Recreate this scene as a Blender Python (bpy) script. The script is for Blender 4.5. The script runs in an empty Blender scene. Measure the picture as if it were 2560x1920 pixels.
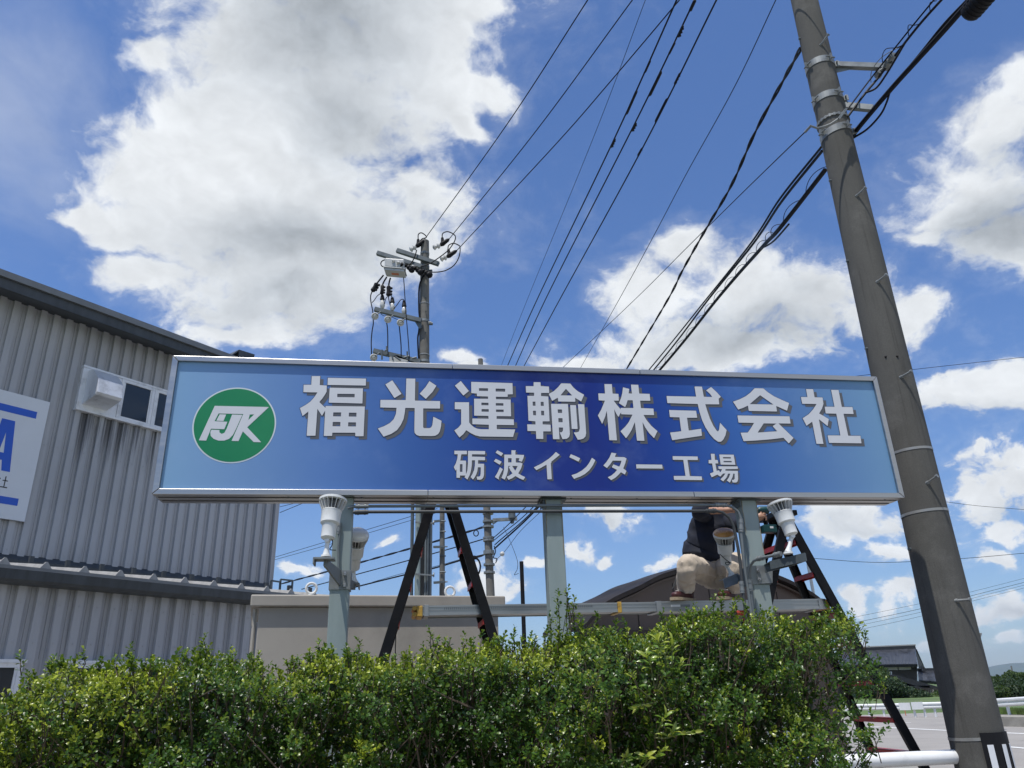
import bpy, bmesh, math, random
import numpy as np
from mathutils import Vector, Matrix, geometry, noise
sc = bpy.context.scene
COL = sc.collection
rad = math.radians
rng = random.Random(7)
NR = np.random.RandomState(11)

# ------------------------------------------------------------------ camera
PITCH, ROLL, FPX = rad(22.35), rad(1.93), 1897.0
CP = Vector((0, 0, 1.6))
_f = Vector((0, math.cos(PITCH), math.sin(PITCH)))
_r0 = Vector((1, 0, 0)); _u0 = _r0.cross(_f)
CR = math.cos(ROLL) * _r0 - math.sin(ROLL) * _u0
CU = math.sin(ROLL) * _r0 + math.cos(ROLL) * _u0
cam = bpy.data.objects.new('camera', bpy.data.cameras.new('camera'))
COL.objects.link(cam)
cam.matrix_world = Matrix(((CR.x, CU.x, -_f.x, CP.x), (CR.y, CU.y, -_f.y, CP.y), (CR.z, CU.z, -_f.z, CP.z), (0, 0, 0, 1)))
cam.data.sensor_width = 36.0
cam.data.lens = FPX / 2560 * 36.0
cam.data.clip_start = 0.05
cam.data.clip_end = 30000
sc.camera = cam

def ray(px, py):
    return (_f * FPX + CR * (px - 1280) - CU * (py - 960)).normalized()

# ------------------------------------------------------------------ light
SUN_AZ, SUN_EL = rad(212), rad(70)      # azimuth clockwise from +Y
sd = Vector((math.sin(SUN_AZ) * math.cos(SUN_EL), math.cos(SUN_AZ) * math.cos(SUN_EL), math.sin(SUN_EL)))
sun = bpy.data.objects.new('sun', bpy.data.lights.new('sun', 'SUN'))
COL.objects.link(sun)
sun.data.energy = 4.5
sun.data.angle = rad(0.53)
sun.data.color = (1.0, 0.955, 0.89)
sun.rotation_euler = sd.to_track_quat('Z', 'Y').to_euler()
sun.location = (0, 0, 40)

sc.view_settings.view_transform = 'Standard'
sc.view_settings.look = 'None'
sc.view_settings.exposure = 0.10
sc.view_settings.gamma = 1.0
sc.view_settings.use_curve_mapping = False
sc.cycles.max_bounces = 6
sc.cycles.transparent_max_bounces = 6
sc.cycles.use_denoising = True

# ------------------------------------------------------------------ node helpers
class G:
    def __init__(s, tree):
        s.t = tree
    def new(s, typ, **kw):
        n = s.t.nodes.new(typ)
        for k, v in kw.items():
            setattr(n, k, v)
        return n
    def put(s, sock, val):
        if isinstance(val, bpy.types.NodeSocket):
            s.t.links.new(val, sock)
        elif val is not None:
            sock.default_value = val
    def m(s, op, a, b=None, c=None, clamp=False):
        n = s.new('ShaderNodeMath', operation=op, use_clamp=clamp)
        s.put(n.inputs[0], a); s.put(n.inputs[1], b); s.put(n.inputs[2], c)
        return n.outputs[0]
    def vm(s, op, a, b=None, out=0, scale=None):
        n = s.new('ShaderNodeVectorMath', operation=op)
        s.put(n.inputs[0], a)
        if b is not None: s.put(n.inputs[1], b)
        if scale is not None: s.put(n.inputs['Scale'], scale)
        return n.outputs[out]
    def noise(s, vec, scale, detail=4, rough=0.5, dist=0.0, lac=2.0):
        n = s.new('ShaderNodeTexNoise')
        n.inputs['Scale'].default_value = scale; n.inputs['Detail'].default_value = detail
        n.inputs['Roughness'].default_value = rough; n.inputs['Distortion'].default_value = dist
        n.inputs['Lacunarity'].default_value = lac
        if vec is not None: s.put(n.inputs['Vector'], vec)
        return n.outputs[0]
    def mix(s, f, a, b, blend='MIX'):
        n = s.new('ShaderNodeMix', data_type='RGBA', blend_type=blend)
        s.put(n.inputs[0], f)
        for k, v in ((6, a), (7, b)):
            if isinstance(v, (tuple, list)): v = (v[0], v[1], v[2], 1)
            s.put(n.inputs[k], v)
        return n.outputs[2]
    def ramp(s, fac, stops, interp='LINEAR'):
        n = s.new('ShaderNodeValToRGB')
        e = n.color_ramp.elements
        n.color_ramp.interpolation = interp
        while len(e) > 1: e.remove(e[0])
        e[0].position, e[0].color = stops[0][0], (*stops[0][1], 1)
        for p, c in stops[1:]:
            x = e.new(p); x.color = (*c, 1)
        s.put(n.inputs[0], fac)
        return n.outputs[0]
    def smooth(s, x, lo, hi, olo=0.0, ohi=1.0):
        n = s.new('ShaderNodeMapRange', interpolation_type='SMOOTHSTEP')
        s.put(n.inputs[0], x)
        for k, v in ((1, lo), (2, hi), (3, olo), (4, ohi)): s.put(n.inputs[k], v)
        return n.outputs[0]

# ------------------------------------------------------------------ world: nishita sky with cumulus
W = bpy.data.worlds.new('World'); sc.world = W; W.use_nodes = True
wt = W.node_tree; wt.nodes.clear(); g = G(wt)
sky = g.new('ShaderNodeTexSky', sky_type='NISHITA', sun_disc=False, sun_elevation=SUN_EL, sun_rotation=SUN_AZ,
            altitude=50, air_density=1.0, dust_density=0.6, ozone_density=1.6)
tc = g.new('ShaderNodeTexCoord')
D = g.vm('NORMALIZE', tc.outputs['Generated'])
sx = g.new('ShaderNodeSeparateXYZ'); g.put(sx.inputs[0], D)
inv = g.m('DIVIDE', 1.0, g.m('ADD', g.m('MAXIMUM', sx.outputs[2], 0.0), 0.16))
P = g.vm('MULTIPLY', D, (1.35, 1.35, 1.9))
warp = g.new('ShaderNodeTexNoise'); warp.inputs['Scale'].default_value = 6.0; warp.inputs['Detail'].default_value = 8
g.put(warp.inputs['Vector'], P)
WV = g.vm('SCALE', g.vm('SUBTRACT', warp.outputs['Color'], (0.5, 0.5, 0.5)), scale=0.11)
DW = g.vm('ADD', D, WV)
PW = g.vm('ADD', P, WV)
n_big = g.noise(PW, 4.5, 9, 0.56)
n_fine = g.noise(PW, 15.0, 8, 0.60)

def blob(px, py, rx, ry, rot=0.0, w=1.0, src=None):
    c = ray(px, py)
    a = (CR - c * CR.dot(c)).normalized(); b = c.cross(a)
    ca, sa = math.cos(rad(rot)), math.sin(rad(rot))
    t1 = a * ca + b * sa; t2 = b * ca - a * sa
    k = math.cos(math.acos(max(-1, min(1, c.dot(_f)))))
    q1 = g.vm('DOT_PRODUCT', src or DW, tuple(t1 * (FPX / rx / k)), out=1)
    q2 = g.vm('DOT_PRODUCT', src or DW, tuple(t2 * (FPX / ry / k)), out=1)
    d = g.m('SQRT', g.m('ADD', g.m('MULTIPLY', q1, q1), g.m('MULTIPLY', q2, q2)))
    return g.m('MULTIPLY', g.m('SUBTRACT', 1.0, d), w)
def union(bl, k=0.25):
    o = bl[0]
    for x in bl[1:]:
        o = g.m('SMOOTH_MAX', o, x, k)
    return o
s_ = 1.1573
CL = [(700, -60, 430, 230), (600, 110, 330, 150), (900, 60, 230, 190), (950, 190, 120, 110), (330, 130, 95, 60), (560, 330, 340, 140), (680, 260, 330, 170), (480, 240, 200, 110), (400, 370, 190, 130), (640, 470, 400, 180),
      (600, 610, 260, 130), (560, 715, 150, 45), (900, 440, 140, 110), (170, 455, 90, 28), (290, 490, 130, 60), (1060, 190, 80, 50), (900, 520, 130, 80), (300, 590, 150, 50), (1000, 270, 70, 40),
      (1470, 560, 95, 70), (1400, 640, 130, 90), (1600, 640, 200, 100), (1760, 660, 200, 100), (1880, 680, 130, 70), (1960, 670, 90, 60), (1560, 745, 380, 60), (1250, 775, 130, 35),
      (2180, 260, 150, 90), (2120, 400, 190, 110), (2060, 460, 150, 75), (2180, 540, 150, 80), (2250, 200, 120, 90), (2000, 520, 80, 45),
      (2080, 850, 90, 45), (2200, 840, 160, 60), (2010, 870, 70, 30), (2190, 1030, 130, 80), (2090, 1070, 80, 60), (2130, 1145, 80, 35), (2100, 960, 12, 8),
      (990, 775, 70, 22), (1020, 790, 50, 14), (1330, 1100, 90, 28), (1230, 1180, 40, 26), (1300, 1192, 25, 14), (1850, 1110, 110, 35), (1800, 1140, 60, 18), (1930, 1170, 55, 28), (2110, 1205, 42, 24),
      (1845, 1292, 32, 24), (1950, 1285, 55, 40), (2170, 1320, 70, 28), (2175, 1380, 40, 14), (1860, 1360, 26, 12), (2010, 1362, 40, 14), (660, 1222, 55, 20), (1060, 1255, 70, 34), (850, 1180, 30, 18), (1440, 1225, 40, 16), (1160, 1215, 24, 12)]
bls = [blob(x * s_, y * s_, rx * s_, ry * s_) for x, y, rx, ry in CL]
B = union(bls, 0.22)
# the same kind of cumulus goes on outside the frame
offc = g.vm('DOT_PRODUCT', D, tuple(_f), out=1)
B_out = g.m('ADD', g.m('MULTIPLY', g.m('SUBTRACT', g.noise(P, 0.9, 3, 0.5), 0.53), 5.0), 0.0)
outside = g.smooth(offc, 0.80, 0.70)
B = g.m('ADD', g.m('MULTIPLY', B, g.m('SUBTRACT', 1.0, outside)), g.m('MULTIPLY', B_out, outside))
B = g.m('MAXIMUM', B, -1.0)
nz = g.m('ADD', g.m('MULTIPLY', g.m('SUBTRACT', n_big, 0.5), 1.55), g.m('MULTIPLY', g.m('SUBTRACT', n_fine, 0.5), 1.05))
low = g.smooth(sx.outputs[2], 0.55, 0.12)
n_tiny = g.noise(PW, 38.0, 6, 0.6)
nz = g.m('ADD', nz, g.m('MULTIPLY', g.m('MULTIPLY', g.m('SUBTRACT', n_tiny, 0.5), 1.5), g.m('ADD', low, 0.25)))
dens = g.m('ADD', B, g.m('ADD', nz, 0.0))
alpha = g.smooth(dens, -0.10, 0.48)
thin = g.m('MULTIPLY', g.smooth(g.m('ADD', B, g.m('MULTIPLY', nz, 1.4)), -0.55, 0.5), 0.16)   # veil round the clouds
alpha = g.m('MAXIMUM', alpha, thin)
# cirrus veil upper left
cir = blob(0, 300, 330, 520, 10)
cirn = g.noise(g.vm('MULTIPLY', P, (1.0, 0.45, 1.0)), 5.0, 8, 0.6, 0.6)
ciro = g.m('MULTIPLY', g.smooth(g.m('ADD', g.m('MULTIPLY', cir, 0.8), g.m('SUBTRACT', cirn, 0.5)), 0.0, 0.9), 0.30)
alpha = g.m('MAXIMUM', alpha, ciro)
# thick middles are grey, rims bright
SH = [(700, 40, 360, 270, .95), (740, 250, 200, 150, .7), (640, 520, 290, 110, .75), (600, 640, 200, 70, .6), (1620, 720, 260, 60, .75), (1750, 640, 90, 40, .25), (1480, 745, 150, 40, .5), (2140, 500, 130, 110, 1.0), (2180, 330, 60, 40, .3),
      (2150, 900, 170, 30, .5), (2180, 1100, 100, 30, .55), (1850, 1125, 90, 18, .4), (1330, 1115, 80, 14, .3), (2190, 1330, 60, 12, .3)]
S1 = union([blob(x * s_, y * s_, rx * s_, ry * s_, 0, w) for x, y, rx, ry, w in SH], 0.35)
S1 = g.m('ADD', S1, g.m('MULTIPLY', outside, g.m('MULTIPLY', B_out, 0.6)))
n_sh = g.noise(PW, 2.6, 2, 0.4)
shade = g.smooth(g.m('ADD', S1, g.m('MULTIPLY', g.m('SUBTRACT', n_sh, 0.5), 0.7)), -0.30, 1.0)
# relief: difference of the billow field toward the sun
PS = g.vm('ADD', PW, (0.010, 0.0, 0.024))
n2 = g.noise(PS, 4.5, 9, 0.56)
relief = g.m('MULTIPLY', g.m('SUBTRACT', n_big, n2), 0.85)
edge = g.smooth(dens, 0.1, 0.9)
bright = g.m('SUBTRACT', 0.84, g.m('MULTIPLY', shade, 0.38))
bright = g.m('SUBTRACT', bright, g.m('MULTIPLY', edge, 0.04))
bright = g.m('ADD', bright, relief)
bright = g.m('MINIMUM', g.m('MAXIMUM', bright, 0.3), 0.93)
cc = g.new('ShaderNodeCombineXYZ')
g.put(cc.inputs[0], g.m('MULTIPLY', bright, g.m('SUBTRACT', 0.95, g.m('MULTIPLY', shade, 0.05)))); g.put(cc.inputs[1], g.m('MULTIPLY', bright, 0.985)); g.put(cc.inputs[2], g.m('MULTIPLY', bright, g.m('ADD', 1.02, g.m('MULTIPLY', shade, 0.06))))
SKY_S = 0.115
skyc = g.vm('MULTIPLY', g.vm('SCALE', sky.outputs[0], scale=SKY_S), g.mix(g.smooth(sx.outputs[2], 0.04, 0.50), (0.66, 0.80, 1.04), (0.70, 0.93, 1.28)))
fade = g.smooth(sx.outputs[2], 0.0, 0.06)
alpha = g.m('MULTIPLY', alpha, fade)
col = g.mix(alpha, skyc, cc.outputs[0])
bg = g.new('ShaderNodeBackground'); g.put(bg.inputs[0], col); bg.inputs[1].default_value = 1.0
wo = g.new('ShaderNodeOutputWorld'); wt.links.new(bg.outputs[0], wo.inputs[0])
W.cycles.sampling_method = 'MANUAL'; W.cycles.sample_map_resolution = 512

# ------------------------------------------------------------------ materials
MATS = {}
def mat(name, base, rough=0.6, metal=0.0, var=0.12, scale=6.0, bump=0.0, bscale=40.0, stretch=None, streak=0.0, dirt=None, spec=0.5, coat=0.0, dirt_amt=0.5, dirt_scale=1.5, fine=0.0):
    if name in MATS: return MATS[name]
    m = bpy.data.materials.new(name); m.use_nodes = True
    t = m.node_tree; t.nodes.clear(); h = G(t)
    tcn = h.new('ShaderNodeTexCoord'); O = tcn.outputs['Object']
    vec = h.vm('MULTIPLY', O, stretch) if stretch else O
    n1 = h.noise(vec, scale, 6, 0.6)
    f = h.smooth(n1, 0.3, 0.7)
    lo = tuple(c * (1 - var) for c in base); hi = tuple(min(1, c * (1 + var)) for c in base)
    c = h.mix(f, lo, hi)
    if streak:
        ns = h.noise(h.vm('MULTIPLY', O, (14, 14, 0.5)), 2.0, 5, 0.6)
        c = h.mix(h.m('MULTIPLY', h.smooth(ns, 0.52, 0.75), streak), c, tuple(x * 0.35 for x in base))
    if dirt:
        nd = h.noise(O, dirt_scale, 8, 0.65)
        c = h.mix(h.m('MULTIPLY', h.smooth(nd, 0.5, 0.7), dirt_amt), c, dirt)
    if fine:
        nf = h.noise(O, bscale, 2, 0.6)
        c = h.mix(h.m('MULTIPLY', h.smooth(nf, 0.35, 0.65), fine), c, tuple(x * 0.45 for x in base))
    p = h.new('ShaderNodeBsdfPrincipled')
    h.put(p.inputs['Base Color'], c)
    h.put(p.inputs['Roughness'], h.smooth(n1, 0.2, 0.8, max(0, rough - 0.07), min(1, rough + 0.09)))
    p.inputs['Metallic'].default_value = metal
    p.inputs['Specular IOR Level'].default_value = spec
    p.inputs['Coat Weight'].default_value = coat
    if bump:
        bp = h.new('ShaderNodeBump'); bp.inputs['Strength'].default_value = bump; bp.inputs['Distance'].default_value = 0.01
        h.put(bp.inputs['Height'], h.noise(vec, bscale, 5, 0.6)); h.put(p.inputs['Normal'], bp.outputs[0])
    o = h.new('ShaderNodeOutputMaterial'); t.links.new(p.outputs[0], o.inputs[0])
    MATS[name] = m
    return m

M_steel = mat('stainless steel', (0.41, 0.405, 0.395), 0.34, 1.0, 0.07, 3, 0.012, 90, stretch=(0.3, 1, 8))
M_steelb = mat('sign underside steel', (0.50, 0.45, 0.41), 0.24, 1.0, 0.30, 5, 0.10, 60, stretch=(0.35, 12, 12))
M_joint = mat('dark joint', (0.03, 0.03, 0.03), 0.8)
M_post = mat('galvanised post paint', (0.235, 0.285, 0.272), 0.5, 0.0, 0.10, 4, 0.05, 90, stretch=(1, 1, 0.3), dirt=(0.23, 0.20, 0.15), dirt_amt=0.22)
M_galv = mat('galvanised metal', (0.20, 0.215, 0.215), 0.5, 0.35, 0.18, 9, 0.06, 120, dirt=(0.22, 0.20, 0.17), dirt_amt=0.35, dirt_scale=6)
M_galvd = mat('dark galvanised arm', (0.085, 0.105, 0.115), 0.55, 0.1, 0.18, 6)
M_cond = mat('grey conduit', (0.14, 0.16, 0.165), 0.5, 0.1, 0.15, 5)
M_condd = mat('dark conduit', (0.045, 0.048, 0.05), 0.5, 0.1, 0.15, 5)
M_white = mat('white lamp casing', (0.68, 0.69, 0.67), 0.42, 0, 0.05, 9, dirt=(0.36, 0.34, 0.29), dirt_amt=0.5, dirt_scale=9)
M_core = mat('lamp heat sink core', (0.10, 0.10, 0.10), 0.45, 0.3, 0.3, 10)
M_fin = mat('lamp fins', (0.60, 0.60, 0.58), 0.4, 0.1, 0.12, 12, dirt=(0.12, 0.11, 0.10), dirt_amt=0.75, dirt_scale=10)
M_lens = mat('frosted lens', (0.80, 0.80, 0.78), 0.12, 0, 0.03, 5, coat=0.6)
M_amber = mat('mottled amber lens', (0.52, 0.25, 0.06), 0.28, 0, 0.35, 9, coat=0.2)  # amber lens colour, mottled by noise
M_black = mat('black rubber', (0.006, 0.006, 0.008), 0.6, 0, 0.2, 10, spec=0.25)
M_cable = mat('black cable', (0.006, 0.006, 0.009), 0.6, 0, 0.1, 4, spec=0.2)
M_ladd = mat('black ladder rail', (0.0035, 0.004, 0.006), 0.5, 0.0, 0.3, 8, spec=0.22, dirt=(0.02, 0.02, 0.02), dirt_amt=0.35, dirt_scale=14)
M_red = mat('red ladder step', (0.38, 0.018, 0.018), 0.4, 0.1, 0.22, 12, dirt=(0.10, 0.02, 0.02), dirt_amt=0.6, dirt_scale=14)
M_pink = mat('worn pink sticker', (0.55, 0.20, 0.15), 0.5, 0, 0.2, 20)
M_alu = mat('aluminium', (0.33, 0.34, 0.345), 0.36, 0.75, 0.06, 5, stretch=(0.2, 1, 8), dirt=(0.32, 0.31, 0.30), dirt_amt=0.3, dirt_scale=8)
M_aludk = mat('aluminium groove', (0.16, 0.18, 0.20), 0.5, 0.4, 0.15, 5)
M_yel = mat('yellow plastic', (0.50, 0.31, 0.05), 0.5, 0, 0.2, 20, dirt=(0.16, 0.10, 0.04), dirt_amt=0.6, dirt_scale=16)
M_conc = mat('pole concrete', (0.098, 0.096, 0.087), 0.95, 0, 0.13, 3.0, 0.25, 160, stretch=(1, 1, 0.35), fine=0.30, spec=0.25, streak=0.45, dirt=(0.17, 0.165, 0.15), dirt_amt=0.55, dirt_scale=2.2)
M_conc2 = mat('old pole concrete', (0.15, 0.145, 0.13), 0.9, 0, 0.25, 2.2, 0.2, 60, stretch=(1, 1, 0.5), dirt=(0.09, 0.085, 0.075), dirt_amt=0.6, dirt_scale=2.5)
M_siding = mat('grey siding', (0.43, 0.435, 0.45), 0.6, 0.0, 0.07, 30, 0.06, 90, stretch=(3, 3, 0.12), streak=0.50)
M_gutter = mat('dark gutter', (0.052, 0.060, 0.066), 0.45, 0.1, 0.22, 5, stretch=(2, 2, 0.4), streak=0.3)
M_flash = mat('grey flashing', (0.17, 0.18, 0.185), 0.45, 0.2, 0.1, 5)
M_roofm = mat('metal roof sheet', (0.12, 0.125, 0.13), 0.4, 0.3, 0.1, 5)
M_seam = mat('pale seam cap', (0.33, 0.325, 0.31), 0.5, 0.1, 0.12, 12)
M_wframe = mat('white window frame', (0.76, 0.77, 0.78), 0.4, 0.1, 0.05, 9, dirt=(0.30, 0.30, 0.29), dirt_amt=0.4, dirt_scale=5)
M_hood = mat('vent hood metal', (0.74, 0.75, 0.77), 0.35, 0.35, 0.05, 6, dirt=(0.18, 0.18, 0.17), dirt_amt=0.5, dirt_scale=3)
M_glass = mat('dark window glass', (0.018, 0.026, 0.034), 0.07, 0, 0.1, 2, spec=0.7)
M_board = mat('white signboard', (0.66, 0.68, 0.70), 0.4, 0, 0.03, 2)
M_blue = mat('blue print', (0.012, 0.095, 0.52), 0.4, 0, 0.04, 5)
M_ink = mat('black print', (0.02, 0.02, 0.02), 0.5)
M_hut = mat('beige grey cabinet paint', (0.37, 0.345, 0.30), 0.55, 0, 0.05, 3, dirt=(0.22, 0.205, 0.18), dirt_amt=0.35, dirt_scale=2)
M_brown = mat('dark brown metal', (0.072, 0.049, 0.040), 0.45, 0.05, 0.14, 2, stretch=(1, 1, 0.3))
M_brownd = mat('darker brown trim', (0.022, 0.018, 0.017), 0.6, 0.0, 0.14, 2, spec=0.2)
M_tile = mat('black glazed roof tile', (0.022, 0.024, 0.029), 0.5, 0, 0.25, 3, spec=0.3)
M_tileg = mat('pale ridge tile', (0.30, 0.30, 0.29), 0.4, 0, 0.25, 30)
M_plaster = mat('white plaster', (0.55, 0.54, 0.51), 0.8)
M_timber = mat('dark timber', (0.030, 0.026, 0.024), 0.7)
M_asph = mat('sun bleached asphalt', (0.27, 0.255, 0.235), 0.95, 0, 0.10, 0.5, 0.3, 40, dirt=(0.20, 0.19, 0.175), dirt_amt=0.5, dirt_scale=0.25)
M_paint = mat('road paint', (0.62, 0.62, 0.60), 0.7, 0, 0.10, 8)
M_rail = mat('white guardrail', (0.66, 0.67, 0.66), 0.35, 0.1, 0.04, 3)
M_pipe = mat('white pipe rail', (0.72, 0.73, 0.72), 0.3, 0.0, 0.04, 6, dirt=(0.4, 0.4, 0.38), dirt_amt=0.3, dirt_scale=10)
M_kerb = mat('kerb concrete', (0.27, 0.255, 0.22), 0.9, 0, 0.15, 3, 0.2, 50)
M_soil = mat('soil', (0.10, 0.085, 0.06), 0.95, 0, 0.3, 3)
M_field = mat('green field', (0.075, 0.12, 0.03), 0.9, 0, 0.35, 0.08, dirt=(0.12, 0.12, 0.06), dirt_amt=0.6, dirt_scale=0.03)
M_twig = mat('twig bark', (0.075, 0.055, 0.035), 0.85, 0, 0.3, 40)
M_bark = mat('bark', (0.10, 0.08, 0.06), 0.9, 0, 0.3, 8)
M_mount = mat('forested mountain', (0.045, 0.075, 0.055), 0.95, 0, 0.25, 0.004)
M_skin = mat('skin', (0.44, 0.25, 0.17), 0.5, 0, 0.06, 30)
M_navy = mat('navy shirt cloth', (0.010, 0.014, 0.028), 0.9, 0, 0.35, 7, 0.7, 14)
M_beige = mat('beige trouser cloth', (0.50, 0.43, 0.35), 0.9, 0, 0.10, 7, 0.9, 13)
M_shoe = mat('maroon shoe', (0.055, 0.013, 0.015), 0.5, 0, 0.2, 20)
M_sole = mat('tan shoe sole', (0.36, 0.29, 0.20), 0.7)
M_lace = mat('pale laces', (0.55, 0.53, 0.50), 0.8)
M_hair = mat('black hair', (0.012, 0.010, 0.010), 0.6)
M_teal = mat('teal tool plastic', (0.008, 0.055, 0.060), 0.4)
M_porc = mat('white porcelain', (0.55, 0.54, 0.50), 0.2, 0, 0.05, 10, coat=0.5)
M_swbox = mat('pale switch box', (0.42, 0.43, 0.42), 0.45, 0, 0.06, 6, dirt=(0.25, 0.24, 0.22), dirt_amt=0.4, dirt_scale=4)
M_strap = mat('pale steel strap', (0.30, 0.30, 0.285), 0.4, 0.4, 0.05, 10)
M_orange = mat('faded orange print', (0.50, 0.16, 0.08), 0.6)
M_web = mat('pale straw', (0.30, 0.22, 0.10), 0.8)

def leaf_mat(name, lo, mid, hi, rough=0.32, trans=0.25, spec=0.5, coat=0.3):
    m = bpy.data.materials.new(name); m.use_nodes = True
    t = m.node_tree; t.nodes.clear(); h = G(t)
    at = h.new('ShaderNodeAttribute', attribute_name='tint')
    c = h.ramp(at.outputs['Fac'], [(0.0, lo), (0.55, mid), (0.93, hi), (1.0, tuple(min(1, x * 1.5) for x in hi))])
    p = h.new('ShaderNodeBsdfPrincipled')
    h.put(p.inputs['Base Color'], c); p.inputs['Roughness'].default_value = rough
    p.inputs['Specular IOR Level'].default_value = spec; p.inputs['Coat Weight'].default_value = coat; p.inputs['Coat Roughness'].default_value = 0.15
    tr = h.new('ShaderNodeBsdfTranslucent'); h.put(tr.inputs[0], h.mix(0.5, c, (0.25, 0.40, 0.03), 'MIX'))
    mx = h.new('ShaderNodeMixShader'); mx.inputs[0].default_value = trans
    t.links.new(p.outputs[0], mx.inputs[1]); t.links.new(tr.outputs[0], mx.inputs[2])
    o = h.new('ShaderNodeOutputMaterial'); t.links.new(mx.outputs[0], o.inputs[0])
    return m
M_leaf = leaf_mat('glossy hedge leaf', (0.007, 0.024, 0.006), (0.046, 0.108, 0.012), (0.24, 0.28, 0.022), 0.38, 0.26, 0.36, 0.08)
M_lime = leaf_mat('lime laurel leaf', (0.04, 0.13, 0.012), (0.17, 0.27, 0.026), (0.34, 0.38, 0.055), 0.4, 0.3)
M_tleaf = leaf_mat('tree foliage', (0.020, 0.038, 0.012), (0.045, 0.080, 0.022), (0.09, 0.12, 0.035), 0.6, 0.2, 0.3, 0.0)
M_pleaf = leaf_mat('dark conifer foliage', (0.010, 0.022, 0.010), (0.022, 0.045, 0.018), (0.045, 0.07, 0.03), 0.6, 0.1, 0.3, 0.0)

# sign face: horizontal print from pale blue to deep blue and back
def face_mat():
    m = bpy.data.materials.new('gradient sign face'); m.use_nodes = True
    t = m.node_tree; t.nodes.clear(); h = G(t)
    tcn = h.new('ShaderNodeTexCoord'); s = h.new('ShaderNodeSeparateXYZ'); h.put(s.inputs[0], tcn.outputs['Object'])
    x = h.m('ADD', s.outputs[0], h.m('MULTIPLY', s.outputs[2], 0.10))
    f = h.m('DIVIDE', h.m('ADD', x, 1.2), 5.15)
    c = h.ramp(f, [(0.0, (0.195, 0.35, 0.53)), (0.07, (0.165, 0.295, 0.50)), (0.20, (0.088, 0.19, 0.44)), (0.30, (0.036, 0.11, 0.34)), (0.40, (0.010, 0.055, 0.27)), (0.49, (0.002, 0.022, 0.20)), (0.56, (0.001, 0.018, 0.185)),
                   (0.66, (0.006, 0.045, 0.26)), (0.78, (0.034, 0.12, 0.37)), (0.90, (0.095, 0.205, 0.41)), (1.0, (0.145, 0.285, 0.455))])
    nn = h.noise(tcn.outputs['Object'], 2.3, 5, 0.6)
    c = h.mix(h.m('MULTIPLY', h.smooth(nn, 0.5, 0.75), 0.12), c, (0.3, 0.4, 0.6))
    p = h.new('ShaderNodeBsdfPrincipled'); h.put(p.inputs['Base Color'], c); p.inputs['Roughness'].default_value = 0.33
    p.inputs['Specular IOR Level'].default_value = 0.35
    bp = h.new('ShaderNodeBump'); bp.inputs['Strength'].default_value = 0.08; bp.inputs['Distance'].default_value = 0.02
    h.put(bp.inputs['Height'], h.noise(tcn.outputs['Object'], 1.4, 3, 0.5)); h.put(p.inputs['Normal'], bp.outputs[0])
    o = h.new('ShaderNodeOutputMaterial'); t.links.new(p.outputs[0], o.inputs[0])
    return m
M_face = face_mat()
M_letter = mat('pale grey letter film', (0.56, 0.575, 0.60), 0.35, 0.0, 0.03, 2)
M_lshadow = mat('dark grey letter shadow film', (0.085, 0.09, 0.10), 0.4, 0.0, 0.03, 2)
M_lline = mat('navy letter outline film', (0.008, 0.010, 0.035), 0.4)
M_green = mat('green emblem film', (0.002, 0.185, 0.065), 0.35, 0, 0.05, 3)
M_ring = mat('emblem ring film', (0.56, 0.62, 0.64), 0.35, 0, 0.03, 2)
# ------------------------------------------------------------------ geometry helpers
WM = {}
I4 = Matrix.Identity(4)
def link(o):
    COL.objects.link(o); return o
def prop(o, label=None, cat=None, group=None, kind=None):
    if label: o['label'] = label
    if cat: o['category'] = cat
    if group: o['group'] = group
    if kind: o['kind'] = kind
    return o
def thing(name, label, cat, M=None, group=None, loc=None):
    o = bpy.data.objects.new(name, None); o.empty_display_size = 0.2
    if M is None: M = Matrix.Translation(Vector(loc or (0, 0, 0)))
    o.matrix_world = M; WM[o] = M.copy(); link(o)
    return prop(o, label, cat, group)

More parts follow.
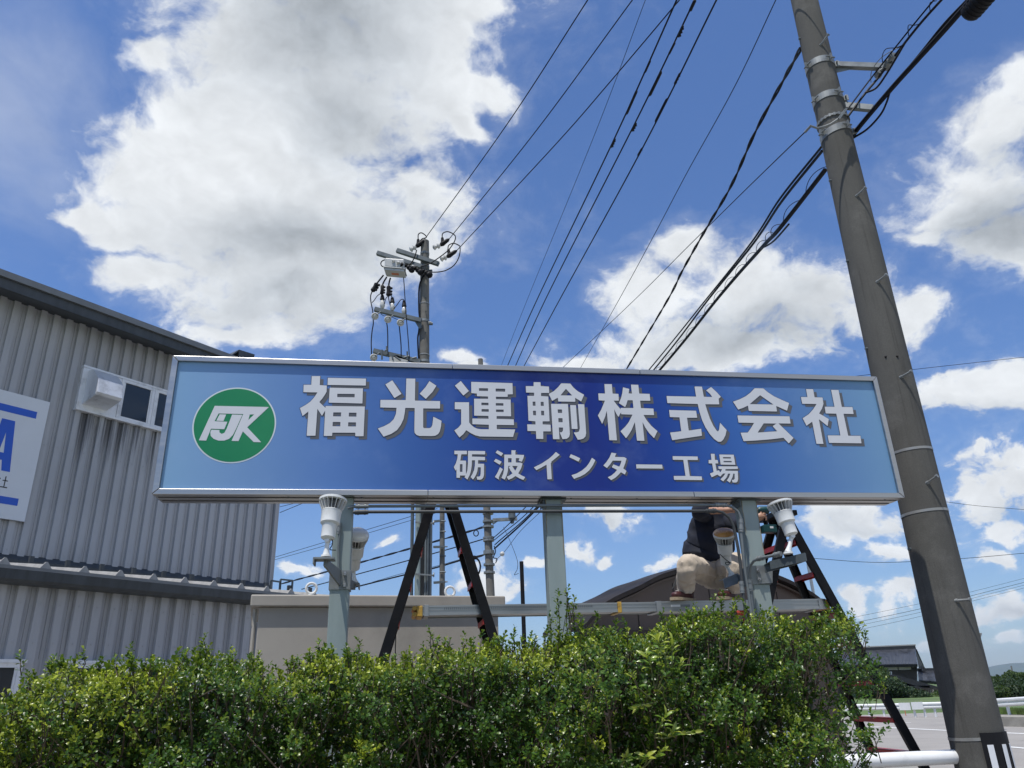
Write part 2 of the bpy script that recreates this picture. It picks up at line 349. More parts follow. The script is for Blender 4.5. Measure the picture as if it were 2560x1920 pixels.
class MB:
    def __init__(s): s.v, s.f, s.mi, s.cur = [], [], [], 0
    def add(s, vs, fs):
        b = len(s.v); s.v += [Vector(p) for p in vs]
        for f in fs: s.f.append([b + i for i in f]); s.mi.append(s.cur)
        return s
    def box(s, c, h, ax=None):
        """centre, half sizes, axes"""
        X, Y, Z = ax or (Vector((1, 0, 0)), Vector((0, 1, 0)), Vector((0, 0, 1)))
        c = Vector(c)
        vs = [c + X * (h[0] * i) + Y * (h[1] * j) + Z * (h[2] * k) for i in (-1, 1) for j in (-1, 1) for k in (-1, 1)]
        return s.add(vs, [(0, 1, 3, 2), (4, 6, 7, 5), (0, 4, 5, 1), (2, 3, 7, 6), (0, 2, 6, 4), (1, 5, 7, 3)])
    def bb(s, a, b):
        """box between corner points"""
        a, b = Vector(a), Vector(b)
        return s.box((a + b) / 2, [abs(x) / 2 for x in (b - a)])
    def bar(s, p, q, w, t, up=(0, 0, 1)):
        """bar from p to q with width w (along side) and thickness t"""
        p, q = Vector(p), Vector(q); d = (q - p); L = d.length; d.normalize()
        side = d.cross(Vector(up)); 
        if side.length < 1e-4: side = d.cross(Vector((1, 0, 0)))
        side.normalize(); n = side.cross(d)
        return s.box((p + q) / 2, (L / 2, w / 2, t / 2), (d, side, n))
    def tube(s, pts, r, seg=8, caps=True):
        pts = [Vector(p) for p in pts]
        rs = r if isinstance(r, (list, tuple)) else [r] * len(pts)
        rings = []; prev = None
        for i, p in enumerate(pts):
            a = pts[max(0, i - 1)]; b = pts[min(len(pts) - 1, i + 1)]
            d = (b - a).normalized() if (b - a).length > 1e-9 else Vector((0, 0, 1))
            if prev is None:
                n = d.cross(Vector((0, 0, 1)))
                if n.length < 1e-3: n = d.cross(Vector((1, 0, 0)))
            else: n = prev - d * prev.dot(d)
            n.normalize(); prev = n; m = d.cross(n)
            rings.append([p + (n * math.cos(2 * math.pi * k / seg) + m * math.sin(2 * math.pi * k / seg)) * rs[i] for k in range(seg)])
        vs = [v for ring in rings for v in ring]; fs = []
        for i in range(len(pts) - 1):
            for k in range(seg):
                k2 = (k + 1) % seg
                fs.append((i * seg + k, i * seg + k2, (i + 1) * seg + k2, (i + 1) * seg + k))
        if caps:
            fs.append(tuple(range(seg))[::-1]); fs.append(tuple((len(pts) - 1) * seg + k for k in range(seg)))
        return s.add(vs, fs)
    def lathe(s, o, axis, prof, seg=24):
        """prof: list of (radius, height along axis)"""
        o = Vector(o); a = Vector(axis).normalized()
        n = a.cross(Vector((0, 1, 0))); 
        if n.length < 1e-3: n = a.cross(Vector((1, 0, 0)))
        n.normalize(); m = a.cross(n); vs = []; fs = []
        for r, h in prof:
            for k in range(seg):
                t = 2 * math.pi * k / seg
                vs.append(o + a * h + (n * math.cos(t) + m * math.sin(t)) * max(r, 1e-4))
        for i in range(len(prof) - 1):
            for k in range(seg):
                k2 = (k + 1) % seg
                fs.append((i * seg + k, i * seg + k2, (i + 1) * seg + k2, (i + 1) * seg + k))
        fs.append(tuple(range(seg))[::-1]); fs.append(tuple((len(prof) - 1) * seg + k for k in range(seg)))
        return s.add(vs, fs)
    def prism(s, poly, ext):
        poly = [Vector(p) for p in poly]; n = len(poly); e = Vector(ext)
        vs = poly + [p + e for p in poly]
        fs = [tuple(range(n))[::-1], tuple(range(n, 2 * n))] + [(i, (i + 1) % n, n + (i + 1) % n, n + i) for i in range(n)]
        return s.add(vs, fs)
    def sphere(s, c, r, seg=10, rings=6, sc3=(1, 1, 1)):
        c = Vector(c); prof = [(math.sin(math.pi * i / rings), -math.cos(math.pi * i / rings)) for i in range(rings + 1)]
        vs, fs = [], []
        for rr, z in prof:
            for k in range(seg):
                t = 2 * math.pi * k / seg
                vs.append(c + Vector((rr * math.cos(t) * r * sc3[0], rr * math.sin(t) * r * sc3[1], z * r * sc3[2])))
        for i in range(rings):
            for k in range(seg):
                k2 = (k + 1) % seg
                fs.append((i * seg + k, i * seg + k2, (i + 1) * seg + k2, (i + 1) * seg + k))
        return s.add(vs, fs)
    def build(s, name, mats, parent=None, local=False, smooth=False, label=None, cat=None, group=None, kind=None, bevel=0.0, flipfix=True, origin=None):
        M = WM.get(parent, I4)
        vs = s.v if (local or parent is None) else [M.inverted() @ v for v in s.v]
        org = None
        if parent is None and origin != 'world':
            if origin is None:
                n = len(vs); mn = [min(v[i] for v in vs) for i in range(3)]; mx = [max(v[i] for v in vs) for i in range(3)]
                org = Vector(((mn[0] + mx[0]) / 2, (mn[1] + mx[1]) / 2, mn[2]))
            else: org = Vector(origin)
            vs = [v - org for v in vs]
        me = bpy.data.meshes.new(name); me.from_pydata([tuple(v) for v in vs], [], s.f)
        if not isinstance(mats, (list, tuple)): mats = [mats]
        for m in mats: me.materials.append(m)
        if len(mats) > 1: me.polygons.foreach_set('material_index', s.mi)
        if flipfix:
            bm = bmesh.new(); bm.from_mesh(me); bmesh.ops.recalc_face_normals(bm, faces=bm.faces); bm.to_mesh(me); bm.free()
        if smooth:
            me.polygons.foreach_set('use_smooth', [True] * len(me.polygons))
            if hasattr(me, 'set_sharp_from_angle'): me.set_sharp_from_angle(angle=rad(40))
        me.update()
        o = bpy.data.objects.new(name, me)
        if parent is not None: o.parent = parent; WM[o] = M
        elif org is not None: o.location = org; WM[o] = Matrix.Translation(org)
        if bevel:
            b = o.modifiers.new('bevel', 'BEVEL'); b.width = bevel; b.segments = 2; b.limit_method = 'ANGLE'
        link(o)
        return prop(o, label, cat, group, kind)

def copy_tree(o, parent=None):
    c = o.copy(); link(c)
    if parent is not None: c.parent = parent
    for ch in list(o.children): copy_tree(ch, c)
    return c

def at(px, py, Y):
    d = ray(px, py); return CP + d * ((Y - CP.y) / d.y)
def atz(px, py, z):
    d = ray(px, py); return CP + d * ((z - CP.z) / d.z)
# sign frame: local (u, n, z)
SA = rad(9); SU = Vector((math.cos(SA), math.sin(SA), 0)); SN = Vector((-math.sin(SA), math.cos(SA), 0)); SD = 4.938
SM = Matrix.Translation(SN * SD) @ Matrix.Rotation(SA, 4, 'Z')
def sg(px, py, n):
    d = ray(px, py); t = (SD + n - CP.dot(SN)) / d.dot(SN); p = CP + d * t
    return Vector((p.dot(SU), n, p.z))
def sw(u, n, z): return SM @ Vector((u, n, z))
# building frame: local (w, D, z)
BA = rad(34.97); BW = Vector((math.sin(BA), math.cos(BA), 0)); BN = Vector((-math.cos(BA), math.sin(BA), 0))
BM_ = Matrix.Rotation(math.pi / 2 - BA, 4, 'Z')
def wl(px, py, Dd):
    d = ray(px, py); t = (Dd - CP.dot(BN)) / d.dot(BN); p = CP + d * t
    return Vector((p.dot(BW), Dd, p.z))
def r5(x, y): return 700 + x / 2.765, 1220 + y / 2.765
def r6(x, y): return 1600 + x / 3.687, 1220 + y / 3.687
def r7(x, y): return 2060 + x / 3.95, 1500 + y / 3.95
def r1(x, y): return x / 2.458, 640 + y / 2.458
def r2(x, y): return x / 2.458, 1240 + y / 2.458
def p1(x, y): return 880 + x / 4.608, 560 + y / 4.608
def ws(x, y): return 1000 + x / 2.212, y / 2.212
def q1(x, y): return 1900 + x / 3.352, y / 3.352
def q4(x, y): return 2100 + x / 4.809, 1230 + y / 4.809
def spline(pts, n=8):
    pts = [Vector(p) for p in pts]; out = []
    P_ = [pts[0] * 2 - pts[1]] + pts + [pts[-1] * 2 - pts[-2]]
    for i in range(1, len(P_) - 2):
        a, b, c, d = P_[i - 1:i + 3]
        for k in range(n):
            t = k / n
            out.append(0.5 * ((2 * b) + (c - a) * t + (2 * a - 5 * b + 4 * c - d) * t * t + (3 * b - a - 3 * c + d) * t ** 3))
    out.append(pts[-1]); return out
Xv, Yv, Zv = Vector((1, 0, 0)), Vector((0, 1, 0)), Vector((0, 0, 1))

# ------------------------------------------------------------------ ground, road, distant setting
def sheet(name, pts, z, m, kind='structure', sub=0):
    b = MB(); b.add([(p[0], p[1], z) for p in pts], [tuple(range(len(pts)))])
    return b.build(name, m, kind=kind, origin=(0, 0, z))
sheet('ground', [(-9000, -400), (9000, -400), (9000, 9500), (-9000, 9500)], -0.02, M_field)
sheet('yard_paving', [(-30, -12), (14, -12), (14, 24), (4, 34), (-30, 34)], 0.0, M_asph)
sheet('hedge_bed', [tuple((SM @ Vector((a, b_, 0)))[:2]) for a, b_ in ((-6, -1.75), (2.75, -1.75), (2.75, -0.2), (-6, -0.2))], 0.004, M_soil)
rd = Vector((math.sin(rad(-13)), math.cos(rad(-13)), 0)); rs = Vector((math.cos(rad(-13)), -math.sin(rad(-13)), 0))
def P2(px, py): return atz(px, py, 0.0)
b = MB()
RB = [P2(2150, 1800), P2(2365, 1796), P2(2700, 1797)]
sheet('road', [(14.001, -12), (70, -12), (95, 38), (48, 46), (18, 47), (2, 42), (4, 34.002), (14.001, 24)], 0.002, M_asph)
def stripe(name, a, c, w, label):
    a, c = P2(*a), P2(*c); d = (c - a).normalized(); n = Vector((-d.y, d.x, 0)) * (w / 2)
    m = MB(); m.add([a - n, c - n, c + n, a + n], [(0, 1, 2, 3)])
    for v in m.v: v.z = 0.008
    o = m.build(name, M_paint, kind='structure', origin=tuple(((a + c) / 2)[:2]) + (0.008,)); return o
stripe('road_marking', r7(640, 1262), r7(1230, 1290), 0.30, '')
stripe('road_marking', r7(1240, 1291), r7(2060, 1325), 0.30, '')
stripe('road_marking', r7(430, 1253), r7(560, 1257), 0.30, '')
stripe('road_marking', r7(1780, 1448), r7(2060, 1474), 0.22, '')
stripe('road_marking', r7(1150, 1603), r7(1295, 1620), 0.15, '')
stripe('road_marking', r7(780, 1213), r7(860, 1212), 0.25, '')
# kerb and verge on the far right
m = MB(); ka, kb = P2(*r7(1640, 1246)), P2(*r7(2250, 1262)); kc = P2(*r7(2250, 1165)); kd = P2(*r7(1640, 1168))
m.prism([ka, kb, kb + (kc - kb) * 0.35, ka + (kd - ka) * 0.35], (0, 0, 0.33)); m.build('kerb', M_kerb, kind='structure')
m = MB(); m.add([ka + (kd - ka) * .3, kb + (kc - kb) * .3, kc + Vector((14, 12, 0)), kd + Vector((4, 12, 0))], [(0, 1, 2, 3)])
for v in m.v[:2]: v.z = 0.34
for v in m.v[2:]: v.z = 0.36
m.build('verge', M_field, kind='structure')
gp = []
def grass_patch(name, c, rx, ry, n, h, z0=0.0, label_kind='stuff'):
    m = MB()
    for i in range(n):
        a = rng.uniform(0, 6.28); r_ = math.sqrt(rng.random()); p = Vector(c) + Xv * (math.cos(a) * r_ * rx) + Yv * (math.sin(a) * r_ * ry)
        hh = h * rng.uniform(0.4, 1.0); t = rng.uniform(0, 3.14); w = 0.04 * h / 0.3
        q = Vector((math.cos(t), math.sin(t), 0)) * w
        m.add([p - q, p + q, p + Zv * hh + q * rng.uniform(-3, 3)], [(0, 1, 2)])
    o = m.build(name, M_grass, kind='stuff'); return o
M_grass = mat('verge grass', (0.10, 0.16, 0.035), 0.7, 0, 0.4, 2.0)
vc = (ka + kb) / 2 + Vector((1.5, 2.6, 0))
grass_patch('verge_grass', (vc.x, vc.y, 0.34), abs(kb.x - ka.x) * .52, 2.2, 6000, 0.24)

# mountains
m = MB(); n = 160; pts = []
for i in range(n + 1):
    a = rad(-60 + 130 * i / n)
    d = 7600
    hgt = 95 + 70 * noise.noise(Vector((i * 0.11, 3.1, 0))) + 34 * noise.noise(Vector((i * 0.45, 7.7, 0))) + (60 if a < rad(20) else 0)
    base = Vector((math.sin(a) * d, math.cos(a) * d, -5)); pts.append((base, hgt))
vs = []; fs = []
for base, hgt in pts:
    dirn = base.normalized()
    vs += [base, base + dirn * 300 + Zv * (hgt * .6), base + dirn * 700 + Zv * hgt, base + dirn * 1400]
for i in range(n):
    for k in range(3): fs.append((i * 4 + k, (i + 1) * 4 + k, (i + 1) * 4 + k + 1, i * 4 + k + 1))
m.add(vs, fs); m.build('mountains', M_mount, kind='structure', smooth=True, origin=(0, 7600, -5))

# summer haze: one even box of air round everything
m = MB(); m.bb((-9300, -450, -6.2), (9300, 9700, 330)); hz_ = m.build('haze', MATS.get('x') or bpy.data.materials.new('haze air'), kind='stuff', origin=(0, 0, -6.2))
hm = hz_.data.materials[0]; hm.use_nodes = True; hm.node_tree.nodes.clear(); hg = G(hm.node_tree); pv = hg.new('ShaderNodeVolumePrincipled'); pv.inputs['Color'].default_value = (.72, .84, 1.0, 1); pv.inputs['Density'].default_value = 0.00007; pv.inputs['Anisotropy'].default_value = 0.2
ho = hg.new('ShaderNodeOutputMaterial'); hm.node_tree.links.new(pv.outputs[0], ho.inputs['Volume'])
# foliage made of leaf-sized faces spread through clumps
def leaf_cloud(centers, radii, per, size, mname, mtl, parent, smooth=False, kind=None, flat=1.0):
    V, F, T = [], [], []
    tot = 0
    for c, r in zip(centers, radii):
        nn_ = int(per * (r ** 2))
        u = NR.normal(size=(nn_, 3)); u /= np.linalg.norm(u, axis=1)[:, None]
        rr = r * NR.uniform(0.55, 1.05, size=(nn_, 1)); pos = np.array(c) + u * rr * np.array((1, 1, flat))
        t1 = NR.normal(size=(nn_, 3)); t1 -= u * (t1 * u).sum(1)[:, None] * 0.6; t1 /= np.linalg.norm(t1, axis=1)[:, None]
        t2 = np.cross(t1, NR.normal(size=(nn_, 3))); t2 /= np.linalg.norm(t2, axis=1)[:, None]
        s = size * NR.uniform(0.6, 1.3, size=(nn_, 1))
        q = np.stack([pos - t1 * s, pos + t2 * s * .5, pos + t1 * s, pos - t2 * s * .5], 1)
        V.append(q.reshape(-1, 3)); T.append(np.repeat(np.clip(NR.normal(0.45, 0.22, nn_) + rng.uniform(-.12, .12), 0, 1), 4)); tot += nn_
    V = np.concatenate(V); T = np.concatenate(T)
    Mi = np.array(WM.get(parent, I4).inverted()); V = V @ Mi[:3, :3].T + Mi[:3, 3]
    me = bpy.data.meshes.new(mname); me.vertices.add(len(V)); me.vertices.foreach_set('co', V.ravel())
    me.loops.add(tot * 4); me.loops.foreach_set('vertex_index', np.arange(tot * 4))
    me.polygons.add(tot); me.polygons.foreach_set('loop_start', np.arange(0, tot * 4, 4)); me.polygons.foreach_set('loop_total', np.full(tot, 4))
    a = me.attributes.new('tint', 'FLOAT', 'POINT'); a.data.foreach_set('value', T.astype(np.float32))
    me.materials.append(mtl); me.update(); me.validate()
    o = bpy.data.objects.new(mname, me); o.parent = parent; WM[o] = WM.get(parent, I4); link(o)
    if kind: o['kind'] = kind
    return o
def tree(loc, h, r, label, cat='tree', name='tree', mtl=None, group=None, trunk=0.35, leaf=0.12, per=260, n=9, conic=False):
    loc = Vector(loc); t = thing(name, label, cat, loc=loc, group=group)
    m = MB(); m.tube([loc, loc + Vector((.05 * r, 0, h * trunk)), loc + Vector((-.05 * r, .05 * r, h * .85))], [h * .03, h * .022, h * .006], 7)
    for k in range(5):
        a = rng.uniform(0, 6.28); z0 = h * rng.uniform(trunk * .8, .65)
        m.tube([loc + Zv * z0, loc + Vector((math.cos(a) * r * .6, math.sin(a) * r * .6, z0 + h * .15))], [h * .012, h * .004], 5)
    m.build('trunk', M_bark, t)
    cs, rrs = [], []
    for i in range(n):
        k = rng.random(); z = h * (trunk + (1 - trunk) * (k * .9))
        lim = r * ((1 - k) * .9 + .12) if conic else r * (0.85 * math.sqrt(max(0.05, 1 - (2 * k - .9) ** 2 * .8)))
        a = rng.uniform(0, 6.28); q = rng.uniform(0.1, .75)
        cs.append((loc.x + math.cos(a) * lim * q, loc.y + math.sin(a) * lim * q, loc.z + z)); rrs.append(max(.15 * r, lim * rng.uniform(.4, .62)))
    leaf_cloud(cs, rrs, per / (r * r) * 4, leaf, 'crown', mtl or M_tleaf, t, flat=.85)
    return t

# ------------------------------------------------------------------ the sign
SL, SR_, SB, ST = -1.530, 3.642, 2.842, 3.800           # frame outline along the sign (u) and height
FW, TH, LIP = 0.038, 0.24, 0.0205
sign = thing('sign_board', 'long blue sign box in a steel frame on three posts, carrying white company name characters', 'sign', SM)
b = MB(); b.bb((SL + FW * .5, LIP + .012, SB + .006), (SR_ - FW * .5, TH - .002, ST - .004)); b.build('light_box_casing', M_steelb, sign, True)
b = MB(); b.bb((SL + FW - .004, LIP, SB + FW - .004), (SR_ - FW + .004, LIP + .010, ST - FW + .004)); b.build('sign_face', M_face, sign, True)
ju_b = [sg(1070, 1236, 0).x, sg(1736, 1240, 0).x]; ju_t = [sg(1131, 918, 0).x, sg(1600, 931, 0).x]
def rail(xs, z0, z1, name):
    for i in range(len(xs) - 1):
        lo = z0 if z0 < z1 else z1
        m_ = MB(); a, c = xs[i] + .0015, xs[i + 1] - .0015
        mit = FW
        top = z1 > 3.5
        zo, zi = (z1, z0) if top else (z0, z1)
        la = a + (mit if i == 0 else 0); lc = c - (mit if i == len(xs) - 2 else 0)
        m_.prism([(a, 0, zo), (c, 0, zo), (lc, 0, zi), (la, 0, zi)], (0, TH + .002 if not top else TH, 0))
        m_.build(name, M_steel, sign, True, bevel=0.003)
rail([SL] + ju_t + [SR_], ST - FW, ST, 'frame_rail')
rail([SL] + ju_b + [SR_], SB, SB + FW, 'frame_rail')
for s0, s1 in ((SL, SL + FW), (SR_, SR_ - FW)):
    m_ = MB(); e = .0015
    m_.prism([(s0, 0, SB + e * 2), (s1, 0, SB + FW + e), (s1, 0, ST - FW - e), (s0, 0, ST - e * 2)], (0, TH, 0)); m_.build('frame_rail', M_steel, sign, True, bevel=0.003)
# back face and small bolts under the box
b = MB(); b.bb((SL + FW, TH - .001, SB + FW), (SR_ - FW, TH + .003, ST - FW)); b.build('back_face', M_face, sign, True)
b = MB()
for k in range(22):
    u_ = SL + .12 + k * (SR_ - SL - .24) / 21; n_ = .06 if k % 2 else .17
    b.lathe((u_, n_, SB + .001), (0, 0, -1), [(.007, 0), (.007, .004), (.003, .005)], 8)
b.build('underside_screws', M_galvd, sign, True)
b = MB()
for n_ in (0.07, 0.165): b.bb((SL + .02, n_, SB - .0035), (SR_ - .02, n_ + .006, SB + .002))
b.build('underside_seam', M_joint, sign, True)

# lettering: outlines read off the film letters, laid on the flat face
GL = [
 (740, 920, 8.295, [
  [[(328,172),(505,172),(495,358),(640,368),(636,495),(600,560),(545,640),(485,710),(612,830),(615,790),(1428,802),(1402,1418),(1230,1418),(1230,1345),(755,1345),(750,1412),(578,1412),(605,885),(540,998),(445,850),(405,1408),(222,1408),(258,905),(138,1000),(82,835),(200,770),(300,700),(380,610),(445,510),(155,505),(160,352),(318,352)],
   [(775,925),(937,925),(932,1008),(770,1005)],[(1100,930),(1255,932),(1252,1012),(1095,1010)],[(765,1123),(922,1125),(918,1213),(758,1210)],[(1085,1130),(1245,1132),(1242,1216),(1080,1214)]],
  [[(662,208),(1453,225),(1448,368),(655,355)]],
  [[(700,412),(1390,428),(1378,740),(680,722)],[(858,540),(1218,543),(1215,612),(857,608)]]]),
 (930, 920, 8.295, [
  [[(420,258),(612,540),(465,628),(278,345)]], [[(1190,275),(1335,372),(1255,500),(1115,645),(988,538),(1110,400)]],
  [[(712,222),(898,225),(890,680),(1412,690),(1410,845),(1062,842),(1062,1235),(1080,1250),(1190,1250),(1225,1235),(1250,1190),(1262,1100),(1270,1015),(1442,1098),(1430,1220),(1405,1320),(1370,1375),(1310,1408),(1230,1415),(980,1412),(920,1390),(885,1350),(878,1290),(885,835),(690,832),(680,930),(655,1060),(600,1180),(520,1290),(400,1370),(240,1427),(120,1258),(250,1210),(370,1145),(450,1065),(495,960),(510,830),(172,822),(175,665),(700,668)]]]),
 (1120, 930, 8.295, [
  [[(265,190),(432,400),(318,492),(142,287)]],
  [[(140,630),(435,632),(440,1050),(480,1100),(540,1150),(610,1180),(700,1190),(845,1190),(845,1098),(505,1085),(503,968),(840,972),(835,915),(542,908),(540,558),(830,560),(828,512),(600,505),(595,450),(483,442),(480,208),(1335,235),(1343,465),(1238,468),(1235,520),(992,517),(995,568),(1298,575),(1308,922),(1007,918),(1007,975),(1362,985),(1368,1105),(1010,1100),(1012,1188),(1392,1195),(1348,1350),(660,1340),(560,1315),(460,1265),(378,1210),(320,1290),(235,1360),(130,1215),(215,1155),(272,1085),(272,778),(140,775)],
   [(642,340),(828,343),(828,398),(642,395)],[(988,348),(1183,352),(1183,412),(988,408)],[(692,640),(838,643),(838,695),(692,692)],[(990,650),(1147,652),(1147,703),(990,700)],[(695,773),(843,776),(843,828),(695,826)],[(995,782),(1152,784),(1152,834),(995,832)]]]),
 (1300, 935, 8.295, [
  [[(282,173),(422,175),(428,255),(597,265),(605,397),(435,397),(435,460),(585,470),(612,985),(468,985),(468,1048),(632,1055),(638,1193),(480,1193),(482,1352),(337,1348),(328,1188),(155,1185),(148,1048),(320,1050),(318,985),(175,972),(153,457),(290,457),(290,392),(125,387),(117,255),(280,257)],
   [(260,577),(317,577),(320,663),(264,661)],[(427,582),(487,582),(491,665),(430,664)],[(268,766),(327,767),(330,860),(273,858)],[(436,766),(495,768),(499,861),(440,860)]],
  [[(852,198),(1040,203),(1110,290),(1200,365),(1327,435),(1267,575),(1140,497),(1145,580),(790,573),(782,495),(665,563),(592,418),(700,360),(790,275)],[(950,312),(1078,450),(838,447)]],
  [[(640,622),(992,625),(1032,1250),(1015,1310),(965,1348),(880,1355),(820,1215),(865,1210),(888,1175),(890,1115),(803,1112),(818,1357),(683,1353)],[(780,738),(868,740),(870,812),(784,810)],[(792,920),(879,922),(882,1003),(797,1003)]],
  [[(1037,648),(1158,650),(1193,1145),(1070,1142)]],
  [[(1197,628),(1330,632),(1370,1230),(1355,1300),(1310,1345),(1250,1362),(1195,1365),(1112,1215),(1175,1213),(1220,1195),(1237,1130)]]]),
 (1480, 940, 8.295, [
  [[(255,172),(408,173),(425,368),(545,375),(555,515),(448,515),(510,600),(605,710),(605,745),(545,855),(495,775),(458,690),(515,1338),(358,1333),(303,725),(270,850),(208,995),(120,822),(190,700),(265,515),(138,507),(128,365),(268,367)]],
  [[(805,183),(957,187),(977,368),(1192,375),(1207,517),(995,515),(1012,668),(1270,680),(1285,815),(1065,812),(1130,920),(1230,1040),(1355,1148),(1283,1293),(1180,1185),(1100,1070),(1045,960),(1085,1348),(930,1343),(885,960),(820,1120),(760,1220),(703,1293),(588,1150),(690,1050),(760,960),(835,805),(603,797),(590,665),(857,668),(840,507),(735,507),(712,590),(685,650),(555,568),(600,460),(625,360),(640,238),(770,273),(757,365),(825,368)]]]),
 (1650, 945, 8.295, [
  [[(712,180),(867,183),(905,392),(1080,398),(1030,330),(952,260),(1055,190),(1165,290),(1260,395),(1212,435),(1225,550),(935,548),(975,680),(1030,840),(1100,990),(1175,1100),(1200,1110),(1220,1080),(1240,930),(1378,1083),(1355,1190),(1310,1280),(1260,1325),(1200,1325),(1120,1270),(1030,1170),(940,1030),(870,880),(820,720),(778,543),(150,523),(132,378),(745,390)]],
  [[(185,668),(745,683),(768,828),(557,828),(593,1093),(850,1055),(868,1200),(250,1293),(205,1135),(437,1108),(400,820),(202,813)]]]),
 (1820, 955, 8.295, [
  [[(548,133),(728,137),(820,215),(950,300),(1100,370),(1262,440),(1220,600),(995,500),(1012,615),(428,603),(408,493),(310,540),(207,575),(100,412),(240,360),(360,300),(460,225)],[(660,278),(935,470),(447,462)]],
  [[(190,697),(1270,715),(1293,865),(1042,862),(1355,1163),(1255,1277),(1145,1160),(900,1190),(600,1215),(320,1230),(255,1055),(405,1052),(470,960),(535,852),(215,845)],[(735,862),(997,865),(920,918),(1013,1025),(820,1037),(610,1052),(680,950)]]]),
 (1990, 955, 8.295, [
  [[(203,150),(350,152),(380,320),(545,325),(565,455),(535,555),(475,655),(675,770),(650,918),(470,775),(565,1287),(420,1285),(330,828),(213,910),(133,755),(260,670),(350,570),(420,460),(125,455),(97,315),(232,315)]],
  [[(722,165),(877,170),(945,520),(1165,523),(1190,668),(980,663),(1077,1117),(1330,1120),(1353,1275),(680,1265),(650,1110),(915,1112),(830,660),(612,655),(588,515),(793,517)]]]),
 (1125, 1110, 11.06, [
  [[(120,190),(467,192),(465,288),(312,288),(300,370),(285,462),(443,465),(440,820),(455,850),(430,875),(278,875),(272,938),(180,937),(178,700),(155,740),(105,645),(165,530),(200,410),(215,288),(120,286)],[(275,562),(345,562),(342,775),(272,773)]],
  [[(497,193),(970,200),(970,292),(607,288),(605,352),(968,362),(967,455),(777,452),(775,548),(942,552),(940,850),(920,930),(880,975),(830,993),(752,990),(733,905),(800,905),(835,880),(845,820),(850,650),(770,648),(755,760),(720,860),(680,930),(635,987),(567,918),(620,830),(665,720),(685,600),(688,455),(607,455),(600,600),(580,740),(545,860),(480,987),(400,922),(440,850),(480,730),(495,550)]]]),
 (1125, 1110, 11.06, [
  [[(1310,178),(1468,262),(1415,340),(1258,243)]],[[(1262,412),(1427,492),(1377,578),(1212,480)]],[[(1380,645),(1460,700),(1400,820),(1350,920),(1348,988),(1240,915),(1310,800)]],
  [[(1697,178),(1820,182),(1805,215),(1807,298),(2047,308),(2030,390),(1985,495),(1893,470),(1918,398),(1818,397),(1818,515),(1960,520),(2003,545),(1965,680),(1885,815),(1970,870),(2078,920),(2025,998),(1910,950),(1808,890),(1720,950),(1615,995),(1562,910),(1650,870),(1725,815),(1670,740),(1620,640),(1680,612),(1610,610),(1600,740),(1570,860),(1512,988),(1420,940),(1470,820),(1495,680),(1500,298),(1697,300)],[(1603,397),(1700,398),(1698,513),(1603,512)],[(1718,612),(1870,614),(1800,745)]]]),
 (1310, 1115, 11.06, [[[(878,170),(985,248),(870,345),(745,445),(765,455),(740,475),(765,922),(645,925),(620,520),(480,600),(340,672),(270,595),(480,490),(680,360),(800,255)]]]),
 (1310, 1115, 11.06, [[[(1290,232),(1420,280),(1550,345),(1505,437),(1380,375),(1250,315)]],[[(1875,330),(1970,395),(1900,540),(1800,680),(1680,780),(1560,845),(1410,900),(1385,918),(1307,812),(1450,765),(1600,680),(1720,580),(1800,470)]]]),
 (1490, 1115, 11.06, [[[(425,187),(565,213),(540,245),(520,305),(775,312),(843,350),(800,500),(750,625),(840,690),(795,795),(685,728),(610,810),(520,890),(415,948),(323,868),(420,820),(510,745),(580,665),(432,590),(478,512),(640,575),(680,490),(700,410),(458,408),(390,510),(300,612),(200,545),(290,440),(370,320)]]]),
 (1490, 1115, 11.06, [[[(1103,512),(1825,520),(1838,628),(1150,622),(1120,635)]]]),
 (1660, 1115, 11.06, [[[(232,285),(925,295),(930,393),(645,390),(710,835),(1037,845),(1048,948),(275,938),(262,832),(590,832),(528,390),(240,383)]]]),
 (1660, 1115, 11.06, [
  [[(1287,218),(1395,222),(1402,385),(1482,393),(1492,487),(1415,485),(1450,690),(1515,675),(1550,740),(1470,795),(1315,868),(1265,765),(1365,725),(1325,487),(1230,482),(1228,393),(1307,388)]],
  [[(1522,240),(1922,245),(1968,525),(1562,518)],[(1625,312),(1840,314),(1845,350),(1630,348)],[(1640,418),(1862,420),(1866,455),(1645,452)]],
  [[(1492,565),(2032,568),(2037,640),(1695,645),(1690,685),(2037,692),(2045,920),(2030,980),(1990,1015),(1890,1012),(1868,940),(1920,938),(1948,910),(1945,770),(1910,768),(1890,860),(1815,1018),(1728,955),(1790,870),(1825,768),(1770,768),(1720,880),(1630,983),(1553,925),(1630,850),(1690,765),(1630,765),(1550,850),(1470,795),(1560,720),(1600,645),(1505,640)]]]),
]
FACE_N = LIP
def fill(loops, n, dx=0, dz=0):
    """triangulate outer loop with holes in the u-z plane"""
    L = [[Vector((p[0] + dx, p[1] + dz, 0)) for p in lp] for lp in loops]
    tris = geometry.tessellate_polygon(L)
    flat = [p for lp in L for p in lp]
    return [(p.x, n, p.y) for p in flat], tris
def film(name, layers, parent, mats, origin):
    """layers: list of (material slot, verts, faces) -> one mesh with local origin"""
    m_ = MB()
    for s, vs, fs in layers:
        m_.cur = s; m_.add(vs, fs)
    o = m_.build(name, mats, parent, True, flipfix=False)
    return o
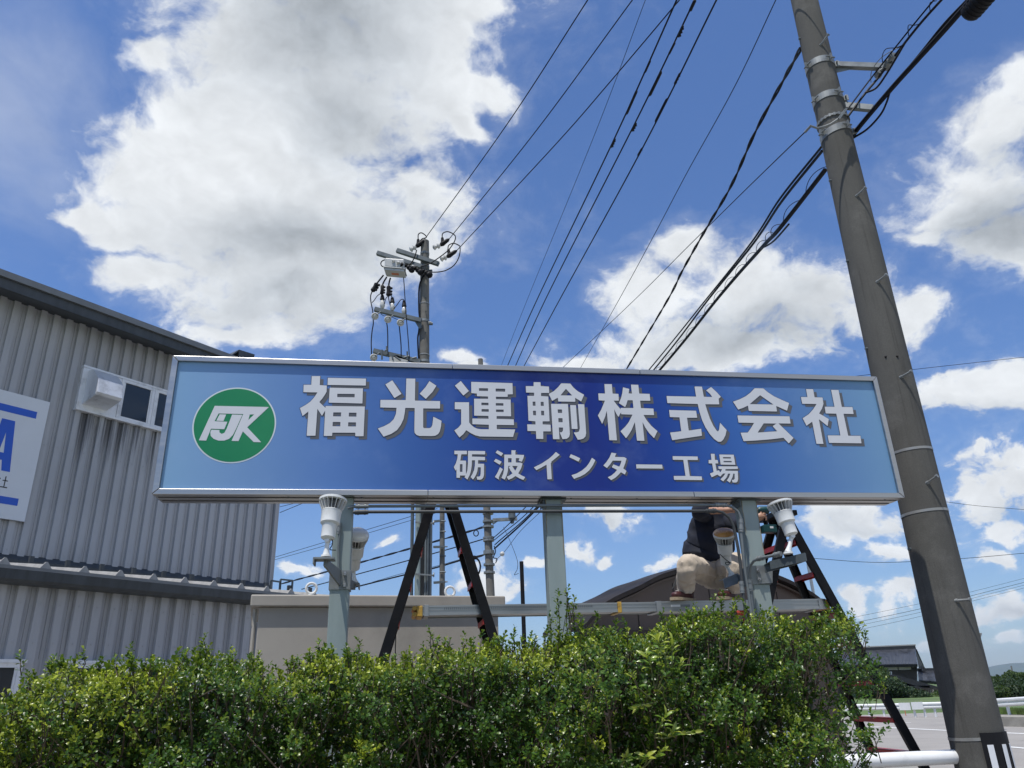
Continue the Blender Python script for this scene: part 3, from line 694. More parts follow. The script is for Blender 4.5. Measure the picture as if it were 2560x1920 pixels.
def glyph(ox, oy, k, polys, shift, hw):
    layers = []
    for i, loops in enumerate(polys):
        L = []
        for lp in loops:
            q = [sg(ox + x / k, oy + y / k, FACE_N) for x, y in lp]
            L.append([(v.x, v.z) for v in q])
        e = i * 0.00012
        vs, fs = fill(L, FACE_N - 0.0010 - e, shift, -shift * .92); layers.append((0, vs, fs))
        vv, ff = [], []
        for lp in L:
            nL = len(lp)
            for a in range(nL):
                p, q = Vector(lp[a]), Vector(lp[(a + 1) % nL]); d = q - p
                if d.length < 1e-6: continue
                d.normalize(); t = Vector((-d.y, d.x)) * hw; p2, q2 = p - d * hw, q + d * hw
                nn_ = FACE_N - 0.0022 - 0.00002 * (a % 7) - e; bI = len(vv)
                vv += [(p2.x - t.x, nn_, p2.y - t.y), (q2.x - t.x, nn_, q2.y - t.y), (q2.x + t.x, nn_, q2.y + t.y), (p2.x + t.x, nn_, p2.y + t.y)]
                ff.append((bI, bI + 1, bI + 2, bI + 3))
        layers.append((1, vv, ff))
        vs, fs = fill(L, FACE_N - 0.0036 - e); layers.append((2, vs, fs))
    return film('character', layers, sign, [M_lshadow, M_lline, M_letter], None)
for i, (ox, oy, k, polys) in enumerate(GL):
    big = i < 8
    glyph(ox, oy, k, polys, .0235 if big else .0125, .0030 if big else .0026)
# round emblem
pl = [sg(380 + x / 4.1475, 860 + y / 4.1475, FACE_N) for x, y in ((416, 860), (1290, 800), (880, 452), (825, 1237))]
ecx, ecz = (pl[0].x + pl[1].x) / 2, (pl[2].z + pl[3].z) / 2
er = ((pl[1].x - pl[0].x) / 2 + (pl[2].z - pl[3].z) / 2) / 2
def disc(r, n, seg=96): return [(ecx + r * math.cos(2 * math.pi * i / seg), n, ecz + r * math.sin(2 * math.pi * i / seg)) for i in range(seg)], [tuple(range(seg))]
LG = [[[(652,643),(1213,655),(988,865),(1133,1020),(1055,1018),(943,908),(898,1008),(826,1006),(947,728),(692,722),(650,802),(783,808),(750,885),(613,880),(563,1003),(487,1000)],[(1015,732),(1060,732),(1000,790)]],
      [[(703,730),(770,733),(742,800),(668,797)]],
      [[(832,733),(938,736),(868,890),(840,945),(800,985),(750,1003),(690,1003),(640,985),(610,955),(606,915),(618,890),(700,893),(700,918),(724,934),(752,922),(775,880)]]]
lay = []
vs, fs = disc(er, FACE_N - .0010); lay.append((0, vs, fs)); vs, fs = disc(er * .965, FACE_N - .0020); lay.append((1, vs, fs))
for i, loops in enumerate(LG):
    L = [[(v.x, v.z) for v in (sg(380 + x / 4.1475, 860 + y / 4.1475, FACE_N) for x, y in lp)] for lp in loops]
    vs, fs = fill(L, FACE_N - .0032); lay.append((2, vs, fs))
film('emblem', lay, sign, [M_ring, M_green, M_letter], None)

# posts
for u0 in (-.409, .992, 2.406):
    b = MB(); b.bb((u0, .062, 0.0), (u0 + .119, .182, SB - .001)); o = b.build('post', M_post, sign, True, bevel=.006)
M_seal = mat('tan sealant and rust', (0.26, 0.19, 0.10), 0.8, 0, 0.3, 30)
for u0, w0_ in ((.992, .115), (2.406, .117)):
    for e in (.004, w0_ - .004):
        b = MB(); zz_ = SB - .002; pts = [(u0 + e + .0015 * math.sin(k * 1.7 + e * 50), .0605, zz_ - k * .03) for k in range(14 if e > .05 else 9)]
        b.tube(pts, [.0018] * (len(pts) - 1) + [.0006], 5); b.build('sealant_line', M_seal, sign, True, smooth=True)
# welded cleats at the post heads and dripping sealant
b = MB()
for u0 in (.992, 2.406):
    b.bb((u0 - .03, .05, SB - .010), (u0 + .149, .195, SB - .004))
    b.bb((u0 - .012, .052, SB - .05), (u0 - .006, .19, SB - .008))
b.build('post_cleat', M_galvd, sign, True)

# ------------------------------------------------------------------ lamps on brackets
def lamp(label, base, joint, top, rh, lensm, group='spot lamps lighting the sign', dome=1.0):
    base, joint, top = [SM @ Vector(p) for p in (base, joint, top)]
    L = (top - joint).length; ax = (top - joint).normalized()
    t = thing('spot_lamp', label, 'lamp', loc=base, group=group)
    b = MB(); R = rh
    b.lathe(joint, ax, [(R * .20, -.006), (R * .40, .0), (R * .50, L * .025), (R * .52, L * .30), (R * .545, L * .315), (R * .50, L * .33), (R * .60, L * .35), (R * .68, L * .375), (R * .70, L * .63), (R * .74, L * .66), (R * .70, L * .675)], 28)
    b.build('casing', M_white, t, smooth=True)
    b = MB(); b.lathe(joint, ax, [(R * .48, L * .66), (R * .50, L * .74), (R * .56, L * .88), (R * .90, L * .915)], 28); b.build('heat_sink_core', M_core, t, smooth=True)
    n = ax.cross(Vector((0, 1, 0))).normalized(); m2 = ax.cross(n)
    fin = None
    for k in range(18):
        a = 2 * math.pi * k / 18; rdir = n * math.cos(a) + m2 * math.sin(a); tg = rdir.cross(ax)
        prof = [(.52, .665), (.70, .67), (.98, .865), (.99, .925), (.6, .925)]
        fb = MB(); fb.prism([joint + rdir * (R * r_) + ax * (L * h_) - tg * .0012 for r_, h_ in prof], tg * .0024); fb.build('fin', M_fin, t)
    b = MB(); b.lathe(joint, ax, [(R * .965, L * .90), (R * 1.0, L * .905), (R * 1.01, L * .955), (R * .96, L * .965), (R * .9, L * .955)], 36); b.build('rim', M_white, t, smooth=True)
    b = MB(); b.lathe(joint, ax, [(R * .97, L * .95)] + [(R * r_, L * (.955 + dome * h_)) for r_, h_ in ((.955, .03), (.86, .075), (.62, .115), (.3, .133), (.001, .137))], 36); b.build('lens', lensm, t, smooth=True)
    # swivel stem
    b = MB(); b.tube([base, base + Zv * .012], [.030, .028], 16); b.tube([base + Zv * .01, base.lerp(joint, .45), base.lerp(joint, .97)], [.022, .013, .012], 12)
    b.lathe(joint - ax * .012 - m2 * .018, m2, [(.014, 0), (.014, .036)], 12); b.build('swivel_stem', M_white, t, smooth=True)
    return t
def q3(px, py, n): return sg(px, py, n)
nf, nb = -.35, .47
lamp('white floodlight in front of the left post with its finned head pointing up', q3(*r5(318, 476), nf), q3(*r5(330, 352), nf), q3(*r5(370, 70), nf + .05), .083, M_lens, dome=.3)
lamp('white floodlight in front of the right post, leaning left on a long bracket plate', q3(*r6(1368, 606), nf), q3(*r6(1398, 432), nf), q3(*r6(1278, 128), nf + .04), .083, M_lens, dome=.3)
lamp('small floodlight with an amber lens behind the right post, left of the conduit pipes', q3(*r6(850, 815), nb), q3(*r6(795, 705), nb), q3(*r6(772, 408), nb - .13), .078, M_amber)
lamp('floodlight with a milky dome half hidden behind the left post', q3(*r5(512, 655), nb), q3(*r5(510, 560), nb), q3(*r5(537, 312), nb - .18), .078, M_lens)
lead = MB(); pts = [sw(*q3(*r5(340, 345), nf)), sw(*q3(*r5(362, 362), nf)), sw(*q3(*r5(360, 395), nf)), sw(*q3(*r5(345, 425), nf + .05)), sw(*q3(*r5(385, 430), nf + .3))]
# brackets
def bracket(label, plate_c, hu, hn, post_u, side, zc, n_att):
    t = thing('lamp_bracket', label, 'bracket', SM @ Matrix.Translation((post_u, n_att, zc)), group='brackets carrying the spot lamps')
    M = WM[t]
    b = MB(); P0 = SM @ Vector(plate_c)
    b.box(P0 - Zv * .006, (hu, hn, .005), (SU, SN, Zv)); b.box(P0 + SU * (-side * hu) - Zv * .02, (.004, hn, .018), (SU, SN, Zv)); b.build('plate', M_galv, t)
    b = MB(); A = SM @ Vector((post_u, n_att, zc)); 
    b.bar(P0 - Zv * .02 + SN * (hn * (1 if n_att > plate_c[1] else -1) * .8), A + Zv * .03, .012, .05); b.bar(P0 - Zv * .02, A - Zv * .02, .012, .045); b.build('arm', M_galv, t)
    b = MB(); cz = SM @ Vector((post_u + (0.0), (.062 if n_att < .1 else .182), zc))
    b.box(SM @ Vector((post_u, .122, zc)), (.066, .067, .055), (SU, SN, Zv)); b.build('clamp', M_galv, t)
    for dz in (-.035, .035):
        b = MB(); c_ = SM @ Vector((post_u + .03, .054, zc + dz)); b.lathe(c_, -SN, [(.009, 0), (.009, .008), (.005, .009), (.005, .018)], 6); b.build('bolt', M_alu, t)
bracket('angle bracket with a small plate in front of the left post', q3(*r5(310, 486), nf), .058, .055, -.349, 1, q3(*r5(420, 630), .062).z, .058)
bracket('rusty bracket behind the left post under the milky lamp', q3(*r5(517, 660), nb), .03, .05, -.349, -1, q3(*r5(440, 660), .19).z, .186)
# right bracket: a wide channel plate running toward the viewer
t = thing('lamp_bracket', 'long grey channel plate cantilevered from the right post, seen from below', 'bracket', SM @ Matrix.Translation((2.465, 0, 2.3)), group='brackets carrying the spot lamps')
b = MB()
A, Bq = q3(*r6(1200, 640), -.02), q3(*r6(1480, 618), nf - .06); Bz = q3(*r6(1370, 612), nf).z
u1 = q3(*r6(1480, 660), nf).x
quad = [(2.47, -.10, Bz - .006), (u1, nf - .07, Bz - .006), (u1, nf + .12, Bz - .006), (2.50, .055, Bz - .006)]
b.prism([SM @ Vector(p) for p in quad], (0, 0, .005)); b.build('plate', M_galvd, t)
b = MB(); 
for p, q in ((quad[0], quad[1]), (quad[3], quad[2]), (quad[1], quad[2])):
    P_, Q_ = SM @ Vector(p), SM @ Vector(q); b.bar(P_ - Zv * .024, Q_ - Zv * .024, .006, .048)
b.build('flange', M_galvd, t)
zc = q3(*r6(1120, 800), .05).z
b = MB(); b.box(SM @ Vector((2.4655, .122, zc)), (.068, .069, .063), (SU, SN, Zv)); b.build('clamp', M_galvd, t)
b = MB(); b.prism([SM @ Vector(p) for p in ((2.44, .052, zc - .06), (2.54, .052, zc - .055), (2.56, .052, zc + .06), (2.44, .052, zc + .062))], SN * -.006); b.build('gusset', M_galv, t)
for dz in (-.03, .03): b = MB(); b.lathe(SM @ Vector((2.445, .045, zc + dz)), -SN, [(.011, 0), (.011, .009), (.006, .010), (.006, .02)], 6); b.build('bolt', M_alu, t)
# rear right bracket (amber lamp)
t = thing('lamp_bracket', 'pale bent bracket plate under the amber lamp', 'bracket', SM @ Matrix.Translation((2.45, .3, 2.25)), group='brackets carrying the spot lamps')
b = MB(); pa = [q3(*r6(x, y), n) for x, y, n in ((768, 850, .40), (905, 790, .40), (905, 880, .36), (785, 925, .36))]
b.prism([SM @ p for p in pa], SN * .006); b.prism([SM @ (pa[0]), SM @ pa[1], SM @ (pa[1] + Vector((.02, .13, .01))), SM @ (pa[0] + Vector((.02, .13, .01)))], Zv * .005); b.build('plate', M_galv, t)
b = MB(); b.bar(SM @ (pa[1] + Vector((0, .05, -.02))), SM @ Vector((2.44, .186, q3(*r6(1000, 850), .19).z)), .02, .05); b.build('arm', M_galvd, t)

# conduits under the sign
def tubething(name, label, cat, pts, r, m, group=None, seg=8, parts=None):
    b = MB(); b.tube(pts, r, seg); o = b.build(name, m, smooth=True, label=label, cat=cat, group=group); return o
def conduit(label, ptsl, r, m, couplings, cm):
    P_ = [SM @ Vector(p) for p in ptsl]; t = thing('conduit_pipe', label, 'conduit', loc=P_[0])
    b = MB(); b.tube(P_, r, 10); b.build('pipe', m, t, smooth=True)
    for a, c_ in couplings:
        b = MB(); A, C_ = SM @ Vector(a), SM @ Vector(c_); b.tube([A, C_], r * 1.55, 10)
        d = (C_ - A).normalized(); b.tube([A.lerp(C_, .2), A.lerp(C_, .3)], r * 1.8, 10); b.tube([A.lerp(C_, .7), A.lerp(C_, .8)], r * 1.8, 10); b.build('coupling', cm, t, smooth=True)
n1_ = .03
a0 = q3(*r5(468, 140), n1_); a1 = q3(*r5(505, 128), n1_); a2 = q3(*r5(620, 126), n1_); zt = a2.z
bend = [q3(*r6(x, y), n1_) for x, y in ((700, 157), (790, 160), (850, 175), (900, 215), (930, 280), (932, 400), (960, 700), (1000, 960), (1030, 1200), (1050, 1400))]
conduit('upper grey conduit pipe below the sign bending down beside the right post', [a0, a1, a2] + [Vector((x, n1_, zt + (bend[0].z - zt) * (x - a2.x) / (bend[0].x - a2.x))) for x in (.5, 1.2, 1.8)] + bend, .0098, M_cond,
        [(q3(*r5(522, 127), n1_), q3(*r5(612, 126), n1_)), (q3(*r6(690, 155), n1_), q3(*r6(795, 158), n1_)), (q3(*r6(930, 290), n1_), q3(*r6(934, 405), n1_)), (q3(*r6(935, 860), n1_), q3(*r6(945, 970), n1_))], M_galv)
a0 = q3(*r5(505, 168), n1_); a2 = q3(*r5(620, 165), n1_)
bend = [q3(*r6(x, y), n1_ - .002) for x, y in ((610, 212), (700, 210), (760, 225), (820, 270), (862, 350), (880, 430), (905, 560), (925, 700), (950, 960), (985, 1250))]
conduit('lower dark conduit pipe below the sign bending down left of the right post', [a0, a2] + [Vector((x, n1_ - .002, a2.z + (bend[0].z - a2.z) * (x - a2.x) / (bend[0].x - a2.x))) for x in (.5, 1.2, 1.7)] + bend, .0105, M_condd,
        [(q3(*r5(516, 168), n1_), q3(*r5(610, 166), n1_)), (q3(*r6(605, 212), n1_), q3(*r6(700, 210), n1_))], M_condd)
conduit('short grey conduit elbow curling onto the right lamp plate', [q3(*r6(x, y), n) for x, y, n in ((1055, 1300, .04), (1030, 1050, .035), (1015, 900, .03), (1005, 800, .01), (1015, 720, -.03), (1050, 670, -.08), (1110, 645, -.14), (1200, 628, -.22), (1290, 610, -.29))], .0100, M_cond,
        [(q3(*r6(1014, 840), .02), q3(*r6(1022, 950), .03)), (q3(*r6(1080, 655), -.11), q3(*r6(1140, 640), -.16)), (q3(*r6(1235, 620), -.24), q3(*r6(1300, 605), -.30))], M_galv)
conduit('thin conduit climbing the front of the left post', [q3(*r5(x, y), .045) for x, y in ((405, 560), (405, 480), (402, 420), (410, 330), (418, 240))], .0075, M_cond, [(q3(*r5(402, 318), .045), q3(*r5(410, 240), .045))], M_galv)
tubething('lamp_lead', 'thin black lead hanging from the left front lamp', 'cable', spline(pts, 6), .003, M_cable, seg=5)
tubething('lamp_lead', 'thin black lead looped under the right front lamp', 'cable', spline([sw(*q3(*r6(x, y), -.3)) for x, y in ((1240, 345), (1275, 370), (1320, 440), (1345, 480), (1400, 470))], 6), .003, M_cable, seg=5)
tubething('lamp_lead', 'thin black lead wrapped round the amber lamp', 'cable', spline([sw(*q3(*r6(x, y), .38)) for x, y in ((735, 610), (790, 660), (830, 690), (800, 710), (790, 685), (840, 690))], 6), .003, M_cable, seg=5)

# ------------------------------------------------------------------ step ladders
LN = .85
def ladder(label, halves, apex_z, group):
    t = thing('step_ladder', label, 'ladder', SM @ Matrix.Translation((halves[0]['u0'], LN, 0)), group=group)
    for H in halves:
        # u(z) = u0 + s*(zr - z); near and far rails spread in depth toward the foot
        def pt(z, far, H=H):
            k = (H['zr'] - z); n = (LN - .05 * max(0, k) * 1.0) if not far else (LN + H['dn'] + H['sp'] * k)
            return Vector((H['u0'] + H['s'] * k, n, z))
        for far in (0, 1):
            b = MB(); P_, Q_ = SM @ pt(apex_z, far), SM @ pt(0.02, far); d = (P_ - Q_).normalized(); sd_ = d.cross(SN).normalized()
            b.box((P_ + Q_) / 2, ((P_ - Q_).length / 2, .033, .004), (d, sd_, sd_.cross(d)))
            wn = sd_.cross(d) * (1 if far else -1)
            for e in (-1, 1): b.box((P_ + Q_) / 2 + sd_ * (e * .0315) - wn * .014, ((P_ - Q_).length / 2, .002, .014), (d, sd_, sd_.cross(d)))
            b.build('rail', M_ladd, t)
        for z in H['steps']:
            a, c_ = SM @ (pt(z, 0) + Vector((0, .006, 0))), SM @ (pt(z, 1) - Vector((0, .006, 0)))
            dd = (c_ - a).normalized(); sdir = Vector((dd.y, -dd.x, 0))
            b = MB(); b.box((a + c_) / 2, ((c_ - a).length / 2, .036, .004), (dd, sdir, Zv)); b.box((a + c_) / 2 + sdir * (.033) - Zv * .016, ((c_ - a).length / 2, .003, .016), (dd, sdir, Zv)); b.box((a + c_) / 2 - sdir * (.033) - Zv * .016, ((c_ - a).length / 2, .003, .016), (dd, sdir, Zv))
            b.build('step', M_red, t)
        for z in H.get('stickers', []):
            b = MB(); p = SM @ (pt(z, 0) + Vector((0, -.0065, 0))); b.box(p, (.022, .0012, .04), (SU, SN, Zv)); b.build('sticker', M_pink, t)
        for far in (0, 1):
            b = MB(); p = SM @ pt(0.03, far); b.box(p, (.045, .022, .03), (SU, SN, Zv)); b.build('foot', M_black, t)
    H = halves[0]; b = MB(); k = H['zr'] - apex_z
    P_ = SM @ Vector((H['u0'] + H['s'] * k, LN + H['dn'] / 2, apex_z)); b.box(P_, (.09, H['dn'] / 2 + .03, .02), (SU, SN, Zv)); b.build('top_cap', M_ladd, t)
    return t
lA_l0, lA_l1 = q3(*r5(1030, 160), LN), q3(*r5(716, 1170), LN)
lA_r0, lA_r1 = q3(*r5(1205, 150), LN), q3(*r5(1470, 1030), LN)
def half(p, q, **kw):
    s = (q.x - p.x) / (p.z - q.z); return dict(u0=p.x, zr=p.z, s=s, **kw)
hl = half(lA_l0, lA_l1, dn=.27, sp=.10, steps=[2.66, 2.40, 2.125, 1.85, 1.55, 1.2, .9, .6, .3])
hr = half(lA_r0, lA_r1, dn=.27, sp=.10, steps=[2.66, 2.40, 2.125, 1.85, 1.55, 1.2, .9, .6, .3])
az_ = lA_l0.z + (lA_r0.x - lA_l0.x - .07) / (hr['s'] - hl['s'])
ladder('black step ladder with pinkish worn steps holding the left end of the plank', [hl, hr], az_, 'black step ladders under the plank')
rB0, rB1 = q3(*r6(1447, 440), LN), q3(*r7(960, 1640), LN - .05)
hr = half(rB0, rB1, dn=.26, sp=.17, steps=[])
fB = q3(*r6(1585, 1220), LN + .36)
def zstep(px, py): return q3(px, py, LN - .02).z
hr['steps'] = [zstep(*r6(1415, 470)), zstep(*r6(1580, 775)), 2.125, zstep(*r6(1930, 1410)), zstep(*r7(470, 800)), zstep(*r7(690, 1165)), zstep(*r7(830, 1500)), .35]
hl = half(Vector((rB0.x - .13, 0, rB0.z)), Vector((rB0.x - .13 - .42 * (rB0.z - .5), 0, .5)), dn=.26, sp=.12, steps=[2.66, 2.40, 2.125, 1.85, 1.55, 1.2, .9, .6, .3])
azB = rB0.z + .10 / (hr['s'] - hl['s']) + .06
ladder('black step ladder with red steps right of the worker, by the white pipe rail', [hr, hl], azB, 'black step ladders under the plank')

# ------------------------------------------------------------------ work plank
PN0, PN1, PZ, PH = .875, 1.115, None, None
p0 = q3(*r5(985, 812), PN0); p1_ = q3(*r6(1640, 1008), PN0); PZ = (p0.z + p1_.z) / 2 - .004; PH = .078
t = thing('work_plank', 'long aluminium work plank with a yellow end cap laid across the two ladders', 'plank', SM @ Matrix.Translation((p0.x, PN0, PZ)))
u0, u1 = p0.x, q3(*r6(1715, 1060), PN0).x
uj = q3(*r6(160, 1100), PN0).x
def plank(u0, u1, n0, n1, z, h, name):
    b = MB(); b.bb((u0, n0 + .006, z - h + .006), (u1, n1 - .006, z - .004)); 
    b.bb((u0, n0, z - .013), (u1, n0 + .0055, z)); b.bb((u0, n0 - .001, z - h), (u1, n0 + .0055, z - h + .020)); b.bb((u0, n0 + .002, z - h * .52), (u1, n0 + .0056, z - h * .42)); b.bb((u0, n0 + .0056, z - .004), (u1, n1, z))
    b.bb((u0, n1 - .0055, z - h), (u1, n1, z - .0045))
    b.v = [SM @ v for v in b.v]; return b.build(name, M_alu, t)
plank(u0, uj, PN0 + .006, PN1 - .006, PZ - .003, PH - .008, 'inner_beam'); plank(uj + .001, u1, PN0, PN1, PZ, PH, 'outer_beam')
b = MB(); z = PZ - .003
for k in range(78):
    u_ = u0 + .16 + k * .0145
    if u_ > uj - .1: break
    b.bb((u_, PN0 + .0038, z - PH * .40), (u_ + .005, PN0 + .0072, z - PH * .22))
b.v = [SM @ v for v in b.v]; b.build('scale_marks', M_aludk, t)
for ua, w_ in ((u0 + .012, .034), (uj - .006, .040), (u1 - .062, .038)):
    b = MB(); b.bb((ua, PN0 - .004, PZ - PH - .003), (ua + w_, PN1 + .003, PZ + .002)); b.v = [SM @ v for v in b.v]; b.build('joint_collar', M_alu, t, bevel=.002)
ub = q3(*(1545, 1520), PN0).x
b = MB(); b.bb((ub, PN0 - .003, PZ - PH - .001), (ub + .03, PN1 - .01, PZ + .001)); b.v = [SM @ v for v in b.v]; b.build('yellow_stop', M_yel, t, bevel=.003)
for k, ua in enumerate((.11, .19)):
    b = MB(); b.bb((uj + ua, PN0 - .0006, PZ - .043), (uj + ua + .075, PN0 + .001, PZ - .027)); b.v = [SM @ v for v in b.v]; b.build('label_sticker', M_board if k == 0 else M_aludk, t)
b = MB(); b.bb((u0 - .042, PN0 - .004, PZ - PH - .004), (u0 + .002, PN1, PZ - .004)); b.v = [SM @ v for v in b.v]; b.build('end_cap', M_yel, t, bevel=.006)
b = MB()
for z_ in (PZ - .022, PZ - .064): b.tube([SM @ Vector((u0 - .058, PN0 + .0, z_)), SM @ Vector((u0 - .058, PN1 - .01, z_))], .017, 10)
b.build('roller_grip', M_yel, t, smooth=True)
b = MB(); b.bb((u1 - .001, PN0, PZ - PH), (u1 + .03, PN1, PZ - .004)); b.v = [SM @ v for v in b.v]; b.build('end_cap', M_yel, t, bevel=.006)
b = MB(); c_ = q3(*r6(925, 1145), PN0 - .01); 
for k in range(7): b.tube([SM @ (c_ + Vector((-.035 + k * .012, .0, .012))), SM @ (c_ + Vector((-.03 + k * .012, -.008, -.005))), SM @ (c_ + Vector((-.033 + k * .012, 0, -.022)))], .006, 6)
b.build('rope_bundle', mat('red rope', (.42, .05, .03), .8), smooth=True, label='small bundle of red rope tied under the plank left of the right post', cat='rope')

# ------------------------------------------------------------------ the worker
def skin_obj(name, joints, edges, parent, m, root, lvl=2, sm=.0):
    """joints: {key: (point, rx, ry)}"""
    ks = list(joints); ix = {k: i for i, k in enumerate(ks)}
    Mi = WM.get(parent, I4).inverted()
    me = bpy.data.meshes.new(name); me.from_pydata([tuple(Mi @ Vector(joints[k][0])) for k in ks], [(ix[a], ix[c]) for a, c in edges], [])
    o = bpy.data.objects.new(name, me); o.parent = parent; link(o); WM[o] = WM.get(parent, I4)
    s = o.modifiers.new('skin', 'SKIN'); s.use_smooth_shade = True; s.branch_smoothing = .6
    if not me.skin_vertices: raise RuntimeError('no skin layer')
    for k in ks:
        sv = me.skin_vertices[0].data[ix[k]]; sv.radius = (joints[k][1], joints[k][2]); sv.use_root = (k == root)
    ss = o.modifiers.new('sub', 'SUBSURF'); ss.levels = lvl; ss.render_levels = lvl
    me.materials.append(m)
    return o
def W6(x, y, n): return sw(*q3(*r6(x, y), n + .13))
pj = {
 'pelvis': (W6(690, 770, 1.00), .13, .11), 'spine': (W6(668, 610, 1.00), .125, .10), 'chest': (W6(668, 400, .95), .155, .11), 'upper': (W6(690, 265, .93), .14, .09),
 'neck': (W6(735, 170, .91), .05, .05), 'head': (W6(750, 60, .88), .082, .095), 'crown': (W6(750, -10, .88), .07, .085),
 'hipR': (W6(590, 775, .97), .095, .09), 'kneeR': (W6(432, 705, .66), .072, .07), 'ankR': (W6(430, 925, .80), .042, .042), 'heelR': (W6(470, 1010, .85), .034, .034), 'toeR': (W6(362, 1022, .76), .030, .026),
 'hipL': (W6(780, 775, .97), .095, .09), 'kneeL': (W6(893, 690, .68), .070, .068), 'ankL': (W6(850, 935, .84), .042, .042), 'heelL': (W6(850, 1005, .88), .034, .034), 'toeL': (W6(800, 1015, .80), .030, .026),
 'shR': (W6(600, 260, .93), .065, .06), 'elR': (W6(560, 215, .70), .045, .045), 'wrR': (W6(790, 205, .52), .030, .030), 'haR': (W6(860, 205, .47), .034, .020),
 'shL': (W6(800, 260, .92), .065, .06), 'elL': (W6(900, 340, .72), .045, .045), 'wrL': (W6(1050, 290, .58), .030, .030), 'haL': (W6(1112, 262, .54), .034, .022),
}
TS = .92
pe = [('pelvis', 'spine'), ('spine', 'chest'), ('chest', 'upper'), ('upper', 'neck'), ('neck', 'head'), ('head', 'crown'), ('pelvis', 'hipR'), ('hipR', 'kneeR'), ('kneeR', 'ankR'), ('ankR', 'heelR'), ('ankR', 'toeR'),
      ('pelvis', 'hipL'), ('hipL', 'kneeL'), ('kneeL', 'ankL'), ('ankL', 'heelL'), ('ankL', 'toeL'), ('upper', 'shR'), ('shR', 'elR'), ('elR', 'wrR'), ('wrR', 'haR'), ('upper', 'shL'), ('shL', 'elL'), ('elL', 'wrL'), ('wrL', 'haL')]
per = thing('person', 'worker squatting on the plank in navy shirt and beige trousers, reaching up with a driver', 'person', loc=W6(650, 1040, .86))
bj = {k: (p, rx * .66, ry * .66) for k, (p, rx, ry) in pj.items()}
for k in ('wrR', 'haR', 'wrL', 'haL', 'neck', 'head', 'crown'): bj[k] = pj[k]
be = list(pe)
# fingers: five separate bent chains from each palm
def fingers(side, palm, fwd, across, curl):
    for i, (L, off) in enumerate(((.034, -.024), (.040, -.009), (.038, .008), (.030, .023))):
        a = palm + across * off + fwd * .030; c_ = a + fwd * L * .7 + curl * L * .45; d_ = c_ + curl * L * .8 - fwd * L * .15
        for nm, p, r_ in (('a', a, .0095), ('b', c_, .0090), ('c', d_, .0080)): bj[f'{side}f{i}{nm}'] = (p, r_, r_)
        be.extend([(side, f'{side}f{i}a'), (f'{side}f{i}a', f'{side}f{i}b'), (f'{side}f{i}b', f'{side}f{i}c')])
    a = palm - across * .030 + fwd * .004; c_ = a - across * .012 + fwd * .026 + curl * .02
    bj[side + 't0'] = (a, .011, .011); bj[side + 't1'] = (c_, .0095, .0095); be.extend([(side, side + 't0'), (side + 't0', side + 't1')])
fingers('haR', pj['haR'][0], SU, Zv * -1, SN)
fingers('haL', pj['haL'][0], SU, Zv * -1, SN)
skin_obj('body', bj, be, per, M_skin, 'pelvis', 2)
# face, ears and hair on the head (mostly behind the sign)
hc = pj['head'][0]; fr = (-SN * .92 + SU * .35).normalized(); si = fr.cross(Zv)
b = MB(); b.sphere(hc - fr * .02 + Zv * .055, .098, 16, 10, (1, 1, .9)); b.build('hair', M_hair, per, smooth=True)
b = MB(); b.sphere(hc + fr * .088 - Zv * .0, .014, 8, 6, (1, 1, 1.6)); b.sphere(hc + si * .088, .022, 8, 6, (.6, 1, 1.4)); b.sphere(hc - si * .088, .022, 8, 6, (.6, 1, 1.4)); b.build('nose_and_ears', M_skin, per, smooth=True)
b = MB()
for e in (-1, 1): b.sphere(hc + fr * .080 + si * .031 * e + Zv * .022, .010, 8, 6)
b.build('eyes', M_hair, per, smooth=True)
b = MB(); b.tube([hc + fr * .083 - si * .022 - Zv * .045, hc + fr * .090 - Zv * .047, hc + fr * .083 + si * .022 - Zv * .045], .005, 6); b.build('mouth', mat('lips', (.30, .12, .10), .6), per, smooth=True)
# shirt
def loft(rings, seg=40, amp=.010, freq=9.0, caps=True, seed=0):
    """rings: (centre, rx along the sign, ry in depth); gentle cloth folds"""
    m_ = MB(); R_ = []
    cs = spline([r[0] for r in rings], 8); k = len(cs)
    for i, c_ in enumerate(cs):
        f = i / (k - 1) * (len(rings) - 1); j = min(len(rings) - 2, int(f)); t_ = f - j
        rx = rings[j][1] * (1 - t_) + rings[j + 1][1] * t_; ry = rings[j][2] * (1 - t_) + rings[j + 1][2] * t_
        dd = (cs[min(k - 1, i + 1)] - cs[max(0, i - 1)]).normalized(); e1 = (SU - dd * SU.dot(dd)).normalized(); e2 = dd.cross(e1)
        ring = []
        for q in range(seg):
            a_ = 2 * math.pi * q / seg; o_ = e1 * math.cos(a_) * rx + e2 * math.sin(a_) * ry
            p = c_ + o_; w_ = .45 * noise.noise(Vector((p.x * freq * .5, p.y * freq * .5, p.z * freq * .5 + seed))) + .55 - 1.3 * abs(noise.noise(Vector((p.x * freq + .3 * p.z * freq, p.y * freq, p.z * freq * .9 + seed)))) ** .8
            ring.append(p + o_.normalized() * (w_ * amp * 1.9))
        R_.append(ring)
    m_.add([v for r in R_ for v in r], [(i * seg + q, i * seg + (q + 1) % seg, (i + 1) * seg + (q + 1) % seg, (i + 1) * seg + q) for i in range(k - 1) for q in range(seg)] + ([tuple(range(seg))[::-1], tuple((k - 1) * seg + q for q in range(seg))] if caps else []))
    return m_
def merge(ms):
    o_ = MB()
    for m_ in ms: o_.add(m_.v, m_.f)
    return o_
tor = loft([(W6(560, 690, 1.0), .165, .13), (W6(585, 640, 1.0), .185, .145), (W6(620, 580, 1.0), .198, .155), (W6(648, 500, .97), .203, .155), (W6(668, 400, .95), .192, .145), (W6(684, 300, .93), .170, .125), (W6(700, 220, .92), .140, .095), (W6(728, 165, .91), .065, .06)], amp=.013, seed=3)
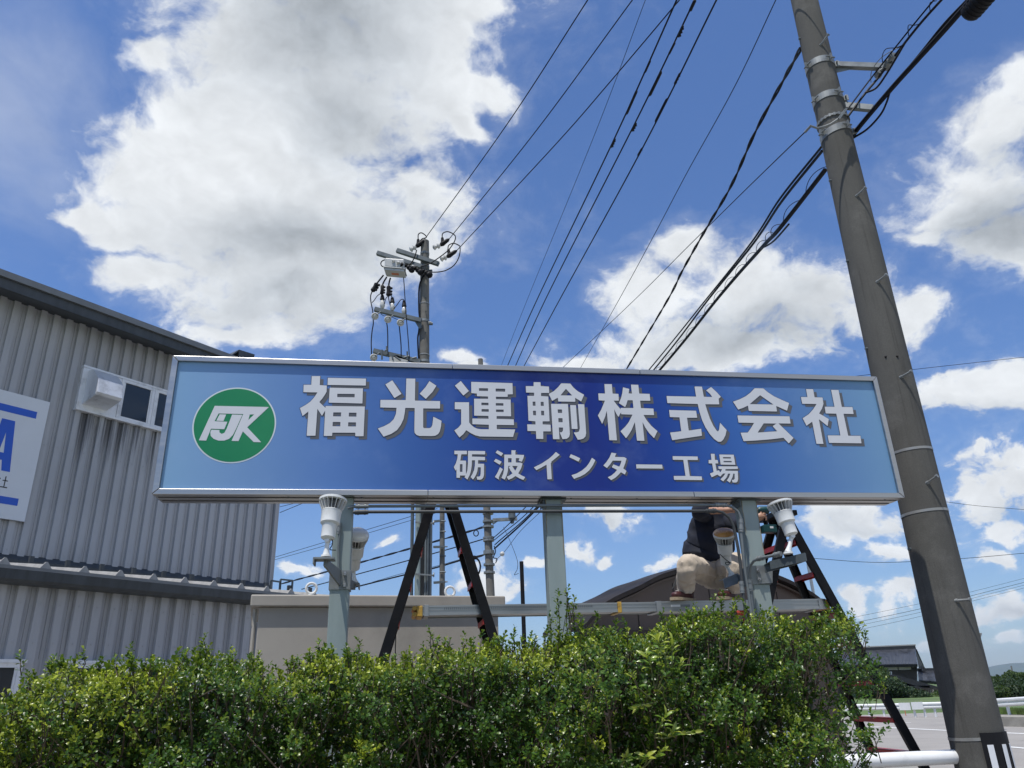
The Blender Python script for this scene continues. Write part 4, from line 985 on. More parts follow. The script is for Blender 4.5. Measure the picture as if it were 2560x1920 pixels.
slr = loft([(W6(600, 270, .93), .080, .080), (W6(570, 235, .82), .074, .072), (W6(556, 215, .72), .066, .064), (W6(600, 200, .66), .058, .056), (W6(640, 190, .63), .050, .050)], 16, amp=.008)
sll = loft([(W6(790, 270, .92), .080, .080), (W6(850, 310, .82), .072, .070), (W6(900, 345, .73), .064, .062), (W6(950, 325, .68), .054, .052), (W6(990, 308, .64), .044, .044)], 16, amp=.008)
merge([tor, slr, sll]).build('shirt', M_navy, per, smooth=True)
b = MB(); fl = [W6(x, y, n) for x, y, n in ((378, 670, 1.02), (430, 690, 1.02), (395, 790, 1.02), (350, 880, 1.0), (297, 930, 1.0), (325, 855, 1.0), (350, 760, 1.02))]
b.prism(fl, SN * .008); b.build('shirt_tail', mat('dark shirt tail', (.055, .058, .062), .85), per)
# trousers
seat = loft([(W6(640, 640, 1.0), .150, .115), (W6(655, 700, 1.0), .160, .135), (W6(675, 770, 1.0), .160, .14), (W6(685, 820, .99), .13, .12), (W6(690, 865, .97), .06, .06)], amp=.008, seed=9)
legR = loft([(W6(660, 800, .99), .112, .112), (W6(590, 775, .92), .100, .096), (W6(520, 740, .82), .092, .088), (W6(465, 712, .72), .082, .080), (W6(438, 715, .665), .074, .072), (W6(424, 762, .67), .071, .068), (W6(424, 830, .725), .067, .064), (W6(424, 890, .765), .062, .060), (W6(420, 950, .79), .056, .054)], 36, amp=.011, freq=15, seed=5)
legL = loft([(W6(720, 800, .99), .120, .120), (W6(780, 785, .92), .126, .120), (W6(840, 745, .82), .116, .108), (W6(880, 712, .73), .098, .094), (W6(893, 712, .69), .086, .082), (W6(888, 765, .69), .080, .076), (W6(875, 835, .745), .074, .070), (W6(860, 890, .79), .066, .064), (W6(855, 945, .82), .056, .054)], 24, amp=.011, freq=13, seed=6)
merge([seat, legR, legL]).build('trousers', M_beige, per, smooth=True)
for (a, h_, nm) in (('toeR', 'heelR', 'R'), ('toeL', 'heelL', 'L')):
    tp, hp = pj[a][0].copy(), pj[h_][0].copy(); zt_ = PZ + .032; tp.z = hp.z = zt_ + .012
    d = (tp - hp).normalized(); hp = hp - d * .02; tp = hp + d * .26
    o = skin_obj('shoe', {'h': (hp, .042, .040), 'm': (hp.lerp(tp, .5), .043, .038), 'b': (hp.lerp(tp, .75), .048, .032), 't': (tp, .036, .026), 'top': (hp.lerp(tp, .15) + Zv * .075, .046, .048)}, [('h', 'm'), ('m', 'b'), ('b', 't'), ('h', 'top')], per, M_shoe, 'h', 2)
    b = MB(); sdv = d.cross(Zv); pr = []
    for k, w_ in ((0, .030), (.12, .040), (.5, .040), (.78, .050), (.95, .040), (1.06, .018)): pr.append((k, w_))
    ou = [hp.lerp(tp, k) - sdv * w_ for k, w_ in pr] + [hp.lerp(tp, k) + sdv * w_ for k, w_ in reversed(pr)]
    for v in ou: v.z = PZ + .003
    b.prism(ou, Zv * .022); b.build('shoe_sole', M_sole, per)
    b = MB()
    for k in (.45, .55, .65): c_ = hp.lerp(tp, k) + Zv * (.040 - .02 * (k - .45)); b.tube([c_ - sdv * .028 - d * .008, c_ + Zv * .004, c_ + sdv * .028 + d * .008], .0035, 5)
    b.build('shoelace', M_lace, per)
# power driver in the hand
hp = pj['haL'][0]; t = thing('power_driver', 'teal and black cordless driver held in the hand beside the right post', 'power tool', loc=hp + SN * .02)
b = MB(); c0 = W6(1130, 200, .56); b.tube([W6(1085, 205, .56), W6(1100, 205, .56), W6(1175, 205, .56), W6(1185, 205, .56)], [.022, .030, .032, .022], 14); b.build('motor_housing', M_teal, t, smooth=True)
b = MB(); b.tube([W6(1085, 205, .56), W6(1050, 205, .56)], [.014, .009], 10); b.build('chuck', M_galvd, t, smooth=True)
b = MB(); b.tube([W6(1135, 225, .56), W6(1150, 300, .56), W6(1165, 340, .56)], [.017, .016, .018], 10); b.build('grip', M_black, t, smooth=True)
b = MB(); c_ = (W6(1185, 380, .56)); b.box(c_, (.055, .036, .030), (SU, SN, Zv)); b.build('battery', M_teal, t, bevel=.006)
b = MB(); b.box(c_ - SN * .0365 + SU * .01 + Zv * .008, (.014, .0008, .008), (SU, SN, Zv)); b.build('battery_label', M_board, t)

# ------------------------------------------------------------------ the large concrete pole
PY = 5.97
ptop, pbot = at(*q1(385, 60), PY), at(*(b_ * 1.1573 for b_ in (2110, 1600)), PY)
pc = lambda z: Vector((3.201 + .0063 * z, PY, z))
prr = lambda z: .1895 - z * .00715
pole = thing('utility_pole', 'thick leaning concrete pole with steel bands and step bolts right of the sign', 'pole', loc=pc(0))
b = MB(); zs = [-.3 + i * .5 for i in range(27)]
b.tube([pc(z) for z in zs], [prr(z) for z in zs], 40); b.build('shaft', M_conc, pole, smooth=True)
def band(z, h, m, name, extra=.004, tilt=0.0):
    b = MB(); R = prr(z) + extra; c_ = pc(z); n = 40; vs, fs = [], []
    for k in range(n):
        t_ = 2 * math.pi * k / n
        for rr_, zz in ((R - extra - .001, -h / 2), (R, -h / 2), (R, h / 2), (R - extra - .001, h / 2)): vs.append(c_ + Vector((math.cos(t_) * rr_, math.sin(t_) * rr_, zz + tilt * math.cos(t_))))
    for k in range(n):
        for j in range(4): fs.append((k * 4 + j, ((k + 1) % n) * 4 + j, ((k + 1) % n) * 4 + (j + 1) % 4, k * 4 + (j + 1) % 4))
    b.add(vs, fs); return b.build(name, m, pole, smooth=False)
def pz(px, py): return at(px, py, PY - .18).z
zb = [pz(*q1(500, 460)), pz(*q1(560, 750)), pz(*q1(590, 930)), pz(*q1(610, 1030))]
band(zb[0], .075, M_galv, 'steel_band', .006); band(zb[1], .075, M_galv, 'steel_band', .006); band(zb[3], .075, M_galv, 'steel_band', .006, .03)
b = MB(); R = prr(zb[2]); 
for k in range(44):
    a = 2 * math.pi * k / 44; c_ = pc(zb[2]) + Vector((math.cos(a), math.sin(a), 0)) * (R + .006); b.box(c_, (.010, .006, .016 if k % 2 else .009), (Vector((-math.sin(a), math.cos(a), 0)), Vector((math.cos(a), math.sin(a), 0)), Zv))
b.build('chain_band', M_galv, pole)
for px, py in ((2100 + 860 / 4.809, 900 + 1045 / 4.809), (2100 + 1000 / 4.809, 1230 + 205 / 4.809), r7(1350, 1378)): band(pz(px, py), .020, M_strap, 'thin_strap', .003, .008)
# band ears, bolts
for z in (zb[0], zb[1], zb[3]):
    b = MB()
    for a in (rad(198), rad(-20), rad(-75)):
        d = Vector((math.cos(a), math.sin(a), 0)); c_ = pc(z) + d * (prr(z) + .022); b.box(c_, (.026, .006, .030), (d, Vector((-d.y, d.x, 0)), Zv)); b.tube([c_ - Vector((-d.y, d.x, 0)) * .045, c_ + Vector((-d.y, d.x, 0)) * .055], .008, 6); b.build('band_bolt', M_galv, pole); b = MB()
# bracket arms toward the right
def arm(a_px, e_px, w, t_, gus):
    A = pc(at(*a_px, PY).z); A = at(*a_px, PY - .02); E = at(*e_px, PY - .15)
    b = MB(); b.bar(A, E, .055, .055); b.build('bracket_arm', M_galv, pole)
    b = MB(); d = (E - A).normalized(); b.prism([A - Zv * .03, A + d * .22 - Zv * .03, A + d * .02 - Zv * gus], SN * .006); b.build('arm_gusset', M_galv, pole)
    return E
E1 = arm(q1(600, 545), q1(1045, 562), .05, .05, .10); E2 = arm(q1(680, 885), q1(945, 910), .05, .05, -.10)
# step bolts
for bs, tp in ((q1(510, 375), q1(570, 292)), (q1(812, 1640), q1(882, 1575)), ((1900 + 985 / 3.352, 440 + 885 / 3.352), (1900 + 1057 / 3.352, 440 + 830 / 3.352)), ((2100 + 735 / 4.809, 900 + 205 / 4.809), (2100 + 852 / 4.809, 900 + 138 / 4.809)),
               ((2100 + 1050 / 4.809, 900 + 1475 / 4.809), (2100 + 1160 / 4.809, 900 + 1400 / 4.809)), (q4(1400, 1305), q4(1555, 1295))):
    A = at(*bs, PY); zz = A.z; dx = A.x - pc(zz).x; R = prr(zz); dy = math.sqrt(max(1e-4, R * R - dx * dx))
    for _ in range(4):
        A = at(*bs, PY - dy); dx = A.x - pc(A.z).x; R = prr(A.z); dy = math.sqrt(max(1e-4, R * R - min(dx * dx, R * R * .98)))
    E = at(*tp, A.y - .075)
    b = MB(); d = (E - A).normalized(); b.tube([A - d * .02, E], .0095, 8); b.tube([E - d * .004, E + d * .010], .016, 8); b.tube([A - d * .01, A + d * .01], .014, 8); b.build('step_bolt', M_galv, pole, smooth=True)
for px, py in ((2067, 452), (2111, 653), (2158, 872), (2268, 1373), (1994, 97)):
    A = at(px, py, PY); c_ = pc(A.z); d = (A - c_); d.z = 0; d.normalize(); b = MB(); b.tube([c_ + d * (prr(A.z) - .01), c_ + d * (prr(A.z) + .018)], .012, 8); b.build('bolt_stub', M_galvd, pole)
b = MB()
for px, py in ((2089, 510), (2136, 723), (2214, 892), (2243, 891), (2010, 134)):
    dy = .15
    for _ in range(6):
        A = at(px, py, PY - dy); dx = A.x - pc(A.z).x; R = prr(A.z); dy = math.sqrt(max(1e-4, R * R - dx * dx))
    if abs(dx) < R * .97: b.sphere(A, .010, 8, 6)
b.build('bolt_holes', M_black, pole)
# striped guard sheet near the foot
z1_ = at(*r7(1440, 1320), PY - .22).z
def wrap(z0, z1, a0, a1, m, name, e=.006, segs=24):
    b = MB(); vs, fs = [], []
    for i in range(segs + 1):
        a = a0 + (a1 - a0) * i / segs
        for z in (z0, z1): c_ = pc(z); vs.append(c_ + Vector((math.cos(a), math.sin(a), 0)) * (prr(z) + e)); vs.append(c_ + Vector((math.cos(a), math.sin(a), 0)) * (prr(z) - .001))
    for i in range(segs):
        p = i * 4; q = p + 4
        fs += [(p, q, q + 2, p + 2), (p + 1, p + 3, q + 3, q + 1), (p + 2, q + 2, q + 3, p + 3), (p, p + 1, q + 1, q)]
    b.add(vs, fs); return b.build(name, m, pole)
wrap(.15, z1_, rad(-112), rad(60), M_black, 'guard_sheet', .010)
for a in (-103, -72, -46, -22, 2, 26):
    wrap(.2, z1_ - .075, rad(a), rad(a + 12), M_board, 'guard_stripe', .0135, 4)

# ------------------------------------------------------------------ white pipe rail by the road
t = thing('pipe_rail', 'white pipe guard rail between the hedge and the large pole', 'guard rail', loc=(at(2200, 1905, 5.9).x, 5.9, 0))
A, E = at(*r7(1290, 1548), 5.98), at(*r7(200, 1600), 5.75); A2 = A + (A - E).normalized() * .04
E2_ = E + (E - A).normalized() * 1.2
b = MB(); b.tube([A2, E, E2_], .047, 20); b.build('pipe', M_pipe, t, smooth=True)
for k in (.93, 1.5):
    p = A.lerp(E, k); b = MB(); b.tube([Vector((p.x, p.y + .0, 0)), p], .045, 14); b.build('post', M_pipe, t, smooth=True)

def siding_mat():
    m = bpy.data.materials.new('weathered grey siding'); m.use_nodes = True
    t = m.node_tree; t.nodes.clear(); h = G(t)
    P_ = h.new('ShaderNodeNewGeometry').outputs['Position']; sz = h.new('ShaderNodeSeparateXYZ'); h.put(sz.inputs[0], P_); z = sz.outputs[2]
    w_ = h.vm('DOT_PRODUCT', P_, tuple(BW), out=1)
    base = h.mix(h.smooth(h.noise(P_, .6, 4, .5), .35, .65), (0.385, 0.388, 0.395), (0.44, 0.443, 0.45))
    grain = h.noise(h.vm('MULTIPLY', P_, (70, 70, 1.2)), 1.0, 3, .6)
    base = h.mix(h.m('MULTIPLY', h.smooth(grain, .35, .7), .16), base, (0.30, 0.31, 0.33))
    st = h.noise(h.vm('MULTIPLY', P_, (11, 11, .45)), 1.0, 6, .65); pat = h.noise(P_, .55, 3, .5)
    top = h.smooth(z, 5.9, 6.85); under = h.m('MULTIPLY', h.m('MULTIPLY', h.smooth(z, 4.3, 5.6), h.m('LESS_THAN', z, 5.62)), h.m('MULTIPLY', h.smooth(w_, 4.6, 4.9), h.smooth(w_, 7.1, 6.8)))
    base_ = h.smooth(z, 3.9, 3.35); where = h.m('MAXIMUM', h.m('MAXIMUM', h.m('MULTIPLY', top, h.smooth(pat, .42, .6)), under), h.m('MULTIPLY', base_, .4))
    k = h.m('MULTIPLY', h.smooth(h.m('ADD', st, h.m('MULTIPLY', where, .16)), .56, .74), h.m('ADD', h.m('MULTIPLY', where, .75), .14))
    c = h.mix(k, base, (0.085, 0.085, 0.09))
    p = h.new('ShaderNodeBsdfPrincipled'); h.put(p.inputs['Base Color'], c); p.inputs['Roughness'].default_value = .55; p.inputs['Specular IOR Level'].default_value = .35
    bp = h.new('ShaderNodeBump'); bp.inputs['Strength'].default_value = .12; bp.inputs['Distance'].default_value = .004; h.put(bp.inputs['Height'], grain); h.put(p.inputs['Normal'], bp.outputs[0])
    o = h.new('ShaderNodeOutputMaterial'); t.links.new(p.outputs[0], o.inputs[0]); return m
M_siding = siding_mat()
# ------------------------------------------------------------------ corrugated factory on the left
fac = thing('factory_building', 'grey corrugated metal factory with a dark gutter and a lower lean-to at the left', 'building', BM_)
RP = .179
def siding_panel(nrib, z0, z1, name='siding_panel'):
    """ribs along w, extruded in z; D grows away from the viewer"""
    m_ = MB(); pr = []
    for k in range(nrib):
        w = k * RP
        pr += [(w, 0.012), (w + .005, -.030), (w + .086, -.030), (w + .096, 0.010), (w + .136, 0.012), (w + .139, .020), (w + .142, 0.012)]
    pr.append((nrib * RP - .0008, 0.012))
    vs = [(w, d, z) for z in (z0, z1) for w, d in pr]; n = len(pr)
    m_.add(vs, [(i, i + 1, n + i + 1, n + i) for i in range(n - 1)])
    return m_
def wallrun(w0, w1, Dd, z0, z1, openings):
    """panels of five ribs, cut round rectangular openings (wa, wb, za, zb)"""
    cache = {}; w = w0; N = 5
    while w < w1 - .05:
        nr = min(N, max(1, int(round((w1 - w) / RP)))); we = w + nr * RP
        cuts = [o for o in openings if o[0] < we - .09 and o[1] > w + .09]
        if not cuts: spans = [(w, nr, z0, z1)]
        else:
            spans = []
            for k in range(nr):
                a, c = w + k * RP, w + (k + 1) * RP; oo = [o for o in cuts if o[0] < c - .09 and o[1] > a + .09]
                if oo: spans += [(a, 1, z0, oo[0][2]), (a, 1, oo[0][3], z1)]
                else: spans.append((a, 1, z0, z1))
        for a, nr_, za, zb_ in spans:
            if zb_ - za < .02: continue
            key = (nr_, round(za, 3), round(zb_, 3))
            if key in cache:
                o = bpy.data.objects.new('siding_panel', cache[key]); o.parent = fac; WM[o] = WM[fac]; link(o)
            else:
                o = siding_panel(nr_, za, zb_).build('siding_panel', M_siding, fac, True, flipfix=False); cache[key] = o.data
            o.location = (a, Dd, 0)
        w = we
# rib phase from the photograph
ph_low = wl(*r2(1055, 800), 8).x; ph_up = wl(*r1(635, 450), 11).x
lw0 = ph_low - .0 - RP * 55; uw0 = ph_up - RP * 60
b = MB(); b.bb((4.66, 11.013, 5.60), (7.0, 11.019, 6.30)); b.build('flat_infill', M_siding, fac, True)
b = MB(); b.bb((2.0, 8.013, 1.0), (5.3, 8.019, 2.06)); b.build('flat_infill', M_siding, fac, True)
WUP = [(4.706, 6.90, 5.634, 6.262)]; WLOW = [(-4.0, 3.42, 1.05, 2.032), (3.80, 5.05, 1.05, 2.035)]
UEND = 8.325
wallrun(uw0, UEND - .02, 11.0, 3.30, 6.93, WUP)
wallrun(lw0, 7.55, 8.0, 0.0, 2.72, WLOW)
b = MB(); b.bb((-3, 11.02, 0), (UEND - .03, 24, 6.9)); b.build('inner_shell', M_gutter, fac, True)
b = MB(); b.bb((-3, 8.03, 0), (7.5, 10.98, 2.6)); b.build('inner_shell', M_gutter, fac, True)
b = MB(); b.bb((UEND - .02, 10.955, 3.3), (UEND + .06, 11.06, 6.95)); b.bb((UEND - .01, 11.062, 3.3), (UEND + .06, 24, 6.9)); b.build('corner_trim', M_siding, fac, True)
b = MB(); b.bb((7.55, 7.955, 0), (7.62, 8.06, 2.72)); b.bb((7.56, 8.062, 0), (7.62, 10.98, 2.72)); b.build('corner_trim', M_siding, fac, True)
for Dd_, ph_, w0_, w1_, zs_ in ((11.0, uw0, .6, UEND - .1, (3.55, 5.0, 6.6)), (8.0, lw0, .6, 7.4, (2.2, 2.55, 1.2))):
    b = MB(); k = int((w0_ - ph_) / RP) + 1
    while ph_ + k * RP + .046 < w1_:
        for z in zs_: b.box((ph_ + k * RP + .046, Dd_ - .037, z), (.005, .003, .005))
        k += 1
    b.build('sheet_screws', M_siding, fac, True, kind='stuff')
# upper eaves
b = MB(); b.bb((-4, 10.58, 7.022), (UEND + .25, 10.72, 7.115)); b.build('roof_edge_flashing', M_flash, fac, True)
b = MB(); b.bb((-4, 10.62, 6.865), (UEND + .2, 10.74, 7.021)); b.bb((-4, 10.741, 6.93), (UEND + .2, 11.05, 6.96)); b.bb((-4, 10.605, 6.868), (UEND + .2, 10.619, 6.885)); b.build('gutter', M_gutter, fac, True)
b = MB(); b.prism([(-4, 10.72, 7.06), (-4, 24, 7.9), (-4, 24, 7.8), (-4, 10.72, 6.97)], (UEND + 4.25, 0, 0)); b.build('roof', M_roofm, fac, True)
# open box on the roof edge
rp = [wl(*r1(*q), 10.7) for q in ((1410, 610), (1470, 575), (1565, 605), (1565, 640))]
b = MB(); b.prism([(rp[1].x, 10.7, rp[1].z), (rp[2].x, 10.7, rp[2].z), (rp[2].x, 10.7, 7.0), (rp[1].x + .0, 10.7, 7.0)], (0, .05, 0)); b.prism([(rp[0].x, 10.7, rp[0].z - .02), (rp[1].x - .002, 10.7, rp[1].z), (rp[1].x - .002, 10.7, rp[1].z - .03), (rp[0].x, 10.7, rp[0].z - .05)], (0, .9, 0)); b.bb((rp[1].x + .0, 10.752, 7.0), (rp[1].x + .03, 11.7, rp[1].z)); b.build('rooftop_upstand', M_gutter, fac, True)
# windows
def window(w0, w1, z0, z1, Dd, name='window', fr=.045, split=None):
    f = MB(); 
    for a, c in (((w0, z0), (w1, z0 + fr)), ((w0, z1 - fr), (w1, z1)), ((w0, z0 + fr + .0005), (w0 + fr, z1 - fr - .0005)), ((w1 - fr, z0 + fr + .0005), (w1, z1 - fr - .0005))):
        f.bb((a[0], Dd - .060, a[1]), (c[0], Dd + .03, c[1]))
    o = f.build(name, M_wframe, fac, True)
    WMo = WM[o]
    p = MB(); p.bb((w0 + fr, Dd - .042, z0 + fr), (w1 - fr, Dd - .038, z1 - fr)); p.build('pane', M_glass, o, True)
    for sa_, sc__ in (((w0 + fr + .001, Dd - .052, z0 + fr + .001), (w0 + fr + .022, Dd - .043, z1 - fr - .001)), ((w1 - fr - .022, Dd - .052, z0 + fr + .001), (w1 - fr - .001, Dd - .043, z1 - fr - .001))):
        s = MB(); s.bb(sa_, sc__); s.build('sash', M_wframe, o, True)
    return o
b = MB(); b.bb((4.70, 10.94, 6.268), (6.92, 11.03, 6.30)); b.bb((4.70, 10.92, 5.60), (6.92, 11.03, 5.630)); b.build('window_trim', M_wframe, fac, True)
b = MB(); b.bb((4.706, 10.948, 5.632), (5.285, 11.03, 6.264)); b.build('vent_panel', M_wframe, fac, True)
window(5.288, 5.824, 5.632, 6.264, 11.0); window(5.828, 6.37, 5.632, 6.264, 11.0); window(6.374, 6.90, 5.632, 6.264, 11.0)
hp_ = [(10.962, 6.235), (10.80, 6.215), (10.60, 6.02), (10.56, 5.80), (10.60, 5.765), (10.962, 5.70)]
wsh = lambda w_, Dd: w_ * Dd / 11.0
b = MB(); b.prism([(4.78, d, z) for d, z in hp_], (.37, 0, 0)); o = b.build('vent_hood', M_hood, fac, True, bevel=.006)
b = MB(); 
for z in (5.82, 5.86, 6.06, 6.10): b.lathe((4.775, 10.962, z), (0, -1, 0), [(.008, 0), (.008, .008)], 6)
b.bb((4.755, 10.95, 5.76), (4.799, 10.963, 6.18)); b.build('hood_fixings', M_galvd, fac, True)
window(3.83, 4.42, 1.06, 2.02, 8.0, fr=.04); window(4.424, 5.02, 1.06, 2.02, 8.0, fr=.04); window(2.78, 3.405, 1.06, 2.02, 8.0, fr=.04); window(2.15, 2.776, 1.06, 2.02, 8.0, fr=.04)
b = MB(); b.bb((3.79, 7.93, 2.021), (5.06, 8.03, 2.05)); b.bb((2.1, 7.93, 2.021), (3.43, 8.03, 2.05)); b.build('window_trim', M_wframe, fac, True)
# lean-to gutter, roof and seam ends
b = MB(); b.bb((-4, 7.80, 2.820), (7.62, 7.86, 2.852)); b.build('roof_edge_flashing', M_flash, fac, True)
b = MB(); b.prism([(-4, 7.86, 2.818), (-4, 7.80, 2.818), (-4, 7.81, 2.735), (-4, 7.84, 2.712), (-4, 7.97, 2.70), (-4, 7.97, 2.818)], (11.62, 0, 0)); b.build('gutter', M_gutter, fac, True)
b = MB(); b.prism([(-4, 7.90, 2.85), (-4, 11, 3.30), (-4, 11, 3.26), (-4, 7.90, 2.80)], (11.62, 0, 0)); b.build('lean_to_roof', M_roofm, fac, True)
teeth = [3.063 + .3665 * k for k in range(-14, 13)]
m0 = None
for w in teeth:
    if w > 7.6: break
    tb = MB(); tb.prism([(-.062, 7.93, 2.862), (.062, 7.93, 2.862), (.008, 7.93, 2.935), (-.008, 7.93, 2.935)], (0, .02, 0))
    tb.prism([(-.035, 7.951, 2.862), (.035, 7.951, 2.862), (.005, 7.951, 2.915), (-.005, 7.951, 2.915)], (0, 3.0, .42))
    if m0 is None: o = tb.build('roof_seam', M_seam, fac, True); m0 = o.data
    else: o = bpy.data.objects.new('roof_seam', m0); o.parent = fac; WM[o] = WM[fac]; link(o)
    o.location = (w, 0, 0)
b = MB(); b.prism([(-4, 10.9, 3.42), (-4, 10.99, 3.50), (-4, 10.99, 3.30), (-4, 10.9, 3.30)], (UEND + 4.0, 0, 0)); b.build('wall_flashing', M_gutter, fac, True)
for w in teeth:
    if w < 7.4: b = MB(); b.bb((w + .12, 8.6, 3.02), (w + .16, 8.64, 3.09)); b.build('snow_clip', M_gutter, fac, True)
# rails at the far end of the lean-to roof
b = MB()
fr_ = [(r2(1665, 520), r2(1722, 528)), (r2(1725, 512), r2(1798, 520))]
for a, c in fr_:
    A, C_ = wl(*a, 8.6), wl(*c, 8.6)
    for p in (A, C_): b.bar((p.x, 8.6, 2.9), (p.x, 8.6, p.z), .02, .02)
    b.bar(A, C_, .02, .02)
b.build('roof_rail', M_galvd, fac, True)

# white board with blue print on the factory wall
bd = thing('wall_signboard', 'white board with blue bars and lettering high on the grey factory wall', 'sign', BM_)
DB = 10.93; zt_, zb_ = 5.600, 3.920; wr = 4.350
b = MB(); b.bb((.9, DB, zb_), (wr, DB + .03, zt_)); b.build('panel', M_board, bd, True)
b = MB(); b.bb((1.05, DB - .002, 5.318), (4.215, DB, 5.416)); b.bb((1.05, DB - .002, 4.107), (4.222, DB, 4.203)); b.build('blue_bar', M_blue, bd, True)
# letter A
ax0, zA1, zA0 = 3.894, 5.217, 4.528
def mir(p): return (2 * ax0 - p[0], p[1])
Rr = [(3.975, zA1), (4.047, zA0), (3.943, zA0), (3.922, 4.667)]
outer = Rr + [mir(p) for p in reversed(Rr)]
hole = [(3.897, 5.041), (3.924, 4.765), mir((3.924, 4.765))]
vs, fs = fill([outer, hole], DB - .002); b = MB(); b.add(vs, fs); b.build('letter', M_blue, bd, True, flipfix=False)
# black characters: the last one in view
b = MB()
for a, c in (((3.985, 4.40), (4.048, 4.412)), ((3.972, 4.312), (4.056, 4.326)), ((4.010, 4.327), (4.022, 4.464)), ((3.905, 4.42), (3.958, 4.432)), ((3.928, 4.433), (3.938, 4.465)), ((3.927, 4.30), (3.938, 4.40))):
    b.bb((a[0], DB - .002, a[1]), (c[0], DB, c[1]))
b.prism([(3.945, DB - .002, 4.419), (3.958, DB - .002, 4.419), (3.915, DB - .002, 4.355), (3.902, DB - .002, 4.362)], (0, .0018, 0)); b.build('character', M_ink, bd, True)

# ------------------------------------------------------------------ beige electrical cabinet hut
ha = rad(72); hw = Vector((math.sin(ha), math.cos(ha), 0)); hn = Vector((-math.cos(ha), math.sin(ha), 0)); HM = Matrix.Rotation(math.pi / 2 - ha, 4, 'Z')
HD = 6.55
def hl_(px, py, Dd):
    d = ray(px, py); t_ = (Dd - CP.dot(hn)) / d.dot(hn); p = CP + d * t_; return Vector((p.dot(hw), Dd, p.z))
A, E = hl_(*r2(1545, 593), HD), hl_(*r5(1558, 758), HD); lb = (hl_(*r2(1530, 692), HD).z + hl_(*r5(1558, 806), HD).z) / 2; lt = (A.z + E.z) / 2
WL_, WR_ = hl_(*r2(1583, 760), HD + .04).x, hl_(*r5(1512, 900), HD + .04).x
hut = thing('cabinet_hut', 'beige grey metal cabinet hut with an overhanging flat lid behind the left post', 'hut', HM)
b = MB(); b.bb((A.x, HD, lb), (E.x, HD + 1.3, lt)); b.build('lid', M_hut, hut, True, bevel=.01)
pw = [WL_, hl_(*r5(803, 1000), HD + .04).x, WR_]
for i in range(2):
    b = MB(); b.bb((pw[i] + .004, HD + .04, .1), (pw[i + 1] - .004, HD + 1.25, lb - .002)); b.build('wall_panel', M_hut, hut, True, bevel=.006)
b = MB(); b.bb((WL_ + .02, HD + .055, 0), (WR_ - .02, HD + 1.22, lb - .01)); b.build('base_frame', M_galvd, hut, True)
b = MB(); b.tube([(WL_ - .025, HD + .10, lb - .01), (WL_ - .025, HD + .10, .2)], .016, 8); b.bb((WL_ - .045, HD + .09, lb - .14), (WL_ - .006, HD + .12, lb - .04)); b.build('corner_drain', M_hut, hut, True)
for q in (r2(1912, 592), r5(1175, 742)):
    c_ = hl_(*q, HD + .12); b = MB()
    b.tube([Vector((c_.x, c_.y, c_.z + .012)) + Vector((math.cos(a) * .042, 0, math.sin(a) * .042 + .02)) for a in [2 * math.pi * k / 16 for k in range(17)]], .011, 8); b.tube([(c_.x, c_.y, lt - .005), (c_.x, c_.y, lt + .02)], .025, 10); b.build('lifting_eye', M_white, hut, True, smooth=True)

# ------------------------------------------------------------------ barrel roofed brown building
BD = 15.5
ha = rad(67); hw = Vector((math.sin(ha), math.cos(ha), 0)); hn = Vector((-math.cos(ha), math.sin(ha), 0)); HM = Matrix.Rotation(math.pi / 2 - ha, 4, 'Z')
barrel = thing('barrel_roof_shed', 'dark brown shed with a rounded barrel roof behind the worker', 'building', HM)
arcpx = [r6(-515, 1262), r6(-310, 1047), r6(0, 895), r6(170, 805), r6(340, 748), r6(700, 640), r6(1000, 690), r6(1210, 778), r6(1420, 868), r6(1640, 1000), r6(1790, 1160)]
arc = spline([hl_(*q, BD) for q in arcpx], 4)
zbase = hl_(*r6(800, 1312), BD).z
x0, x1 = arc[0].x, arc[-1].x
b = MB(); pl_ = [Vector((p.x, BD + .25, p.z - .06)) for p in arc]; pl_ = pl_ + [Vector((x1, BD + .25, zbase)), Vector((x0, BD + .25, zbase))]
b.prism(pl_, (0, .1, 0)); b.build('gable_wall', M_brown, barrel, True)
def ribbon(off, d0, d1, th, m, name):
    b = MB(); vs = []; n = len(arc)
    for p in arc:
        for dd in (d0, d1):
            for e in (0, -th): vs.append((p.x, dd, p.z + off + e))
    fs = []
    for i in range(n - 1):
        a, c = i * 4, i * 4 + 4
        fs += [(a, c, c + 2, a + 2), (a + 1, a + 3, c + 3, c + 1), (a, a + 1, c + 1, c), (a + 2, c + 2, c + 3, a + 3)]
    fs += [(0, 2, 3, 1), ((n - 1) * 4, (n - 1) * 4 + 1, (n - 1) * 4 + 3, (n - 1) * 4 + 2)]
    b.add(vs, fs); return b.build(name, m, barrel, True, smooth=True)
ribbon(.0, BD - .02, BD + 2.2, .10, M_brownd, 'roof'); ribbon(-.14, BD + .12, BD + .24, .05, M_brown, 'arched_trim')
b = MB(); b.bb((x0 - .1, BD - .1, zbase - .16), (x1 + .2, BD + .3, zbase - .002)); b.build('fascia', M_brownd, barrel, True)
b = MB(); b.bb((x0, BD + .35, 0), (x1, BD + 2.2, zbase - .165)); b.build('wall', M_brown, barrel, True)
seams = []
for k in range(7):
    xx = x0 + (x1 - x0) * (k + .5) / 7; b = MB(); top_ = min(p.z for p in arc if abs(p.x - xx) < .6) if any(abs(p.x - xx) < .6 for p in arc) else zbase + .3
    b.bb((xx, BD + .24, zbase), (xx + .02, BD + .249, top_ - .14)); b.build('wall_seam', M_brownd, barrel, True)

